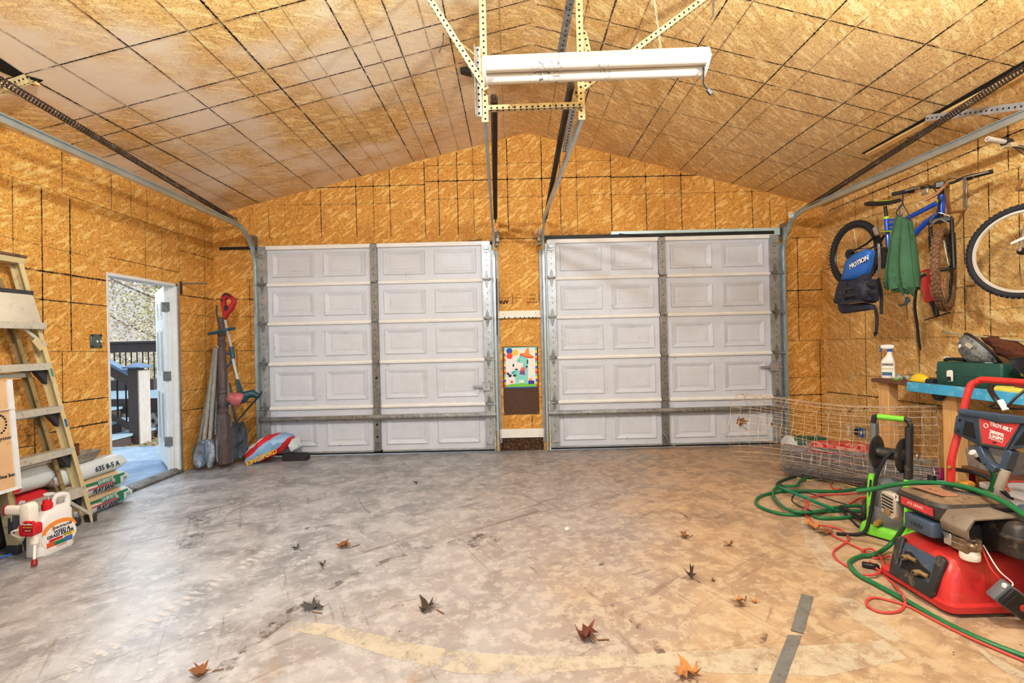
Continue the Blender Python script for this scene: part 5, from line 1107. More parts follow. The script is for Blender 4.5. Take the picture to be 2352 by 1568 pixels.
# handlebar
g0, g1 = q_(2049,446,3.33), q_(2281,393,3.72); mid = q_(2163,424,3.53)
b = B(); b.tube([HT, mid-Z*.01], .02, 10); b.bar(mid-V((.03,-.03,.0)), mid+V((.015,-.01,0)), .05,.05,Z); b.build('stem', m_bblk, D, bev=.006)
b = B(); hp = [g0, g0.lerp(mid,.5)+Z*.012, mid-bar*.09, mid, mid+bar*.07, g1.lerp(mid,.5)+Z*.012, g1]; b.tube(spline(hp,4), .0115, 10); hbz = b.build('handlebar', m_bblk, D)
for g, o_ in ((g0,mid),(g1,mid)):
    d_ = (o_-g).normalized(); b = B(); b.tube([g, g+d_*.11],[.017,.016],12); b.tube([g+d_*.115,g+d_*.15],.022,12); b.build('grip', m_rub, hbz)
    b = B(); q = g+d_*.17; b.tube(spline([q, q+V((-.02,-.05,-.0)), g+d_*.06+V((-.02,-.07,-.005))],5), .006, 6); b.build('brake_lever', m_chr, hbz)
b = B()
for o_, e_ in ((g0,c_),(g1,c_),(g0,HB+X*-.03)):
    d_ = (mid-o_).normalized(); s_ = o_+d_*.17; b.tube(spline([s_, s_.lerp(mid,.6)+V((-.07,-.05,.0)), HT+V((-.05,-.03,-.03)), e_],6), .003, 5)
b.build('cable', m_blk, D)
b = B(); b.box(mid+V((-.11,.03,-.045)),(.02,.06,.05)); b.build('number_plate', m_chr, D, bev=.004)
# hooks for the bike
m_vinyl = mat('hook_vinyl', (150,110,70), .45, .2, var=.25); m_hook = mat('hook_steel', (170,164,150), .3, .6, var=.2)
h0 = q_(2217,418,XR-.012); D = thing('bike_hook', 'bent steel wall hook holding the handlebar end of the blue bike', 'hook', h0)
b = B(); b.bar(h0+Z*.03, q_(2217,478,XR-.012), .035, .012, X); b.build('mounting_strap', m_hook, D, bev=.003)
b = B(); e0 = q_(2217,478,XR-.02); b.tube(spline([e0, e0+V((-.03,0,-.03)), q_(2200,486,3.72), q_(2173,490,3.56), ],6), .012, 8); b.build('lower_arm', m_vinyl, D)
b = B(); b.tube(spline([q_(2173,490,3.56)+V((.03,0,0)), q_(2176,455,3.5), q_(2176,424,3.45), q_(2168,428,3.38), q_(2150,446,3.34), q_(2128,458,3.30)],6), .013, 10); b.build('hook_arm', m_vinyl, D)
b = B(); b.lathe([(.014,-.004),(.014,.004)], q_(2127,458,3.30), (.5,.5,-.3), 10); b.build('end_cap', m_chr, D)
h0 = q_(2068,472,XR-.012); D = thing('bike_hook', 'steel wall hook behind the top tube of the blue bike', 'hook', h0)
b = B(); b.bar(q_(2068,470,XR-.012), q_(2068,500,XR-.012), .035,.012,X); b.build('mounting_strap', m_hook, D, bev=.003)
b = B(); b.tube(spline([q_(2068,500,XR-.02), q_(2067,505,3.7), q_(2067,508,3.50), q_(2068,492,3.44)],6), .012, 8); b.build('hook_arm', m_hook, D)
# ---- second bike
F2 = q_(2352,577,3.60); D = thing('silver_bike', 'bike with black tyre and pale rim hanging at the right edge', 'bicycle', (3.52,2.9,1.9))
A2 = V((.94,.34,0)).normalized(); wheel(D, F2, A2, .33, .021, m_tyre, m_rims, 'front', 64, .004)
b = B(); b.bar(F2+V((-.07,-.1,.09)), F2+V((-.07,.02,.06)), .02,.005,X); b.build('reflector', m_white, D, bev=.002)
hb = F2+V((0,-.16,.56)); cw = F2+V((0,-.115,.385))
for s_ in (-1,1): b = B(); b.tube(spline([F2+A2*.055*s_, F2.lerp(cw,.7)+A2*.058*s_, cw+A2*.03*s_],5), [.010,.011,.012,.013,.014,.015,.016,.016,.016,.016,.016], 10); b.build('fork_leg', m_chr, D)
b = B(); b.bar(cw-A2*.04, cw+A2*.04, .05,.04,Z); b.tube([cw, hb],.017,10); b.build('fork_crown', m_chr, D, bev=.006)
b = B(); b.tube([cw+(hb-cw)*.2, hb],.024,12); b.build('head_tube', m_chr, D)
b = B(); st = hb+V((0,.05,.12)); b.tube([hb, hb+V((0,-.03,.11)), st],.017,10); b.build('stem', m_bblk, D)
b = B(); gL, gR = q_(2268,319,3.22), st+V((.2,-.02,.0)); b.tube(spline([gL, gL.lerp(st,.6)+Z*.0, st, gR],6), .012, 10); hbz = b.build('handlebar', m_chr, D)
d_ = (st-gL).normalized(); b = B(); b.tube([gL, gL+d_*.125],[.018,.017],12); b.build('grip', mat('grip_silver',(206,204,198),.35,.3), hbz)
b = B(); b.tube([gL+d_*.125,gL+d_*.165],.027,14); b.build('shifter', m_bblk, hbz)
b = B(); q = gL+d_*.15; b.tube(spline([q, q+V((-.02,-.04,-.04)), gL+d_*.08+V((-.02,-.05,-.06)), gL+d_*.05+V((-.02,-.05,-.085))],5), .007, 6); b.box(q+V((0,-.02,-.03)),(.05,.05,.03)); b.build('brake_lever', m_chr, hbz)
b = B()
for k in range(4): b.tube(spline([q+V((0,-.02,-.03)), q+V((.03*k,-.1-.03*k,-.12-.02*k)), cw+V((-.04,-.05,.12-.03*k)), cw+V((-.03,0,-.02))],8), .003, 5)
b.build('cable', m_blk, D)
R2 = F2+V((0,-1.05,.02)); wheel(D, R2, (1,0,0), .345, .021, m_tyre, m_rims, 'rear', 24, .004)
b2 = F2+V((0,-.62,-.02)); sc = F2+V((0,-.75,.42)); dark = mat('frame_grey', (60,62,70), .3, .3)
for nm, a, c in (('top_tube',hb-Z*.05,sc),('down_tube',hb-Z*.12,b2),('seat_tube',sc,b2)): b = B(); b.tube([a,c],.018,10); b.build(nm, dark, D)
for s_ in (-.06,.06):
    b = B(); b.tube([R2+X*s_, sc],.009,8); b.build('seat_stay', dark, D)
    b = B(); b.tube([R2+X*s_, b2],.01,8); b.build('chain_stay', dark, D)
b = B(); b.tube([sc, sc+V((0,-.04,.14))],.0135,8); b.build('seat_post', m_chr, D)
b = B(); b.ball(sc+V((0,-.04,.17)), .1, 12, (.75,1.3,.3)); b.build('saddle', m_bblk, D)
b = B(); b.lathe([(.09,-.004),(.09,.004)], b2-X*.05, X, 28); b.build('chainring', m_bblk, D)
h0 = hb+V((XR-.012-hb.x,.12,-.12)); D = thing('bike_hook', 'dark bracket on the wall above the wheel of the bike at the right edge', 'hook', h0)
b = B(); b.bar(h0-Z*.05, h0+Z*.06, .04,.012,X); b.build('mounting_strap', m_bblk, D, bev=.003); b = B(); b.tube([h0, h0+V((-.36,.0,-.02)), h0+V((-.37,-.04,.04))],.012,8); b.build('hook_arm', m_vinyl, D)
# ================================================================= HUNG BAGS, VEST, PUMP
VX = 3.20
def vq(x, y, k=0): return atx(x, y, VX-k)
vz = thing('life_vest', 'blue and black buoyancy vest with webbing hung over the rear wheel of the blue bike', 'vest', vq(1980,650))
def sheet(name, m_, outline, th, par, bulge=.03, X0=None):
    """padded panel: outline px polygon on plane x=VX with a bulged front"""
    b = B(); cx = sum(p[0] for p in outline)/len(outline); cy = sum(p[1] for p in outline)/len(outline); rings = []
    x0 = X0 or VX
    for s_, k in ((1,0),(1.0,th*.6),(.93,th),(.6,th+bulge*.7),(.25,th+bulge)): rings.append([atx(cx+(px-cx)*s_, cy+(py-cy)*s_, x0)+X*-k for px,py in outline])
    b.loft(rings); return b.build(name, m_, par, ang=50)
m_vb = mat('vest_blue', (40,106,190), .6, var=.12, sc=6, dirt=(28,74,140), da=.3, bump=.15, bsc=200); m_vk = mat('vest_black', (34,38,58), .7, var=.25, sc=10, dirt=(90,84,76), da=.3, bump=.3, bsc=120)
w = lambda L: [(1900+x/5.229, 480+y/5.229) for x,y in L]
sheet('upper_panel', m_vb, w([(215,860),(250,700),(270,620),(380,530),(500,480),(580,500),(555,640),(520,770),(430,830),(330,855)]), .05, vz, .02)
sheet('side_edge', m_vk, w([(560,500),(590,500),(560,760),(530,830),(505,800),(540,650)]), .03, vz, .01, VX+.03)
sheet('lower_panel', m_vk, w([(215,860),(330,855),(430,830),(520,770),(540,840),(600,840),(630,930),(620,1100),(560,1130),(440,1100),(200,1150),(140,1130),(180,940)]), .07, vz, .03)
sheet('pocket_bag', m_vk, w([(480,890),(540,840),(610,850),(640,950),(620,1090),(500,1080)]), .12, vz, .03)
sheet('bottom_flap', m_vk, w([(170,1150),(300,1140),(450,1120),(580,1150),(600,1200),(400,1230),(230,1255),(190,1220)]), .05, vz, .015)
for L in ([(190,1120),(225,860)],[(410,1080),(450,830)],[(150,1130),(420,1095)],[(185,1045),(600,980)],[(215,960),(600,890)]):
    (a0,b0),(a1,b1) = w(L); b = B(); b.bar(vq(a0,b0,.108), vq(a1,b1,.108), .028,.006,X); b.build('webbing_strap', m_blk, vz)
for L in ([(610,830),(650,1000),(650,1260)],[(580,1200),(600,1300),(590,1500),(560,1510)]):
    P_ = [vq(*p,.02) for p in w(L)]; b = B()
    for i in range(len(P_)-1): b.bar(P_[i],P_[i+1],.036,.004,X)
    b.build('hanging_strap', m_blk, vz)
tp = vq(*w([(378,640)])[0],.078); text('MOTION', .06, m_white, tp, V((0,-1,.22)), V((0,.1,1)), vz, bold=.002, ext=.001)
pts = w([(295,640),(380,600),(450,592),(440,610),(370,620),(310,650)]); b = B(); b.poly([vq(*p,.076) for p in pts]); b.build('logo_swoosh', m_ink, vz, flat=True)
# green drawstring sack
GX = 3.20; gs = thing('green_sack', 'green cloth drawstring sack hanging from the left grip of the blue bike', 'sack', atx(2075,600,GX))
m_gc = mat('green_cloth', (58,100,70), .85, var=.2, sc=5, dirt=(34,70,48), da=.3, bump=.25, bsc=180)
b = B(); L0 = [(2062,496),(2052,545),(2046,590),(2042,625),(2038,660)]; R0 = [(2094,508),(2099,545),(2103,590),(2107,630),(2109,662)]; rings = []
for i in range(len(L0)):
    a0, a1 = atx(*L0[i],GX), atx(*R0[i],GX); dep = (.025,.05,.065,.075,.06)[i]; c0 = (a0+a1)/2; hw = (a1-a0)/2
    rings.append([c0+hw*math.cos(t)+X*(-dep*math.sin(t))*(1+.0)+V((-1,0,0))*(.02*math.sin(7*t+i*.4))*(1 if math.sin(t) >= 0 else .3)+Z*(.012*math.sin(5*t+2) if i == 4 else 0) for t in [2*math.pi*k/40 for k in range(40)]])
b.loft([ring for ring in rings], True); b.build('sack_body', m_gc, gs, ang=70)
b = B(); a0, a1 = atx(2046,655,GX), atx(2108,668,GX)
for k in range(9):
    q = a0.lerp(a1,k/8); b.poly([q+V((-.05,.03,.03)),q+V((-.06,-.03,.03)),q+V((-.04,-.02,-.045+.02*math.sin(k*2.1))),q+V((-.03,.025,-.03))])
b.build('gathered_hem', m_gc, gs, flat=True)
b = B(); gp = g0+(mid-g0).normalized()*.09
b.tube(spline([gp+Z*.018,gp+V((-.018,0,0)),atx(2073,467,GX),atx(2059,486,GX),atx(2063,498,GX)],6),.004,5); b.tube(spline([gp+V((-.018,0,0)),atx(2074,467,GX),atx(2085,488,GX),atx(2094,510,GX)],6),.004,5); b.build('drawstring', m_ink, gs)
q = atx(2081,668,GX); b = B(); b.tube([q,q-Z*.05],.006,6); b.build('cord_toggle', m_white, gs)
# small blue-grey hook left of pump with hanging thread
q = atx(2082,690,XR-.0005); D = thing('small_hook', 'small blue-grey metal hook on the wall below the green sack', 'hook', q)
b = B(); b.prism([(-.09,-.03),(-.06,-.035),(-.01,-.02),(.01,.04),(.0,.05),(.055,-.005),(.0,-.045),(-.085,-.05)], q, V((0,-1,0)), Z, .008); b.build('hook_plate', mat('hook_bluegrey',(96,120,136),.5,.3), D, bev=.001)
b = B(); b.tube([q+V((-.004,0,0)), q+V((-.004,-.01,-.19))],.002,5); b.build('thread', m_ink, D)
# red hand pump with hose, hung upside down on the wall
PX = 3.839
pq = lambda x,y,k=0: atx(2090+x/9.8, 580+y/9.8, PX-k)
D = thing('air_pump', 'red plastic air pump with black hose hanging on the wall behind the muddy front wheel', 'air pump', pq(450,800)); m_pr = mat('pump_red', (226,62,52), .4, var=.1, sc=6)
ax_ = (pq(560,1130)-pq(430,540)); up_ = ax_.normalized(); x_ = ax_.cross(X).normalized()
b = B(); a0, a1 = pq(440,540), pq(535,1100)
b.loft([[q+x_*u+X*v_ for u,v_ in rrect(.115*s_,.10*s_,.02,4)] for q,s_ in ((a0,1),(a0.lerp(a1,.05),1.04),(a0.lerp(a1,.08),1),(a0.lerp(a1,.9),1),(a1,.8))]); b.build('pump_body', m_pr, D, bev=0)
b = B(); b.loft([[q+x_*u+X*v_ for u,v_ in rrect(.05*s_,.05*s_,.024,4)] for q,s_ in ((a1,1.3),(a1+up_*.05,.9),(a1+up_*.13,.8))]); b.build('pump_shaft', m_bblk, D)
e0 = a1+up_*.14; b = B(); b.tube([e0+x_*-.13,e0+x_*.13],.006,6); b.build('foot_bar', m_bblk, D)
b = B(); b.tube(spline([pq(200,450),pq(330,410),pq(460,380),pq(560,365)],5),.014,8,sq=.7); b.tube([pq(430,430),pq(460,540)],.014,8); b.build('pump_handle', m_pr, D)
b = B(); b.tube(spline([pq(360,540,.04),pq(320,505,.05),pq(250,560,.05),pq(150,800,.05),pq(110,1100,.04),pq(120,1350,.03),pq(160,1600,.02),pq(190,1900,.02),pq(220,2120,.02)],6),.012,8); hs = b.build('hose', m_rub, D)
b = B(); b.tube([pq(220,2110,.02),pq(240,2200,.02),],[.013,.005],8); b.build('hose_tip', m_bblk, hs)
text('BIG AIR', .06, m_white, pq(555,830,.053), up_, (-X).cross(up_), D, bold=.001); text('double action', .022, m_white, pq(470,850,.053), up_, (-X).cross(up_), D)
# ================================================================= WORK BENCH AND WHAT STANDS ON IT
m_2x4 = mat('stud_wood', (226,180,118), .65, var=.12, sc=5, stretch=(12,12,1.2), dirt=(180,130,80), da=.2)
m_bwood = mat('bench_brown', (112,74,52), .65, var=.25, sc=5, stretch=(12,1.5,12), dirt=(70,46,34), da=.3)
m_bpaint = mat('bench_blue', (70,170,214), .55, var=.12, sc=9, dirt=(150,206,224), da=.4)
BT = atx(2005,868,3.37).z; YE = atx(2003,872,3.37).y
D = thing('workbench', 'rough workbench with a blue painted front board along the right wall', 'workbench', (3.6,3.6,0))
b = B(); b.bb((3.36,2.2,BT-.036),(3.87,YE,BT)); b.build('bench_top', m_bwood, D, bev=.004)
a, c = atx(2090,884,3.355), V((3.47,2.2,BT-.02)); p0 = V((3.355,a.y,BT-.02)); p1 = V((3.355,2.2,BT-.02))
b = B(); b.loft([[V((3.325,y,z_)) if k in (0,3) else V((3.36,y,z_)) for k,z_ in enumerate((BT-.075,BT-.075,BT+.004,BT+.004))] for y in (2.2,a.y)]); b.build('front_board', m_bpaint, D, bev=.003)
for (px,w_),xx in (((2034,.085),3.44),((2185,.085),3.44)):
    q = atx(px,900,xx); b = B(); b.bb((xx-.02,q.y-.06,0),(xx+.07,q.y+.06,BT-.036)); b.build('leg', m_2x4, D, bev=.004)
b = B(); b.bb((3.45,3.1,.30),(3.87,3.85,.32)); b.build('lower_shelf', m_bwood, D, bev=.003)
for yy in (3.13,3.82): b = B(); b.bb((3.78,yy-.045,0),(3.86,yy+.045,.30)); b.build('shelf_leg', m_2x4, D)
# spray bottle
c = atx(2041,866,3.5); c.z = BT; D = thing('spray_bottle', 'white spray bottle with blue trigger on the far end of the workbench', 'bottle', c)
ex, ey = V((.64,-.77,0)), V((.77,.64,0))
m_cr = mat('bottle_cream', (246,240,226), .35, var=.04)
b = B(); b.loft([[c+ex*(x_+sh)+ey*y_+Z*z_ for x_,y_ in rrect(.105*w_,.065*d_,.02,4)] for w_,d_,z_,sh in ((.95,.95,0,0),(1,1,.01,0),(1,1,.14,0),(.93,.95,.165,0),(.55,.7,.20,.008),(.36,.55,.235,.012),(.36,.55,.25,.012))]); b.build('bottle_body', m_cr, D, ang=60)
b = B(); b.lathe([(.02,.245),(.02,.268)], c+ex*.012, Z, 14); b.build('collar', mat('bottle_blue',(30,100,190),.4), D)
b = B(); b.loft([[c+ex*(.012+u)+ey*y_+Z*(.29+z_) for y_,z_ in rrect(.032,h_,.01,3)] for u,h_ in ((.035,.03),(.0,.045),(-.05,.04),(-.065,.025))]); hd_ = b.build('spray_head', m_cr, D)
b = B(); b.tube(spline([c+ex*-.045+Z*.278,c+ex*-.055+Z*.258,c+ex*-.06+Z*.238],4),.007,8); b.tube([c+ex*-.05+Z*.29,c+ex*-.066+Z*.29],.01,8); b.build('trigger', mat('bottle_blue',(1,1,1)), hd_)
fr = ex.cross(Z); fr = -fr if fr.y > 0 else fr
b = B(); o_ = c+fr*.0335
for z0,z1,m_i in ((.118,.136,0),(.085,.09,1),(.04,.055,2),(.025,.04,3)): b.mi = m_i; b.prism([(-.042,z0),(.042,z0),(.042,z1),(-.042,z1)], o_, ex, Z, .0006)
for m_i, nm in ((0,''),): pass
b.build('label', [m_ink, mat('lab_gold',(200,180,80),.5), mat('lab_teal',(60,120,130),.5), m_prb], D, flat=True)
text('BIOCLEAN', .016, m_cr, o_+fr*.0012+Z*.127, ex, Z, D)
# small things beside it
def jar(lb, px, xx, r, h, mb, ml, cat='jar', nm='small_jar', body=None):
    c = atx(*px,xx); c.z = BT; D = thing(nm, lb, cat, c, 'small clutter on the bench end'); b = B(); b.lathe([(r*.9,0),(r,.004),(r,h*.7),(r*.85,h*.78)], c, Z, 14); b.build('jar_body', mb, D); b = B(); b.lathe([(r*.9,h*.78),(r*.9,h),(r*.8,h+.002)], c, Z, 14); b.build('lid', ml, D)
m_gls = mat('cloudy_glass', (190,196,186), .15, var=.15); m_gld = mat('brass', (190,160,80), .35, .6)
jar('tall white tube standing right of the spray bottle', (2053,868), 3.44, .012, .085, m_cr, m_white)
jar('small clear jar with grey lid on the bench right of the spray bottle', (2066,870), 3.46, .026, .045, m_gls, m_galv)
jar('low green tin on the bench right of the spray bottle', (2060,873), 3.40, .03, .022, mat('tin_green',(120,170,80),.4), m_gls)
jar('small brass-lidded jar on the bench left of the yellow mask', (2084,868), 3.56, .022, .04, m_gls, m_gld)
jar('tiny grey jar at the back of the bench left of the yellow mask', (2096,866), 3.62, .018, .038, m_gls, m_galvd)
c = atx(2113,872,3.45); c.z = BT; D = thing('dust_mask', 'yellow moulded dust mask lying on the bench left of the green toolbox', 'mask', c); m_yel = mat('mask_yellow', (244,206,50), .45, var=.1, dirt=(190,150,40), da=.3)
b = B(); rings = []
for i in range(8):
    a_ = math.pi*i/7; rings.append([c+V((.035*math.cos(a_)-.0, .085*math.cos(t)*(.4+.6*math.sin(a_)), .012+.06*math.sin(t/1)*math.sin(a_))) for t in [math.pi*k/12 for k in range(13)]])
b.loft(rings, False); b.build('mask_cup', m_yel, D)
b = B(); b.tube(spline([c+V((-.02,.1,.008)),c+V((-.05,.04,.01)),c+V((-.05,-.05,.008)),c+V((.0,-.11,.01)),c+V((.03,-.06,.012))],6),.006,6); b.build('strap', m_yel, D)
b = B(); b.tube([c+V((-.03,-.085,.012)),c+V((-.045,-.085,.012))],.013,10); b.build('valve', m_yel, D)
c = atx(2139,876,3.43); c.z = BT; b = B(); b.loft([[c+V((x_,y_,z_)) for x_,y_ in rrect(.05*s,.07*s,.012,3)] for s,z_ in ((1,0),(1,.028),(.8,.036))]).jitter(.004,40); tag(b.build('dark_pouch', m_ink), 'small dark blue pouch squeezed against the left end of the green toolbox', 'pouch')
# toolbox
ty0, ty1 = atx(2147,878,3.40).y, atx(2300,890,3.40).y; c = V((3.51,(ty0+ty1)/2,BT)); L = ty0-ty1; m_tb = mat('toolbox_green', (34,84,72), .45, var=.18, sc=7, dirt=(120,140,120), da=.15, bump=.08)
D = thing('toolbox', 'old dark green toolbox on the workbench', 'toolbox', c); W = .21
b = B(); b.loft([[c+V((y_,x_,z_)) for x_,y_ in rrect(L*s,W*s2,.02,3)] for s,s2,z_ in ((.985,.97,0),(1,1,.008),(1,1,.085))]); b.build('lower_case', m_tb, D)
b = B(); b.loft([[c+V((y_,x_,z_)) for x_,y_ in rrect(L*s,W*s2,.02,3)] for s,s2,z_ in ((1.02,1.05,.083),(1.02,1.05,.1),(1.0,1.0,.102),(.99,.97,.17),(.97,.9,.182))]); b.build('lid', m_tb, D, ang=30)
b = B(); q = c+V((-W/2-.012,L*.22,.075)); b.loft([[q+V((0,x_,y_)) for x_,y_ in rrect(.045,.09,.012,3)],[q+V((-.012,x_,y_)) for x_,y_ in rrect(.04,.085,.012,3)]]); lt_ = b.build('latch', m_cr, D)
b = B(); q = q+V((-.0125,0,-.022)); b.loft([[q+V((0,x_,y_)) for x_,y_ in rrect(.036,.034,.006,3)],[q+V((-.003,x_,y_)) for x_,y_ in rrect(.034,.032,.006,3)]]); b.build('latch_button', m_blk, lt_)
b = B(); zt_ = c.z+.182; b.tube(spline([V((c.x-.01,c.y+.11,zt_)),V((c.x-.01,c.y+.095,zt_+.035)),V((c.x-.01,c.y-.02,zt_+.04)),V((c.x-.01,c.y-.10,zt_+.035)),V((c.x-.01,c.y-.13,zt_))],5),.012,8,sq=.7); b.build('carry_handle', m_blk, D)
b = B(); b.bb((c.x-.03,c.y-.1,zt_-.002),(c.x+.02,c.y+.07,zt_+.004)); b.build('handle_plate', m_white, D)
b = B(); q = c+V((-W/2-.001,-.08,.04)); b.torus(q,(-1,0,0),.03,.003,24,5); b.build('embossed_badge', m_tb, D)
# goggles and welding mask on the toolbox
q = V((c.x+.02,ty0-.10,zt_)); D = thing('goggles', 'black goggles with clear strap lying on the toolbox lid', 'goggles', q); b = B()
b.tube(spline([q+V((-.06,.08,.012)),q+V((-.07,.02,.02)),q+V((-.05,-.06,.02)),q+V((.03,-.09,.016))],6),.013,8); b.build('frame', m_blk, D)
b = B(); b.tube(spline([q+V((-.06,.08,.012)),q+V((-.02,.12,.03)),q+V((.04,.10,.012))],6),.008,6); b.build('strap', m_white, D)
q = atx(2248,800,3.55); q.z = zt_+.0; D = thing('welding_helmet', 'scuffed grey welding helmet tipped on the toolbox lid', 'helmet', q)
m_wh = mat('helmet_grey', (122,126,124), .55, var=.25, sc=14, dirt=(60,60,56), da=.6, bump=.2)
cm = atx(2257,802,3.53); nh = V((.72,-.38,.60)).normalized(); e1 = V((.5,-.5,-.66)); e1 = (e1-nh*e1.dot(nh)).normalized(); e2 = nh.cross(e1); rings = []
SH = lambda th,t: cm+(e1*.150*math.cos(t)-e2*.115*math.sin(t))*math.sin(th)-nh*.128*math.cos(th)
for i in range(10):
    th = R(4+86*i/9); rings.append([SH(th,2*math.pi*k/28) for k in range(28)])
for r_ in rings:
    for p_ in r_: p_.z = max(p_.z, zt_+.004)
b = B(); b.loft(rings, False); b.build('shell', m_wh, D, ang=80)
b = B(); b.tube(rings[-1], .010, 8, True); b.build('rim_edge', m_blk, D)
b = B(); b.loft([[cm+(p_-cm)*.93 for p_ in rings[8]],[cm+(p_-cm)*.93 for p_ in rings[4]]]); b.build('liner', m_blk, D)
P3 = lambda th,t: SH(R(th),R(t))
for (x,y),(w_,h_),m_,nm in (((62,118),(.055,.03),mat('sticker_tan',(170,164,140),.5),'sticker'),((45,150),(.04,.028),m_white,'oval_sticker')):
    q = P3(x,y); nn = (q-(cm-nh*.02)).normalized(); ux_ = V((-.1,-1,-.5)); ux_ = (ux_-nn*ux_.dot(nn)).normalized(); uy_ = nn.cross(ux_)
    b = B(); b.prism(rrect(w_,h_,.004 if nm == 'sticker' else .0139,4), q+nn*.004, ux_, uy_, .002); b.build(nm, m_, D)
q = P3(80,40); b = B(); b.lathe([(.012,0),(.01,.006)], q, (-1,0,.2), 10); b.build('pivot_knob', m_blk, D)
# black helmet
c = V((3.46,3.14,BT+.20)); D = thing('black_helmet', 'shiny black helmet upside down on the bench at the right edge', 'helmet', V((c.x,c.y,BT))); m_bh = mat('helmet_gloss', (22,30,44), .15, var=.3, sc=8, coat=.6, dirt=(90,90,92), da=.15)
b = B(); b.lathe([(.02,-.126),(.07,-.115),(.11,-.08),(.14,-.02),(.15,.03),(.146,.036),(.13,.03),(.10,-.05),(.02,-.08)], c, V((.0,.12,1)), 28, False); b.build('shell', m_bh, D)
b = B(); b.torus(c+V((0,.005,.034)), V((.0,.12,1)), .148, .006, 32, 6); b.build('rim_edge', m_blk, D)
for a_ in (200,225,245): q = c+V((.142*math.cos(R(a_)),.142*math.sin(R(a_)),.0)); b = B(); b.lathe([(.008,-.002),(.008,.006)], q, (math.cos(R(a_)),math.sin(R(a_)),-.2), 10); b.build('rivet', m_chr, D)
# rod and driftwood behind
a, c_ = atx(2163,763,3.80), atx(2420,790,3.70); b = B(); b.tube([a,a.lerp(c_,.05),c_],[.004,.009,.009],8); tag(b.build('thin_rod', mat('rod',(206,196,160),.5,.2)), 'thin pale pointed rod lying across the top of the welding helmet', 'rod')
D = thing('split_log', 'rough dark reddish split log leaning behind the helmets on the bench', 'log', (3.75,3.2,BT)); m_log = mat('log_red', (104,54,34), .85, var=.4, sc=6, stretch=(6,1,6), dirt=(30,20,16), da=.5, bump=.5)
b = B(); pts = [atx(2255,772,3.78),atx(2290,790,3.76),atx(2330,808,3.75),atx(2390,826,3.74),V((3.72,2.72,BT+.07))]; b.tube(spline(pts,6),[.02+.05*min(1,i/8) for i in range(25)],9); b.jitter(.03,9); b.build('log_body', m_log, D, ang=25)
b = B(); b.bb((3.37,2.96,BT+.001),(3.56,3.24,BT+.075)); tag(b.build('wood_block', m_log, bev=.008), 'dark reddish wood block under the black helmet', 'block')
c = atx(2335,888,3.40); c.z = BT; D = b = B(); b.loft([[c+V((x_,y_,z_)) for x_,y_ in rrect(.13*s,.26*s,.03,3)] for s,z_ in ((1,.002),(1.02,.012),(.8,.03),(.3,.034))]).jitter(.012,18); tag(b.build('yellow_cloth', mat('cloth_yellow',(236,216,96),.8,var=.15,sc=12)), 'yellow cloth lying on the bench under the black helmet', 'cloth')
q = atx(2155,902,3.40); b = B(); b.loft([[q+V((x_*.5,y_,z_)) for x_,y_ in rrect(.05*s,.11*s,.015,3)] for s,z_ in ((.6,-.06),(1,-.03),(1,.0),(.9,.012))]); tag(b.build('clamp_head', m_bblk), 'black clamp gripping the underside of the bench front', 'clamp')
# ================================================================= WALL OUTLET
q = atx(1980,992,XR); D = thing('wall_outlet', 'grey outlet box with blue face and black plug low on the right wall', 'outlet', q)
b = B(); b.bb((XR-.03,q.y-.07,q.z-.055),(XR-.001,q.y+.07,q.z+.055)); b.build('box_body', mat('outlet_grey',(150,160,170),.4,.3), D, bev=.006)
b = B(); b.bb((XR-.034,q.y-.066,q.z-.05),(XR-.0301,q.y-.002,q.z+.05)); b.build('blue_face', mat('outlet_blue',(30,90,180),.4), D, bev=.003)
b = B(); b.bb((XR-.038,q.y-.048,q.z-.018),(XR-.0341,q.y-.02,q.z+.018)); b.build('socket', m_cr, D, bev=.002)
b = B(); b.lathe([(.032,0),(.03,.03),(.02,.034)], (XR-.03,q.y+.035,q.z), (-1,0,0), 16); b.build('plug', m_bblk, D)
b = B(); b.lathe([(.016,0),(.012,.02)], (XR-.002,q.y+.115,q.z-.005), (-1,0,0), 12); b.build('conduit_knob', m_white, D)
q = atx(1949,987,XR-.0005); b = B(); b.loft([[q+V((-k,0,0))-Y*u+Z*v_ for u,v_ in ((-.03,.06),(.03,.055),(.025,.0),(.035,-.03),(.0,-.075),(-.03,-.06),(-.012,-.0))] for k in (0,.003)]); tag(b.build('paper_scrap', m_white), 'torn white paper scrap stuck to the right wall left of the outlet', 'paper')
# ================================================================= WIRE FENCING
m_wire = mat('fence_wire', (176,172,168), .4, .5, var=.35, sc=16, dirt=(110,84,60), da=.4); m_wired = mat('fence_wire_dark', (160,158,160), .4, .4, var=.4, sc=20, dirt=(90,70,56), da=.4)
A0, A1 = V((2.62,4.66,.16)), V((3.44,3.95,.16)); d = (A1-A0).normalized(); L = (A1-A0).length; sx_ = V((-d.y,d.x,0)); D = thing('wire_fence_roll', 'roll of galvanised wire fencing on the floor partly sprung open by the right wall', 'wire fencing', V((A0.x,A0.y,0)))
rn = random.Random(5); b = B()
for k in range(130):
    a_ = 2*math.pi*k/65+rn.uniform(-.05,.05); r_ = .15*(1-.65*rn.random()**1.6); o1, o2 = rn.uniform(-.03,.03), rn.uniform(-.04,.04)
    pt = lambda t,dr=0: A0+d*(t*L)+(sx_*math.cos(a_)+Z*math.sin(a_))*(r_+dr)
    b.tube([pt(0)+d*o1, pt(.33,rn.uniform(-.012,.012)), pt(.66,rn.uniform(-.012,.012)), pt(1)+d*o2], .0026, 4)
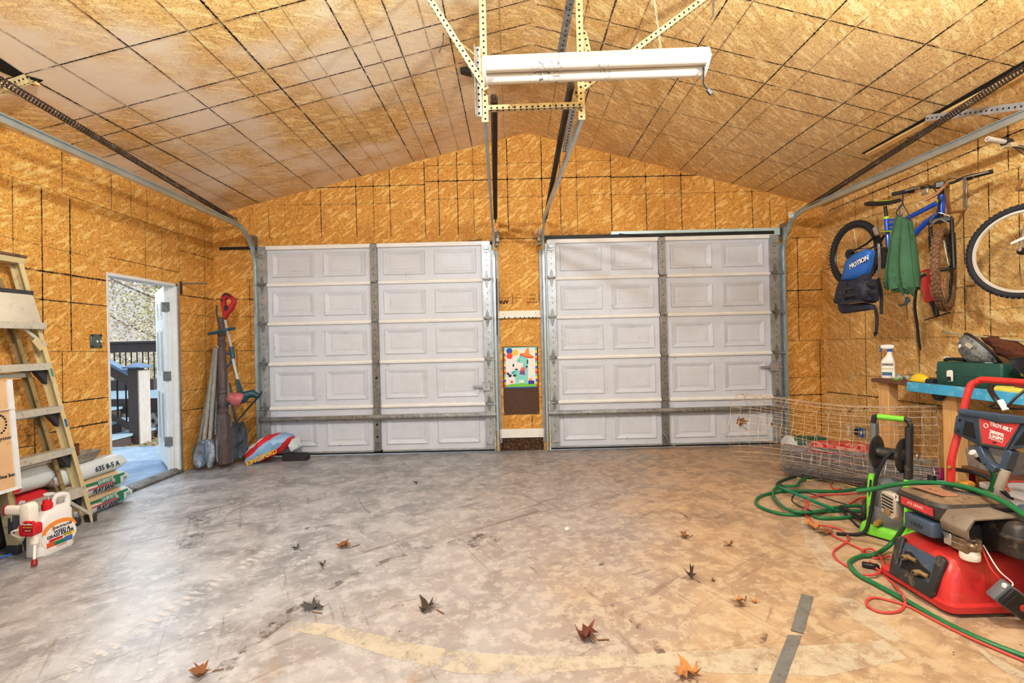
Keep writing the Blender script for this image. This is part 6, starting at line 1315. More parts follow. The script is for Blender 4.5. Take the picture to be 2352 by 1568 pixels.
for i in range(15):
    for r_ in (.148,.12,.09):
        t = i/14; q = A0+d*(t*L); b.tube([q+(sx_*math.cos(a_)+Z*math.sin(a_))*(r_*(1+.04*math.sin(3*a_+i)))+d*.01*math.sin(2*a_+i) for a_ in [2*math.pi*k/22 for k in range(22)]], .0026, 4, True)
b.build('tight_coil', m_wired, D)
# sprung outer layer: a loose arc of mesh rising above and ahead of the coil
b = B(); NA, NT_ = 22, 17
def outer(u, t):  # u around arc 0..1, t along axis 0..1
    a_ = R(-62+262*u); rr = .30+.10*math.sin(u*3.1)+.012*math.sin(9*u+5*t)
    q = A0+d*(-.42+t*(L+.45))+sx_*(-(rr*math.cos(a_))*1.0+.05)+Z*(.20+rr*math.sin(a_)*.95+.04*math.sin(t*5+u*3)); q.z = max(q.z,.006)
    q.x = min(q.x, XR-.03)
    return q
for i in range(NT_+1): b.tube([outer(k/40,i/NT_+.004*math.sin(k)) for k in range(41)], .0021, 3)
for k in range(NA+1): b.tube([outer(k/NA,i/16+0) for i in range(17)], .0021, 3)
b.build('loose_mesh', mat('fence_wire_tan',(206,190,164),.45,.4,var=.3,sc=14), D)
# caught leaves
m_leaf = mat('dry_leaf', (126,84,52), .8, var=.35, sc=30, bump=.2); m_leaf2 = mat('dry_leaf_tan', (176,120,66), .8, var=.3, sc=30, bump=.2)
LO = [(0,-.5),(.04,-.2),(.3,-.36),(.22,-.12),(.52,-.1),(.34,.06),(.46,.3),(.2,.2),(.12,.34),(.0,.55),(-.12,.34),(-.2,.2),(-.46,.3),(-.34,.06),(-.52,-.1),(-.22,-.12),(-.3,-.36),(-.04,-.2)]
def leaf(px, size, rz, lb, m_=None, curl=.5, seed=0, pos=None, up=None):
    c = pos or atz(*px); D = thing('dry_leaf', lb, 'leaf', c, 'dry leaves'); b = B(); rn = random.Random(seed); cr_, sr = math.cos(rz), math.sin(rz)
    def tr(u,v_):
        h = curl*(abs(u)**1.3*1.3+max(0,v_)**2*1.4)+.11*math.sin(9*u+seed)+.10*math.sin(8*v_+seed*2)
        u += .09*math.sin(7*v_+seed*3)-.25*curl*u*abs(u); v_ += .08*math.sin(6*u+seed)-.2*curl*v_*abs(v_)
        p = V((u*cr_-v_*sr, u*sr+v_*cr_, h+.07))
        if up: p = up @ p
        return c+p*size
    cen = b.v(tr(0,.0)); vs = [b.v(tr(u,v_)) for u,v_ in LO]; mids = [b.v(tr(u*.5,v_*.5)) for u,v_ in LO]; n = len(LO)
    for i in range(n):
        b.f([mids[i],mids[(i+1)%n],vs[(i+1)%n],vs[i]]); b.f([cen,mids[(i+1)%n],mids[i]])
    if not pos:
        zmin = min(v.co.z for v in b.bm.verts)
        for v in b.bm.verts: v.co.z += .002-zmin
    b.build('leaf_blade', m_ or m_leaf, D, ang=60)
    b = B(); z0 = tr(0,-.45); z1 = tr(.1,-1.0); 
    if not pos: z0.z, z1.z = .006, .004
    b.tube([z0,z0.lerp(z1,.5),z1],.025*size,5); b.build('stalk', m_leaf, D); return D
import mathutils
upm = M.Rotation(R(80),3,'X')
leaf(None,.13,.4,'large brown leaf caught in the wire mesh in front of the right garage door',curl=.7,seed=1,pos=aty(1700,970,5.0),up=upm)
leaf(None,.05,1.4,'small brown leaf caught in the wire right of the large caught leaf',curl=.7,seed=2,pos=aty(1772,974,4.9),up=upm)
leaf(None,.07,.9,'brown leaf caught high in the wire against the right wall',curl=.7,seed=3,pos=aty(1951,943,4.55),up=upm)
leaf(None,.06,2.9,'dark leaf caught in the wire left of the bench leg',curl=.7,seed=4,pos=aty(1984,938,4.5),up=upm)
leaf(None,.045,.2,'tan leaf caught in the wire beside the right garage door track',m_leaf2,.7,5,aty(1872,983,4.8),upm)
for px,sz,rz,lb,m_,cu,sd in (((1352,1467),.12,1.2,'curled dark red-brown leaf at the front centre of the floor',mat('leaf_red',(96,50,34),.8,var=.4,sc=30),.9,1),((1582,1552),.12,.3,'flat tan leaf at the bottom edge of the floor',m_leaf2,.3,2),((1700,1387),.10,2.2,'tan leaf right of centre, nearest the worn pale floor stripe',m_leaf2,.6,3),((1584,1328),.08,.6,'dark upright leaf in the right middle of the floor',mat('leaf_dark',(70,56,40),.8,var=.3,sc=30),1.1,4),((1574,1235),.08,1.9,'brown leaf farther back in the right middle of the floor',m_leaf,.4,5),((1672,1254),.07,2.8,'small tan leaf right of the brown leaf in the middle of the floor',m_leaf2,.7,6),
    ((793,1257),.11,1.7,'brown leaf on the left part of the floor',m_leaf,.5,7),((985,1398),.12,1.0,'dark leaf left of centre near the front',mat('leaf_dark',(1,1,1)),.4,8),((712,1400),.09,.9,'dark grey leaf at the front left with its smaller neighbour',mat('leaf_grey',(70,72,70),.8,var=.3,sc=30),.4,9),((736,1398),.05,2.5,'small dark scrap of leaf beside the grey leaf at the front left',mat('leaf_grey',(1,1,1)),.4,10),((740,1302),.05,.5,'small black leaf scrap left of centre',mat('leaf_dark',(1,1,1)),.9,11),
    ((1868,1213),.12,.8,'brown oak leaf on the floor beside the red cord',m_leaf2,.3,12),((1895,1226),.12,2.4,'brown oak leaf nearest the red cord loops',m_leaf,.35,13),((1735,1383),.04,1,'tiny tan leaf scrap right of the worn stripe leaf',m_leaf2,.8,14),((1640,1335),.035,2,'tiny leaf scrap right of the dark upright leaf',m_leaf,.8,15),((955,1110),.05,.3,'small dark leaf scrap on the floor before the left garage door',mat('leaf_dark',(1,1,1)),.5,16),((680,1262),.06,1.1,'grey-brown leaf left on the shiny part of the floor',mat('leaf_grey',(1,1,1)),.3,17),((460,1552),.09,1.9,'brown leaf at the bottom left edge',m_leaf,.4,18)):
    leaf(px,sz,rz,lb,m_,cu,sd)
c = atz(1302,1219); b = B(); b.ball(c+Z*.014,.014,10,(1.2,.8,1)); tag(b.build('white_pebble', m_white), 'small white pebble in the middle of the floor', 'pebble')
# tape strips on the floor
m_tape = mat('duct_tape', (112,114,112), .5, .1, var=.2, sc=14, dirt=(60,60,58), da=.3)
for pts,lb in (([(1841,1365),(1869,1371),(1845,1456),(1816,1449)],'worn grey tape strip stuck to the floor, farther piece'),([(1810,1459),(1841,1461),(1803,1566),(1796,1590),(1758,1590)],'worn grey tape strip stuck to the floor, nearer piece')):
    b = B(); P_ = [atz(*p) for p in pts]; b.loft([[p+Z*.003 for p in P_],[p+Z*.0045 for p in P_]]); tag(b.build('tape_strip', m_tape), lb, 'tape', 'tape strips on the floor')
# ================================================================= GREEN ELECTRIC PRESSURE WASHER
m_lg = mat('washer_green', (120,206,60), .4, var=.1, dirt=(90,130,60), da=.15); m_wg = mat('washer_grey', (104,108,112), .45, var=.15, dirt=(150,130,100), da=.25); m_wk = mat('washer_black', (40,40,40), .5, var=.25, dirt=(120,104,80), da=.35)
c = atz(2048,1228); ax = V((.534,-.847,0)).normalized(); fr = V((-.847,-.534,0)).normalized()
D = thing('electric_pressure_washer', 'small lime green and black electric pressure washer with hose reel', 'pressure washer', c)
PW_ = lambda a, f, z: c+ax*a+fr*f+Z*z
def rbox(nm, m_, a, f, z, wa, wf, hz, r=.012, par=None, t=1, seg=2):
    b = B(); b.loft([[PW_(a+x_*s, f+y_*s, z+zz) for x_,y_ in rrect(wa,wf,r,3)] for zz,s in ((0,t if t > 1 else 1),(hz,t if t < 1 else 1))]); return b.build(nm, m_, par or D, bev=min(r*.5,.006), seg=seg, ang=50)
rbox('base', m_lg, 0, .0, .012, .30, .30, .06, .05, t=.9); rbox('base_foot', m_wk, 0, .12, 0, .22, .05, .014)
for s_ in (-1,1):
    b = B(); b.lathe([(.085,-.02),(.095,-.01),(.095,.01),(.085,.02)], PW_(.165*s_,-.10,.095), ax, 24); wh_ = b.build('wheel', m_wk, D); b = B(); b.lathe([(.05,0),(.04,.008)], PW_(.165*s_,-.10,.095)+ax*(.02*s_), ax*s_, 16); b.build('wheel_cap', m_lg, wh_)
for s_ in (-1,1):   # side covers, green below and black above
    b = B(); b.loft([[PW_(s_*.098+x_, f+y_, z) for x_,y_ in rrect(.035,w_,.012,3)] for z,w_,f in ((.05,.17,.0),(.2,.12,.02),(.34,.09,.01),(.40,.07,.0))]); b.build('side_cover', m_lg, D)
    b = B(); b.loft([[PW_(s_*.098+x_, f+y_, z) for x_,y_ in rrect(.036,w_,.012,3)] for z,w_,f in ((.40,.072,.0),(.56,.06,-.02),(.66,.06,-.03),(.71,.06,-.035),(.735,.055,-.035))]); b.build('upright', m_wk if s_ > 0 else m_wg, D)
b = B(); b.tube(spline([PW_(-.105,-.035,.72),PW_(-.1,-.035,.762),PW_(-.08,-.035,.782),PW_(.08,-.035,.782),PW_(.1,-.035,.762),PW_(.105,-.035,.72)],5),.016,10); hnd = b.build('handle', m_wk, D)
b = B(); b.tube([PW_(-.075,-.035,.783),PW_(.075,-.035,.783)],.019,12); b.build('handle_grip', m_lg, hnd)
b = B(); b.lathe([(.035,-.085),(.04,-.08),(.04,.08),(.035,.085)], PW_(0,.0,.545), ax, 18); rl = b.build('hose_reel', m_wk, D)
for s_ in (-1,1): b = B(); b.lathe([(.02,-.004),(.108,-.008),(.113,0),(.108,.004),(.02,.008)], PW_(.072*s_,.0,.545), ax, 28); b.build('reel_disc', m_wk, rl)
b = B(); b.tube(spline([PW_(.03,.045,.57),PW_(.0,.08,.52),PW_(-.04,.10,.4),PW_(-.06,.11,.25),PW_(-.075,.13,.12),PW_(-.1,.18,.02),PW_(-.2,.3,.012)],6),.011,8); b.build('power_hose', m_rub, rl)
b = B(); b.lathe([(.02,0),(.02,.006)], PW_(.14,-.03,.55), ax, 12); b.build('reel_crank', m_chr, rl)
b = B(); b.lathe([(.085,.10),(.09,.14),(.09,.30),(.08,.34),(.03,.36)], PW_(0,.0,.02), Z, 22); b.build('motor_housing', m_wg, D)
b = B(); b.lathe([(.036,0),(.03,.02),(.02,.022)], PW_(.03,.085,.245), fr, 16); b.prism([(-.03,-.008),(.03,-.008),(.03,.008),(-.03,.008)], PW_(.03,.106,.245), ax, Z, -.012); b.build('control_knob', m_lg, D)
rbox('front_panel', m_wg, 0.0, .075, .05, .19, .05, .14)
b = B(); b.lathe([(.018,0),(.018,.05),(.014,.06)], PW_(-.03,.1,.1), fr, 12); b.build('outlet_fitting', m_gld, D)
b = B(); b.tube(spline([PW_(-.09,.06,.36),PW_(-.10,.07,.2),PW_(-.09,.09,.06)],5),.006,6); b.build('power_cord', m_rub, D)
# ================================================================= RED PETROL PRESSURE WASHER
m_rd = mat('washer_red', (198,52,48), .35, var=.12, sc=7, dirt=(190,130,96), da=.12, coat=.2); m_ek = mat('engine_black', (50,48,46), .5, var=.3, sc=9, dirt=(132,108,76), da=.3); m_ed = mat('engine_dust', (122,102,76), .7, var=.25, sc=9, dirt=(60,54,48), da=.4); m_slate = mat('slate_plastic', (66,84,104), .4, var=.15, dirt=(140,124,96), da=.2)
OX, OY = 2.06, 2.50
D = thing('petrol_pressure_washer', 'large red petrol pressure washer with black engine and red handle', 'pressure washer', (OX+.25,OY,0))
G = lambda x,y,z: V((OX+x, OY+y, z))
def gbox(nm, m_, x0,x1,y0,y1,z0,z1,r=.02,par=None,top=1,bev=.006,seg=2,mats=None):
    b = B(); cx,cy = (x0+x1)/2,(y0+y1)/2; b.loft([[G(cx+u*s,cy+v_*s,z) for u,v_ in rrect(x1-x0,y1-y0,r,4)] for z,s in ((z0,1),(z1,top))]); return b.build(nm, m_, par or D, bev=bev, seg=seg, ang=45)
b = B(); rings = []
for z,x0,x1,y0,y1,r in ((.02,-.02,.62,-.225,.225,.05),(.05,-.02,.62,-.225,.225,.05),(.058,-.0,.6,-.205,.205,.05),(.16,.025,.58,-.19,.19,.05),(.235,.055,.56,-.17,.17,.05),(.262,.085,.54,-.145,.145,.05),(.268,.12,.50,-.12,.12,.04)):
    rings.append([G((x0+x1)/2+u,(y0+y1)/2+v_,z) for u,v_ in rrect(x1-x0,y1-y0,r,6)])
b.loft(rings); b.build('deck', m_rd, D, ang=35)
# front panel with its U shaped guard
fx = lambda z: -.0+(.055)*(z-.058)/(.235-.058)-.004
FP = lambda y,z,k=0: G(fx(z)-k, y, z)
b = B(); fr_ = [(-.135,.045),(.135,.045),(.15,.235),(.13,.245),(.10,.245),(.10,.10),(-.10,.10),(-.10,.245),(-.13,.245),(-.15,.235)]
b.loft([[FP(-y,z,k) for y,z in fr_] for k in (0,.022)]); b.build('panel_guard', m_wk, D, bev=.004)
b = B(); b.loft([[FP(-y,z,k) for y,z in ((-.102,.085),(.102,.085),(.102,.225),(-.102,.225))] for k in (.002,.008)]); b.build('panel_plate', m_slate, D)
b = B(); b.loft([[FP(-y,z,k) for y,z in ((-.085,.095),(.03,.09),(.085,.12),(.085,.15),(.03,.16),(0,.175),(-.05,.195),(-.085,.185))] for k in (.008,.0095)]); b.build('panel_opening', m_hole, D)
for y_,z_ in ((.055,.165),(-.03,.125)):
    b = B(); o_ = FP(y_,z_,.008); b.tube([o_+V((0,-.05,.0)),o_],.012,10); b.tube([o_,o_+V((-.028,.0,-.0))],.015,12); b.tube([o_+V((-.028,0,0)),o_+V((-.036,0,0))],.012,12); f_ = b.build('brass_fitting', mat('fitting_brass',(176,150,110),.35,.6,var=.2), D)
    b = B(); b.lathe([(.007,0),(.007,.001)], o_+V((-.0362,0,0)), (-1,0,0), 10); b.build('bore', m_hole, f_)
# engine
gbox('engine_block', m_ek, .14,.48,-.13,.15,.265,.40,.03)
gbox('pump_head', m_galvd, .12,.3,.1,.2,.268,.34,.015)
b = B(); rings = []
for z,x0,x1,y0,y1,r in ((.405,.06,.46,-.10,.20,.06),(.42,.05,.47,-.11,.21,.07),(.475,.05,.47,-.11,.21,.07),(.492,.065,.455,-.095,.195,.07),(.50,.12,.44,-.06,.17,.06),(.512,.14,.43,-.05,.16,.05)):
    rings.append([G((x0+x1)/2+u,(y0+y1)/2+v_,z) for u,v_ in rrect(x1-x0,y1-y0,r,6)])
b.loft(rings)
for f in b.bm.faces:
    if f.normal.z > .6 or f.calc_center_median().z > .49: f.material_index = 1
b.build('engine_shroud', [m_ek,m_ed], D, ang=30)
b = B(); b.torus(G(.33,.06,.512), Z, .085, .008, 32, 6); vg = b.build('vent_ring', m_ek, D)
b = B()
for k in range(20):
    a_ = 2*math.pi*k/20; b.bar(G(.33+.045*math.cos(a_),.06+.045*math.sin(a_),.514), G(.33+.08*math.cos(a_),.06+.08*math.sin(a_),.514), .009,.006,Z)
b.build('vent_slots', m_hole, vg, flat=True)
b = B(); b.lathe([(.045,.505),(.045,.516),(.04,.519)], G(.33,.06,0), Z, 20); b.build('vent_cap', m_ed, vg)
b = B(); P_ = [G(.11,.15,.5135),G(.22,.15,.5135),G(.24,.0,.5135),G(.20,-.04,.5135),G(.13,-.03,.5135)]; b.loft([P_,[p+Z*.0015 for p in P_]]); lb_ = b.build('engine_plate', mat('plate_faded',(150,110,84),.7,var=.2,dirt=(110,84,60),da=.4), D)
text('6.75', .035, m_ed, G(.165,.06,.5155), V((0,-1,0)), V((1,0,0)), lb_)
b = B(); b.loft([[G(.05-.001-k,y_,z_) for y_,z_ in ((.13,.425),(-.07,.425),(-.07,.465),(.13,.465))] for k in (0,.002)]); ds = b.build('side_decal', mat('decal_red',(196,60,64),.45,var=.2,sc=20), D)
text('675 SERIES', .022, m_white, G(.0475,.04,.445), V((0,-1,0)), Z, ds, shear=.2)
b = B(); b.loft([[G(.049-k,y_,z_) for y_,z_ in rrect(.03,.04,.004,2)] for k in (0,.0025)]) if 0 else b.bb(G(.0475,.15,.428),G(.05,.178,.462)); b.build('white_decal', m_white, D); text('P', .03, m_ink, G(.047,.164,.445), V((0,-1,0)), Z, D)
# muffler guard with slots (far left), air cleaner (front), grey baffle
b = B(); o_ = G(.10,.225,.40); b.loft([[o_+V((-k,-u*.9,v_)) for u,v_ in ((-.06,-.07),(.03,-.09),(.055,-.07),(.06,.03),(.045,.05),(-.05,.05),(-.065,.03))] for k in (0,.05)]); mg = b.build('muffler_guard', mat('muffler_metal',(214,206,190),.4,.4,var=.12), D, bev=.004)
b = B()
for k in range(5): b.bar(o_+V((-.0515,.045,.03-.018*k)), o_+V((-.0515,-.035,.024-.018*k)), .008,.002,X)
b.build('guard_slots', m_hole, mg); b = B(); b.lathe([(.02,0),(.02,.012),(.012,.014)], o_+V((-.05,.0,-.055)), (-1,0,0), 14); b.build('exhaust_port', mat('fitting_brass',(1,1,1)), mg)
ac = gbox('air_cleaner', m_slate, .035,.13,-.075,.105,.315,.39,.02)
text('OHV', .035, m_ek, G(.0335,.015,.35), V((0,-1,0)), Z, ac, bold=.001)
b = B(); b.loft([[G(x_,y_,z_) for x_,z_ in ((.06,.375),(.05,.42),(.09,.475),(.3,.48),(.3,.47),(.1,.462),(.07,.415),(.075,.375))] for y_ in (-.24,-.10)]); b.build('baffle', mat('baffle_grey',(120,110,96),.6,var=.2,dirt=(80,72,62),da=.3), D, bev=.004)
b = B(); b.bb(G(.08,-.13,.30),G(.09,-.09,.36)); b.build('carburettor_plate', m_chr, D, bev=.002)
b = B(); b.bb(G(.09,-.20,.29),G(.17,-.12,.36)); b.tube([G(.13,-.22,.33),G(.13,-.1,.33)],.02,10); b.tube([G(.1,-.19,.345),G(.09,-.24,.34)],.012,8); b.build('carburettor', mat('carb_metal',(150,130,104),.4,.5,var=.4,sc=30), D, bev=.006)
b = B(); b.lathe([(.036,.0),(.04,.006),(.04,.03),(.034,.045)], G(.13,-.175,.255), Z, 18); b.build('carburettor_bowl', m_cr, D)
b = B(); b.tube(spline([G(.1,-.12,.37),G(.08,-.16,.355),G(.12,-.21,.36),G(.16,-.17,.37)],6),.003,5); b.tube(spline([G(.08,-.08,.36),G(.06,-.14,.34),G(.09,-.19,.33)],6),.003,5); b.build('linkage', m_chr, D)
# fuel tank (nearest, right)
b = B(); rings = []
for z,s in ((.30,.9),(.31,.98),(.38,1),(.388,1.04),(.398,1.04),(.402,1.0),(.44,.95),(.455,.86),(.46,.8)):
    rings.append([G(.38+u*s,-.21+v_*s,z) for u,v_ in rrect(.30,.20,.035,5)])
b.loft(rings)
for f in b.bm.faces:
    if f.normal.z > .5: f.material_index = 1
tk = b.build('fuel_tank', [m_ek,m_ed], D, ang=35)
b = B(); b.lathe([(.05,.455),(.055,.46),(.055,.485),(.045,.497),(.03,.5)], G(.44,-.17,0), Z, 12); b.build('fuel_cap', m_slate, tk, ang=20)
b = B(); b.bb(G(.37,-.3145,.335),G(.46,-.3115,.385)); st_ = b.build('tank_sticker', mat('sticker_tan2',(222,186,130),.6), tk)
b = B(); b.bb(G(.37,-.3155,.376),G(.46,-.3146,.385)); b.build('sticker_band', mat('lab_teal',(1,1,1)), st_)
b = B(); b.tube(spline([G(.5,-.3,.47),G(.53,-.32,.43),G(.52,-.3,.40)],5),.004,5); b.build('cap_tether', m_chr, tk)
# wires and dangling battery box
bxp = G(.215,-.30,.115); b = B(); b.tube(spline([G(.17,-.19,.33),G(.17,-.235,.24),G(.20,-.265,.18),bxp+V((-.045,.0,.06))],6),.004,6); b.build('red_wire', mat('wire_red',(220,60,60),.4), D)
b = B(); b.tube(spline([G(.18,-.19,.33),G(.19,-.25,.24),G(.225,-.28,.19),bxp+V((-.03,.0,.065))],6),.003,6); b.build('white_wire', m_cr, D)
rotb = mathutils.Euler((R(8),R(38),R(-6))).to_matrix(); bt = B(); rr = [bxp+rotb @ V((x_,y_,z_)) for x_,y_,z_ in ((0,0,0),)]
for nm, sz, off, m_ in (('battery_case',(.17,.055,.10),(0,.012,0),m_wg),('battery_back',(.155,.02,.088),(.004,-.024,0),m_bblk)):
    b = B(); b.box(bxp+rotb @ V(off), sz, rotb); bc = b.build(nm, m_, D, bev=.008, seg=2)
b = B(); b.lathe([(.016,0),(.016,.004)], bxp+rotb @ V((.01,-.034,-.0)), rotb @ V((0,-1,0)), 14); b.build('red_button', m_rd, bc)
b = B(); 
for k in (-.05,.05): b.bar(bxp+rotb @ V((k,-.036,-.035)), bxp+rotb @ V((k,-.036,.035)), .008,.006,Y)
b.build('battery_ribs', m_rub, bc); b = B(); b.box(bxp+V((-.04,.0,.07)),(.03,.02,.03)); b.build('wire_clip', m_cr, D, bev=.004)
# wheels
m_tan = mat('dusty_tyre', (176,152,108), .9, var=.3, sc=12, dirt=(60,50,40), da=.45); m_whub = mat('wheel_hub', (150,104,60), .7, var=.3, sc=8, dirt=(70,50,36), da=.4)
for y_ in (-.30,.27):
    wc = G(.50,y_,.152); ay = V((.0,-1,0)); b = B(); b.lathe([(.095,-.045),(.14,-.042),(.152,-.03),(.152,.03),(.14,.042),(.095,.045)], wc, ay, 40)
    for k in range(36):
        a_ = 2*math.pi*k/36; d_ = V((math.cos(a_),0,math.sin(a_))); 
        for s_ in (-.02,.02): b.box(wc+d_*.152+ay*s_, (.011,.03,.012), M((V((-d_.z,0,d_.x)),ay,d_)).transposed())
    for f in b.bm.faces:
        q = f.calc_center_median()-wc
        if abs(q.y) > .04: f.material_index = 1
    w = b.build('wheel', [m_tan,m_rub], D, ang=30)
    b = B(); b.lathe([(.1,-.03),(.1,.03),(.085,.034),(.05,.02),(.03,.05),(.012,.052)], wc, ay, 28); hb_ = b.build('wheel_hub', m_whub, w)
    b = B()
    for k in range(6): a_ = 2*math.pi*k/6; b.bar(wc+ay*.032+V((math.cos(a_),0,math.sin(a_)))*.03, wc+ay*.032+V((math.cos(a_),0,math.sin(a_)))*.09,.016,.012,ay)
    b.build('hub_spoke_ribs', m_whub, hb_)
b = B(); b.tube([G(.50,-.34,.152),G(.50,.30,.152)],.011,8); b.build('axle', m_galvd, D)
# handle frame and console
HX = .60
hq = lambda x,y,k=HX: atx(x,y,OX+k)
lb0, lb1 = hq(2186,1125), hq(2193,1062); lt = hq(2214,965,.68); le = hq(2243,892,.73)
yl = lb0.y; yr_ = yl-.56
pl = [V((OX+.56,yl,.20)), V((OX+HX,yl,lb0.z)), V((OX+HX+.02,yl,lb1.z))]
b = B(); b.tube([V((OX+.585,yl,.10)),V((OX+.60,yl,lb1.z))],.021,12); b.build('lower_tube', m_rd, D)
zt_ = hq(2300,874,.76).z
b = B(); b.tube(spline([V((OX+.602,yl,lb1.z-.06)),V((OX+.605,yl,lb1.z+.02)),V((OX+.66,yl,.78)),V((OX+.71,yl-.012,zt_-.06)),V((OX+.735,yl-.045,zt_-.012)),V((OX+.74,yl-.10,zt_)),V((OX+.74,yr_+.10,zt_)),V((OX+.735,yr_+.045,zt_-.012)),V((OX+.71,yr_+.012,zt_-.06)),V((OX+.66,yr_,.78)),V((OX+.605,yr_,lb1.z+.02)),V((OX+.602,yr_,lb1.z-.06))],7),.0195,12); b.build('handle', m_rd, D)
b = B(); b.tube([V((OX+.585,yr_,.10)),V((OX+.60,yr_,lb1.z))],.021,12); b.build('lower_tube', m_rd, D)
b = B(); b.tube([V((OX+.585,yl,.13)),V((OX+.585,yr_,.13))],.016,8); b.build('cross_bar', m_rd, D)
for yy in (yl,yr_): b = B(); b.lathe([(.012,0),(.009,.01)], V((OX+.578,yy-.012,lb1.z-.03)), (-1,-.4,0), 10); b.build('bolt', m_gld, D)
# console outline in pixels mapped on a plane
KX = .60
kq = lambda x,y,k=0: atx(2090+x/4.9, 860+y/4.9, OX+KX-k)
cons = thing  # (parts only)
outl = [(560,378),(1290,470),(1420,490),(1420,760),(1290,820),(1080,860),(780,800),(490,650),(520,460),(548,455)]
b = B(); b.loft([[kq(x,y,k) for x,y in outl] for k in (-.05,.0)]); co_ = b.build('console', m_slate, D, bev=.004)
b = B(); b.loft([[kq(x,y,k) for x,y in ((550,380),(1420,490),(1420,560),(990,545),(760,480),(545,455))] for k in (.0,.02)]); b.build('console_lip', m_slate, co_, bev=.004)
b = B(); b.loft([[kq(x,y,k) for x,y in ((770,480),(1260,540),(1090,840),(790,790))] for k in (.001,.008)]); b.build('plate_frame', m_wg, co_, bev=.003)
b = B(); b.loft([[kq(x,y,k) for x,y in ((785,490),(980,545),(1240,550),(1068,815),(812,768))] for k in (.0085,.0105)]); pl_ = b.build('name_plate', mat('plate_red',(206,66,66),.4,var=.1), co_)
for x,y,px in ((615,515,0),): pass
b = B(); b.loft([[kq(x,y,k) for x,y in ((620,520),(710,545),(735,720),(590,675))] for k in (.0005,.003)]); b.build('opening', m_hole, co_)
b = B(); b.loft([[kq(x,y,k) for x,y in ((1280,640),(1400,600),(1400,770),(1165,800))] for k in (.0005,.003)]); b.build('opening', m_hole, co_)
for x,y in ((560,515),(540,632)):
    b = B(); b.lathe([(.009,0),(.007,.003)], kq(x,y), (-1,0,0), 12); b.build('screw_hole', m_hole, co_)
ty = V((0,-1,-.14)).normalized(); tv = V((0,-.14,1)).normalized()
text('TROY-BILT', .030, m_white, kq(1020,590,.0115), ty, Z, pl_, bold=.0012, shear=.15, sx=.82); text('2800PSI', .024, m_white, kq(975,662,.0115), ty, Z, pl_, bold=.0012); text('2.3GPM', .024, m_white, kq(970,708,.0115), ty, Z, pl_, bold=.0012); text('PRESSURE WASHER', .009, m_white, kq(962,738,.0115), ty, Z, pl_)
b = B(); b.torus(kq(855,575,.0115), (-1,0,0), .012, .0022, 20, 5); b.build('plate_emblem', m_white, pl_)
b = B(); b.loft([[kq(x,y,k) for x,y in ((920,765),(950,752),(980,768),(950,776))] for k in (.0107,.012)]); b.build('plate_emblem', m_ek, pl_)
for pts in ([(800,810),(900,1010),(1000,1075)],[(1150,850),(1090,1050),(1060,1090)]):
    P_ = [kq(x,y,-.02) for x,y in pts]; b = B()
    for i in range(len(P_)-1): b.bar(P_[i],P_[i+1],.04,.05,X)
    b.build('console_strut', m_slate, co_, bev=.004)
b = B(); b.tube([kq(1080,1075,.0), kq(1000,1290,.02)],.022,14); gp_ = b.build('wand_holder', mat('holder_grey',(168,158,142),.6,var=.2,dirt=(110,90,64),da=.35), D); b = B(); b.tube([kq(1075,1075,.0),kq(1070,1095,.0)],.0225,14); b.build('holder_cap', m_bblk, gp_)
b = B(); b.tube(spline([kq(920,125,-.06),kq(905,170,-.03),kq(960,260,-.0),kq(1050,380,.0)],6),.014,8); b.build('spray_lance', m_bblk, D)
b = B(); b.tube([kq(1015,290,.004),kq(1080,400,.004)],.015,10); b.build('lance_collar', m_cr, D)
b = B(); b.tube(spline([kq(1300,170,-.05),kq(1180,270,-.02),kq(1090,370,0)],5),.007,6); b.tube(spline([kq(960,330,-.02),kq(910,375,-.02),kq(1284,384,-.05)],4),.006,6); b.build('lance_wire', m_bblk, D)
# ================================================================= HOSES AND CORDS
m_hg = mat('hose_green', (30,112,66), .35, var=.15, sc=14, dirt=(110,150,90), da=.15); m_hgd = mat('hose_dark_green', (34,62,44), .45, var=.2, sc=14, dirt=(110,100,70), da=.2); m_cord = mat('cord_red', (198,74,64), .5, var=.12, sc=10, dirt=(150,70,56), da=.2)
S1 = lambda L, r, dz=None: [atz(1680+x/4.355, 900+y/4.355, r+(dz[i] if dz else 0)) for i,(x,y) in enumerate(L)]
S2 = lambda L, r, dz=None: [atz(1820+x/3.2124, 1080+y/3.2124, r+(dz[i] if dz else 0)) for i,(x,y) in enumerate(L)]
rh = .0125
def hose(nm, lb, pts, r, m_, cat): b = B(); b.tube(spline(pts,7), r, 10); return tag(b.build(nm, m_), lb, cat)
D = thing('garden_hose', 'green garden hose looped on the floor left of the small pressure washer', 'hose', atz(1800,1150))
main = S1([(1395,945),(1100,990),(800,990),(500,995),(310,1035),(245,1090),(290,1150),(450,1208),(650,1228),(850,1200),(1100,1185),(1395,1195)], rh)
b = B(); b.tube(spline(main,7), rh, 10); b.build('outer_loop', m_hg, D)
b = B(); b.tube(spline(S1([(1395,1150),(1200,1138),(1000,1162),(840,1200),(640,1196),(520,1150),(430,1060),(420,985),(480,945),(620,940),(660,930),(720,870),(900,838)], rh, [.0,.0,.01,.022,.026,.02,.01,.01,.014,.02,.02,.01,.0]),7), rh, 10); b.build('inner_loop', m_hg, D)
b = B(); b.tube(spline(S1([(480,950),(560,985),(720,1050),(880,1115),(1030,1170)], rh, [.024,.03,.03,.026,.025]),7), rh, 10); b.build('crossing_length', mat('hose_teal',(20,124,92),.35,var=.12), D)
b = B(); b.tube(spline(S1([(820,1240),(900,1262),(1050,1262),(1250,1245),(1395,1240)], rh),7), rh, 10); b.build('short_loop', m_hg, D)
b = B(); b.tube(spline(S1([(890,834),(760,830),(620,850),(500,890),(455,925),(500,935)], rh,[.0]*4+[.012,.03]),7), rh, 10); b.build('back_loop', m_hgd, D)
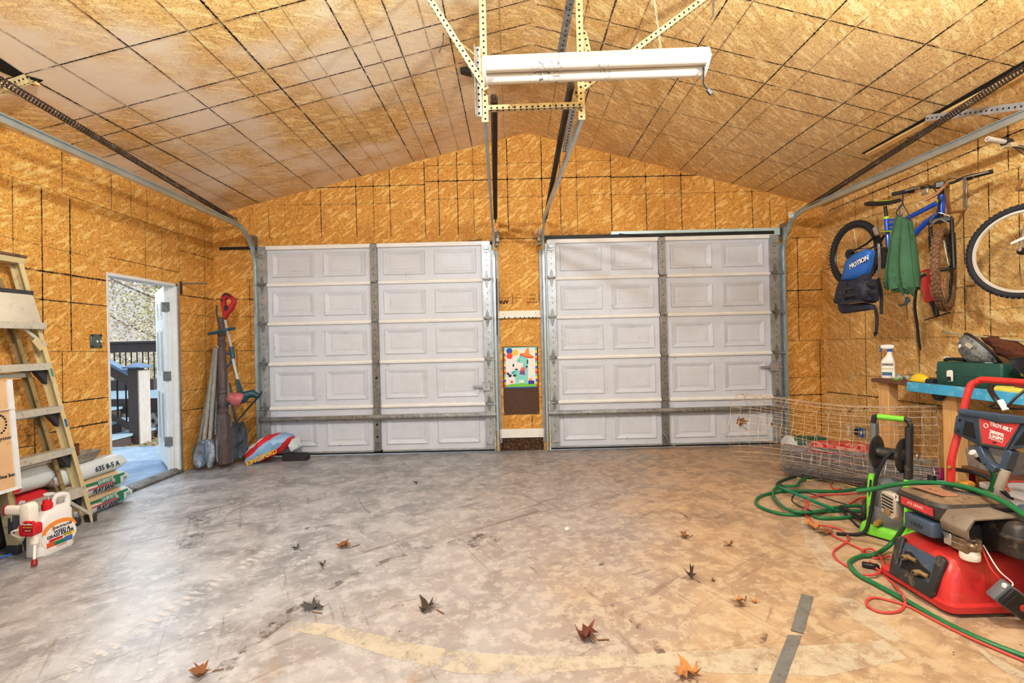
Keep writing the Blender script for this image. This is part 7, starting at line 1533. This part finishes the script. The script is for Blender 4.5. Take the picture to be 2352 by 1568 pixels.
hose('garden_hose', 'green garden hose curving along the floor in front of the red pressure washer', S2([(828,405),(740,530),(620,615),(500,635),(430,670),(430,710),(500,780),(600,832),(820,950),(1100,1110),(1400,1252),(1709,1372),(1900,1440)], rh,[.22,.06,.01]+[0]*10), rh, m_hg, 'hose')
hose('garden_hose', 'green hose arching in the air over the engine of the red pressure washer', [aty(*p,y_) for *p,y_ in ((1968,1128,3.02),(2010,1122,2.95),(2060,1112,2.85),(2130,1108,2.72),(2200,1115,2.58),(2260,1132,2.44),(2310,1155,2.32),(2352,1182,2.22),(2440,1250,2.0),(2520,1500,1.93))], .0135, m_hg, 'hose')
hose('garden_hose', 'short upright green hose end with grey connector behind the console', [aty(*p,y_) for *p,y_ in ((2255,1055,3.02),(2272,1072,3.02),(2283,1095,3.02),(2278,1120,3.03),(2262,1145,3.05),(2235,1190,3.05))]+[V((2.86,3.0,.013))], .014, m_hg, 'hose')
q0, q1 = aty(2228,1034,3.02), aty(2257,1058,3.02); D = thing('hose_connector', 'white and black hose nozzle sticking up behind the console', 'nozzle', q1); dd = (q0-q1).normalized(); b = B(); b.tube([q1,q1-dd*-.055],[.018,.02],12); b.build('nozzle_body', m_bblk, D); b = B(); b.lathe([(.02,0),(.021,.03),(.016,.034)], q1+dd*.055, dd, 14); b.build('nozzle_tip', m_white, D)
hose('pressure_hose', 'brown-grey hose lying in an arc across the top of the engine', [aty(*p,y_) for *p,y_ in ((2070,1150,2.78),(2110,1128,2.75),(2170,1118,2.72),(2240,1130,2.68),(2310,1160,2.6),(2370,1195,2.5))], .009, mat('hose_brown',(110,92,76),.6), 'hose')
hose('pressure_hose', 'black hose curving behind the red handle', [aty(*p,y_) for *p,y_ in ((2196,1078,3.2),(2230,1083,3.2),(2262,1094,3.15),(2290,1115,3.1),(2320,1140,3.05),(2370,1160,3.0))], .013, m_rub, 'hose')
hose('pressure_hose', 'thin black hose looping from the green hose to the small pressure washer', S1([(1420,1300),(1250,1260),(1150,1160),(1095,1140),(1100,1180),(1180,1260),(1280,1350),(1400,1395),(1480,1380)], .009,[.0,.02,.03,.03,.03,.0,0,0,0]), .0075, m_rub, 'hose')
hose('power_cord', 'thin black cord lying inside the green hose loops', S1([(800,1190),(660,1130),(605,1080),(640,1020),(760,1010),(900,1050),(1100,1110),(1300,1160),(1400,1180)], .006,[.05,.0,0,.0,.03,.0,0,0,0.03]), .0045, m_rub, 'cord')
hose('pressure_hose', 'black hose lying along the front of the small pressure washer', S1([(1095,1150),(1200,1200),(1350,1280),(1500,1318),(1720,1328)], .012,[.04,.03,.03,.03,.06]), .011, m_rub, 'hose')
D = thing('extension_lead', 'red extension cord tangled on the floor from the hoses to the red pressure washer', 'cord', atz(1900,1220))
b = B(); b.tube(spline(S2([(100,330),(170,395),(250,408),(340,430),(400,470),(412,515),(360,555),(305,600),(330,660),(430,720)], .007),7), .0065, 8); b.build('cord_length', m_cord, D)
b = B(); b.tube(spline(S2([(265,420),(300,480),(420,540),(540,600),(600,645),(720,632)], .007,[.014,.0,0,0,.0,.012]),7), .0065, 8); b.build('cord_length', m_cord, D)
b = B(); b.tube(spline(S2([(515,600),(530,585),(590,582),(650,640),(670,700),(630,760),(560,772),(520,765)], .02),7), .0065, 8); b.build('cord_loop', m_cord, D)
b = B(); b.tube(spline(S2([(570,672),(650,750),(740,830),(810,915),(832,985),(780,1040),(650,1045),(560,1002),(552,960),(600,938),(700,955),(850,1000),(1000,1078),(1300,1230),(1709,1405),(1900,1480)], .007,[.02,.0,0,.03,.0,0,0,0,0,0,0,0,0,0,0,0]),7), .0065, 8); b.build('cord_loop', m_cord, D)
b = B(); b.tube(spline(S1([(740,1240),(735,1180),(745,1100),(765,1080),(770,1140),(745,1190)], .01,[0,.02,.04,.04,.03,.03]),6), .006, 8); b.build('cord_knot', m_cord, D)
b = B(); b.tube(spline(S1([(1400,905),(1250,925),(1100,905),(1010,905),(995,940),(1030,970),(1100,965)], .007),6), .0065, 8); b.tube(spline(S1([(790,1050),(950,1030),(1150,1020),(1300,1040),(1400,1075)], .007,[.02,.0,0,0,0]),6), .0065, 8) if 0 else None; b.build('cord_loop', m_cord, D)
b = B(); b.tube(spline(S1([(790,1050),(950,1030),(1150,1020),(1300,1010),(1400,990)], .007,[.02,.0,0,0,0.01]),6), .0065, 8); b.build('cord_length', m_cord, D)
b = B(); b.tube(spline(S1([(1180,1115),(1280,1060),(1390,1050),(1300,1090),(1400,1110)], .012),6), .0065, 8); b.build('cord_length', m_cord, D)
q = atz(1998,1305); b = B(); b.bar(q+V((-.03,.02,.015)), q+V((.04,-.02,.015)), .035,.028,Z); b.build('cord_plug', m_bblk, D, bev=.006)
hose('yellow_rope', 'pale yellow rope lying behind the hose loops under the wire roll', S1([(640,850),(760,880),(900,870),(830,845),(1000,900),(1150,930),(1260,960)], .006), .006, mat('rope_yellow',(214,200,110),.8,var=.2,sc=30), 'rope')
# ================================================================= CLUTTER BY THE RIGHT WALL
D, c, ex, ey = bag('soil_bag', 'white and green plastic bag lying behind the wire roll by the right garage door track', 'bag', aty(1852,1040,5.25)*1, (1,-.25,0), .44, .26, .18, [m_pwh, mat('bag_deep_green',(40,90,70),.5)], 41, lambda u,v,w: 1 if (w > .55 and u > -.6) else 0)
for o in [D]+children(D): pass
text('Scotts', .07, m_pwh, c+V((.0,-.145,.125)), V((1,-.25,0)), V((0,-.1,1)), D)
c2 = V((3.38,4.98,0)); D, c, ex, ey = bag('red_bag', 'red plastic bag with torn white print slumped behind the wire roll', 'bag', c2, (1,-.35,0), .62, .3, .24, [mat('bag_red',(204,30,40),.35,var=.2,sc=8,dirt=(230,200,180),da=.6)], 51)
c = V((3.60,4.45,0)); D = thing('plastic_tray', 'grey battered plastic tray standing behind the wire roll under the bench', 'tray', V((3.62,3.55,.32)))
o_ = V((3.62,3.62,.32)); b = B(); b.loft([[o_+V((x_,y_,z_)) for x_,y_ in rrect(.28*s,.4*s,.03,3)] for s,z_ in ((.85,0),(1,.13),(.96,.13),(.82,.012))]); b.build('tray_body', mat('tray_grey',(150,146,140),.6,var=.25,dirt=(100,90,80),da=.4), D)
c = V((3.58,4.02,0)); D = thing('pink_case', 'magenta box with black catch standing under the bench', 'box', V((3.62,3.98,0))); b = B(); b.bb((3.50,3.90,0),(3.74,4.10,.2)); b.build('case_body', mat('case_pink',(190,24,110),.4), D, bev=.01, seg=2); b = B(); b.bb((3.49,3.93,.11),(3.5,3.97,.15)); b.build('catch', m_bblk, D, bev=.003)
q = V((2.93,3.28,0)); D = thing('blue_tub', 'pale blue plastic tub full of odds and ends behind the red handle', 'tub', q)
b = B(); b.loft([[q+V((x_,y_,z_)) for x_,y_ in rrect(.30*s,.34*s,.05,4)] for s,z_ in ((.8,0),(1,.27),(1.06,.275),(1.06,.29),(.96,.285),(.78,.012))]); b.build('tub_body', mat('tub_blue',(176,196,220),.4,var=.08), D)
q2 = q+Z*.02
b = B(); b.tube([q2+V((-.06,.06,.0)),q2+V((-.0,.10,.33))],.025,10); b.build('dark_bottle', m_ink, None) if 0 else tag(b.build('black_bottle', m_bblk), 'black bottle sticking out of the pale blue tub', 'bottle')
D = thing('sprinkler', 'small yellow-topped orange hose fitting in the pale blue tub', 'hose fitting', q2+V((.07,-.08,0))); o_ = q2+V((.07,-.08,.0)); b = B(); b.lathe([(.03,.0),(.03,.27),(.045,.28),(.045,.33),(.035,.34)], o_, Z, 14); b.build('yellow_cap', mat('cap_amber',(220,160,70),.5,var=.15), D); b = B(); b.tube([o_+Z*.26,o_+V((.07,-.08,.26))],.022,10); b.build('orange_arm', mat('arm_orange',(226,100,70),.5), D)
q = V((3.35,2.95,0)); D = thing('storage_tote', 'long off-white plastic tote on the floor behind the red pressure washer', 'tote', q); b = B(); b.loft([[q+V((x_,y_,z_)) for x_,y_ in rrect(.42*s,.62*s,.05,4)] for s,z_ in ((.86,0),(1,.30),(1.05,.305),(1.05,.33),(.96,.325),(.84,.012))]); b.build('tote_body', mat('tote_white',(214,210,204),.45,var=.08,dirt=(160,150,140),da=.15), D)
hose('extension_lead', 'red cord end coiled on the white tote', [q+V((-.1,.1,.02)),q+V((-.12,.2,.30)),q+V((-.05,.26,.345)),q+V((.1,.2,.345)),q+V((.16,.0,.345)),q+V((.05,-.15,.345))], .007, m_cord, 'cord')
b = B(); q = atz(2335,1195,.02); q = V((2.98,2.86,.055)); b.ball(q,.055,12); tag(b.build('cream_ball', m_cr), 'cream coloured ball on the floor behind the red washer at the right edge', 'ball')
# ================================================================= CAMERA, LIGHT
cam = bpy.data.cameras.new('camera'); cam.lens = 36*F/2352; cam.sensor_width = 36; cam.clip_start = .05
co = bpy.data.objects.new('camera', cam); C.objects.link(co)
mt = M(((cs,0,-sn),(sn*0+0,0,0),(0,0,0))); r_, u_ = V((cs,0,-sn)), V((sn,0,cs)); b_ = V((0,-1,0))
m4 = M((r_,u_,b_)).transposed().to_4x4(); m4.translation = CAM; co.matrix_world = m4
bpy.context.scene.camera = co
w = bpy.data.worlds.new('sky'); bpy.context.scene.world = w; w.use_nodes = True
nt = w.node_tree; bg = nt.nodes['Background']
gr = nt.nodes.new('ShaderNodeTexCoord'); sp = nt.nodes.new('ShaderNodeSeparateXYZ'); rp = nt.nodes.new('ShaderNodeValToRGB')
nt.links.new(gr.outputs['Generated'], sp.inputs[0]); nt.links.new(sp.outputs[2], rp.inputs[0]); nt.links.new(rp.outputs[0], bg.inputs[0])
e = rp.color_ramp.elements; e[0].position = 0; e[0].color = (.62,.60,.56,1); e[1].position = .35; e[1].color = (.72,.86,1,1)
bg.inputs[1].default_value = 1.1
def lamp(name, typ, loc, energy, col, **kw):
    l = bpy.data.lights.new(name, typ); l.energy = energy; l.color = col
    for k, v in kw.items(): setattr(l, k, v)
    o = bpy.data.objects.new(name, l); C.objects.link(o); o.location = loc; return o
lamp('flash_light', 'POINT', (-1.15,1.65,3.28), 240, (.95,.97,1), shadow_soft_size=.06)
lamp('ceiling_light', 'POINT', (1.75,1.75,2.98), 185, (.97,.98,1), shadow_soft_size=.06)
lamp('fill_light', 'AREA', (0,-1.2,2.5), 36, (.94,.97,1), shape='RECTANGLE', size=4, size_y=1.6).rotation_euler = (R(68),0,0)  # added fill lamp behind the camera, not a fitting of the garage
sk = lamp('door_sheen_light', 'AREA', (-5.6,6.4,2.75), 95, (.78,.89,1), shape='RECTANGLE', size=1.6, size_y=1.2); sk.rotation_euler = (V((-2.2,2.6,0))-V((-5.6,6.4,2.75))).to_track_quat('-Z','Y').to_euler()  # added lamp out of view outside the door, boosts daylight sheen on the floor
sun = lamp('sun', 'SUN', (-8,9,8), 4, (1,.95,.86), angle=R(1)); sun.rotation_euler = V((-.80,-.12,-.62)).to_track_quat('-Z','Y').to_euler()
vs = bpy.context.scene.view_settings; vs.view_transform = 'Standard'; vs.look = 'None'; vs.exposure = 0; vs.gamma = 1
vs.use_curve_mapping = True
cm_ = vs.curve_mapping; cv = cm_.curves[3]
cv.points.new(.2, .185); cv.points.new(.72, .75); cm_.update()
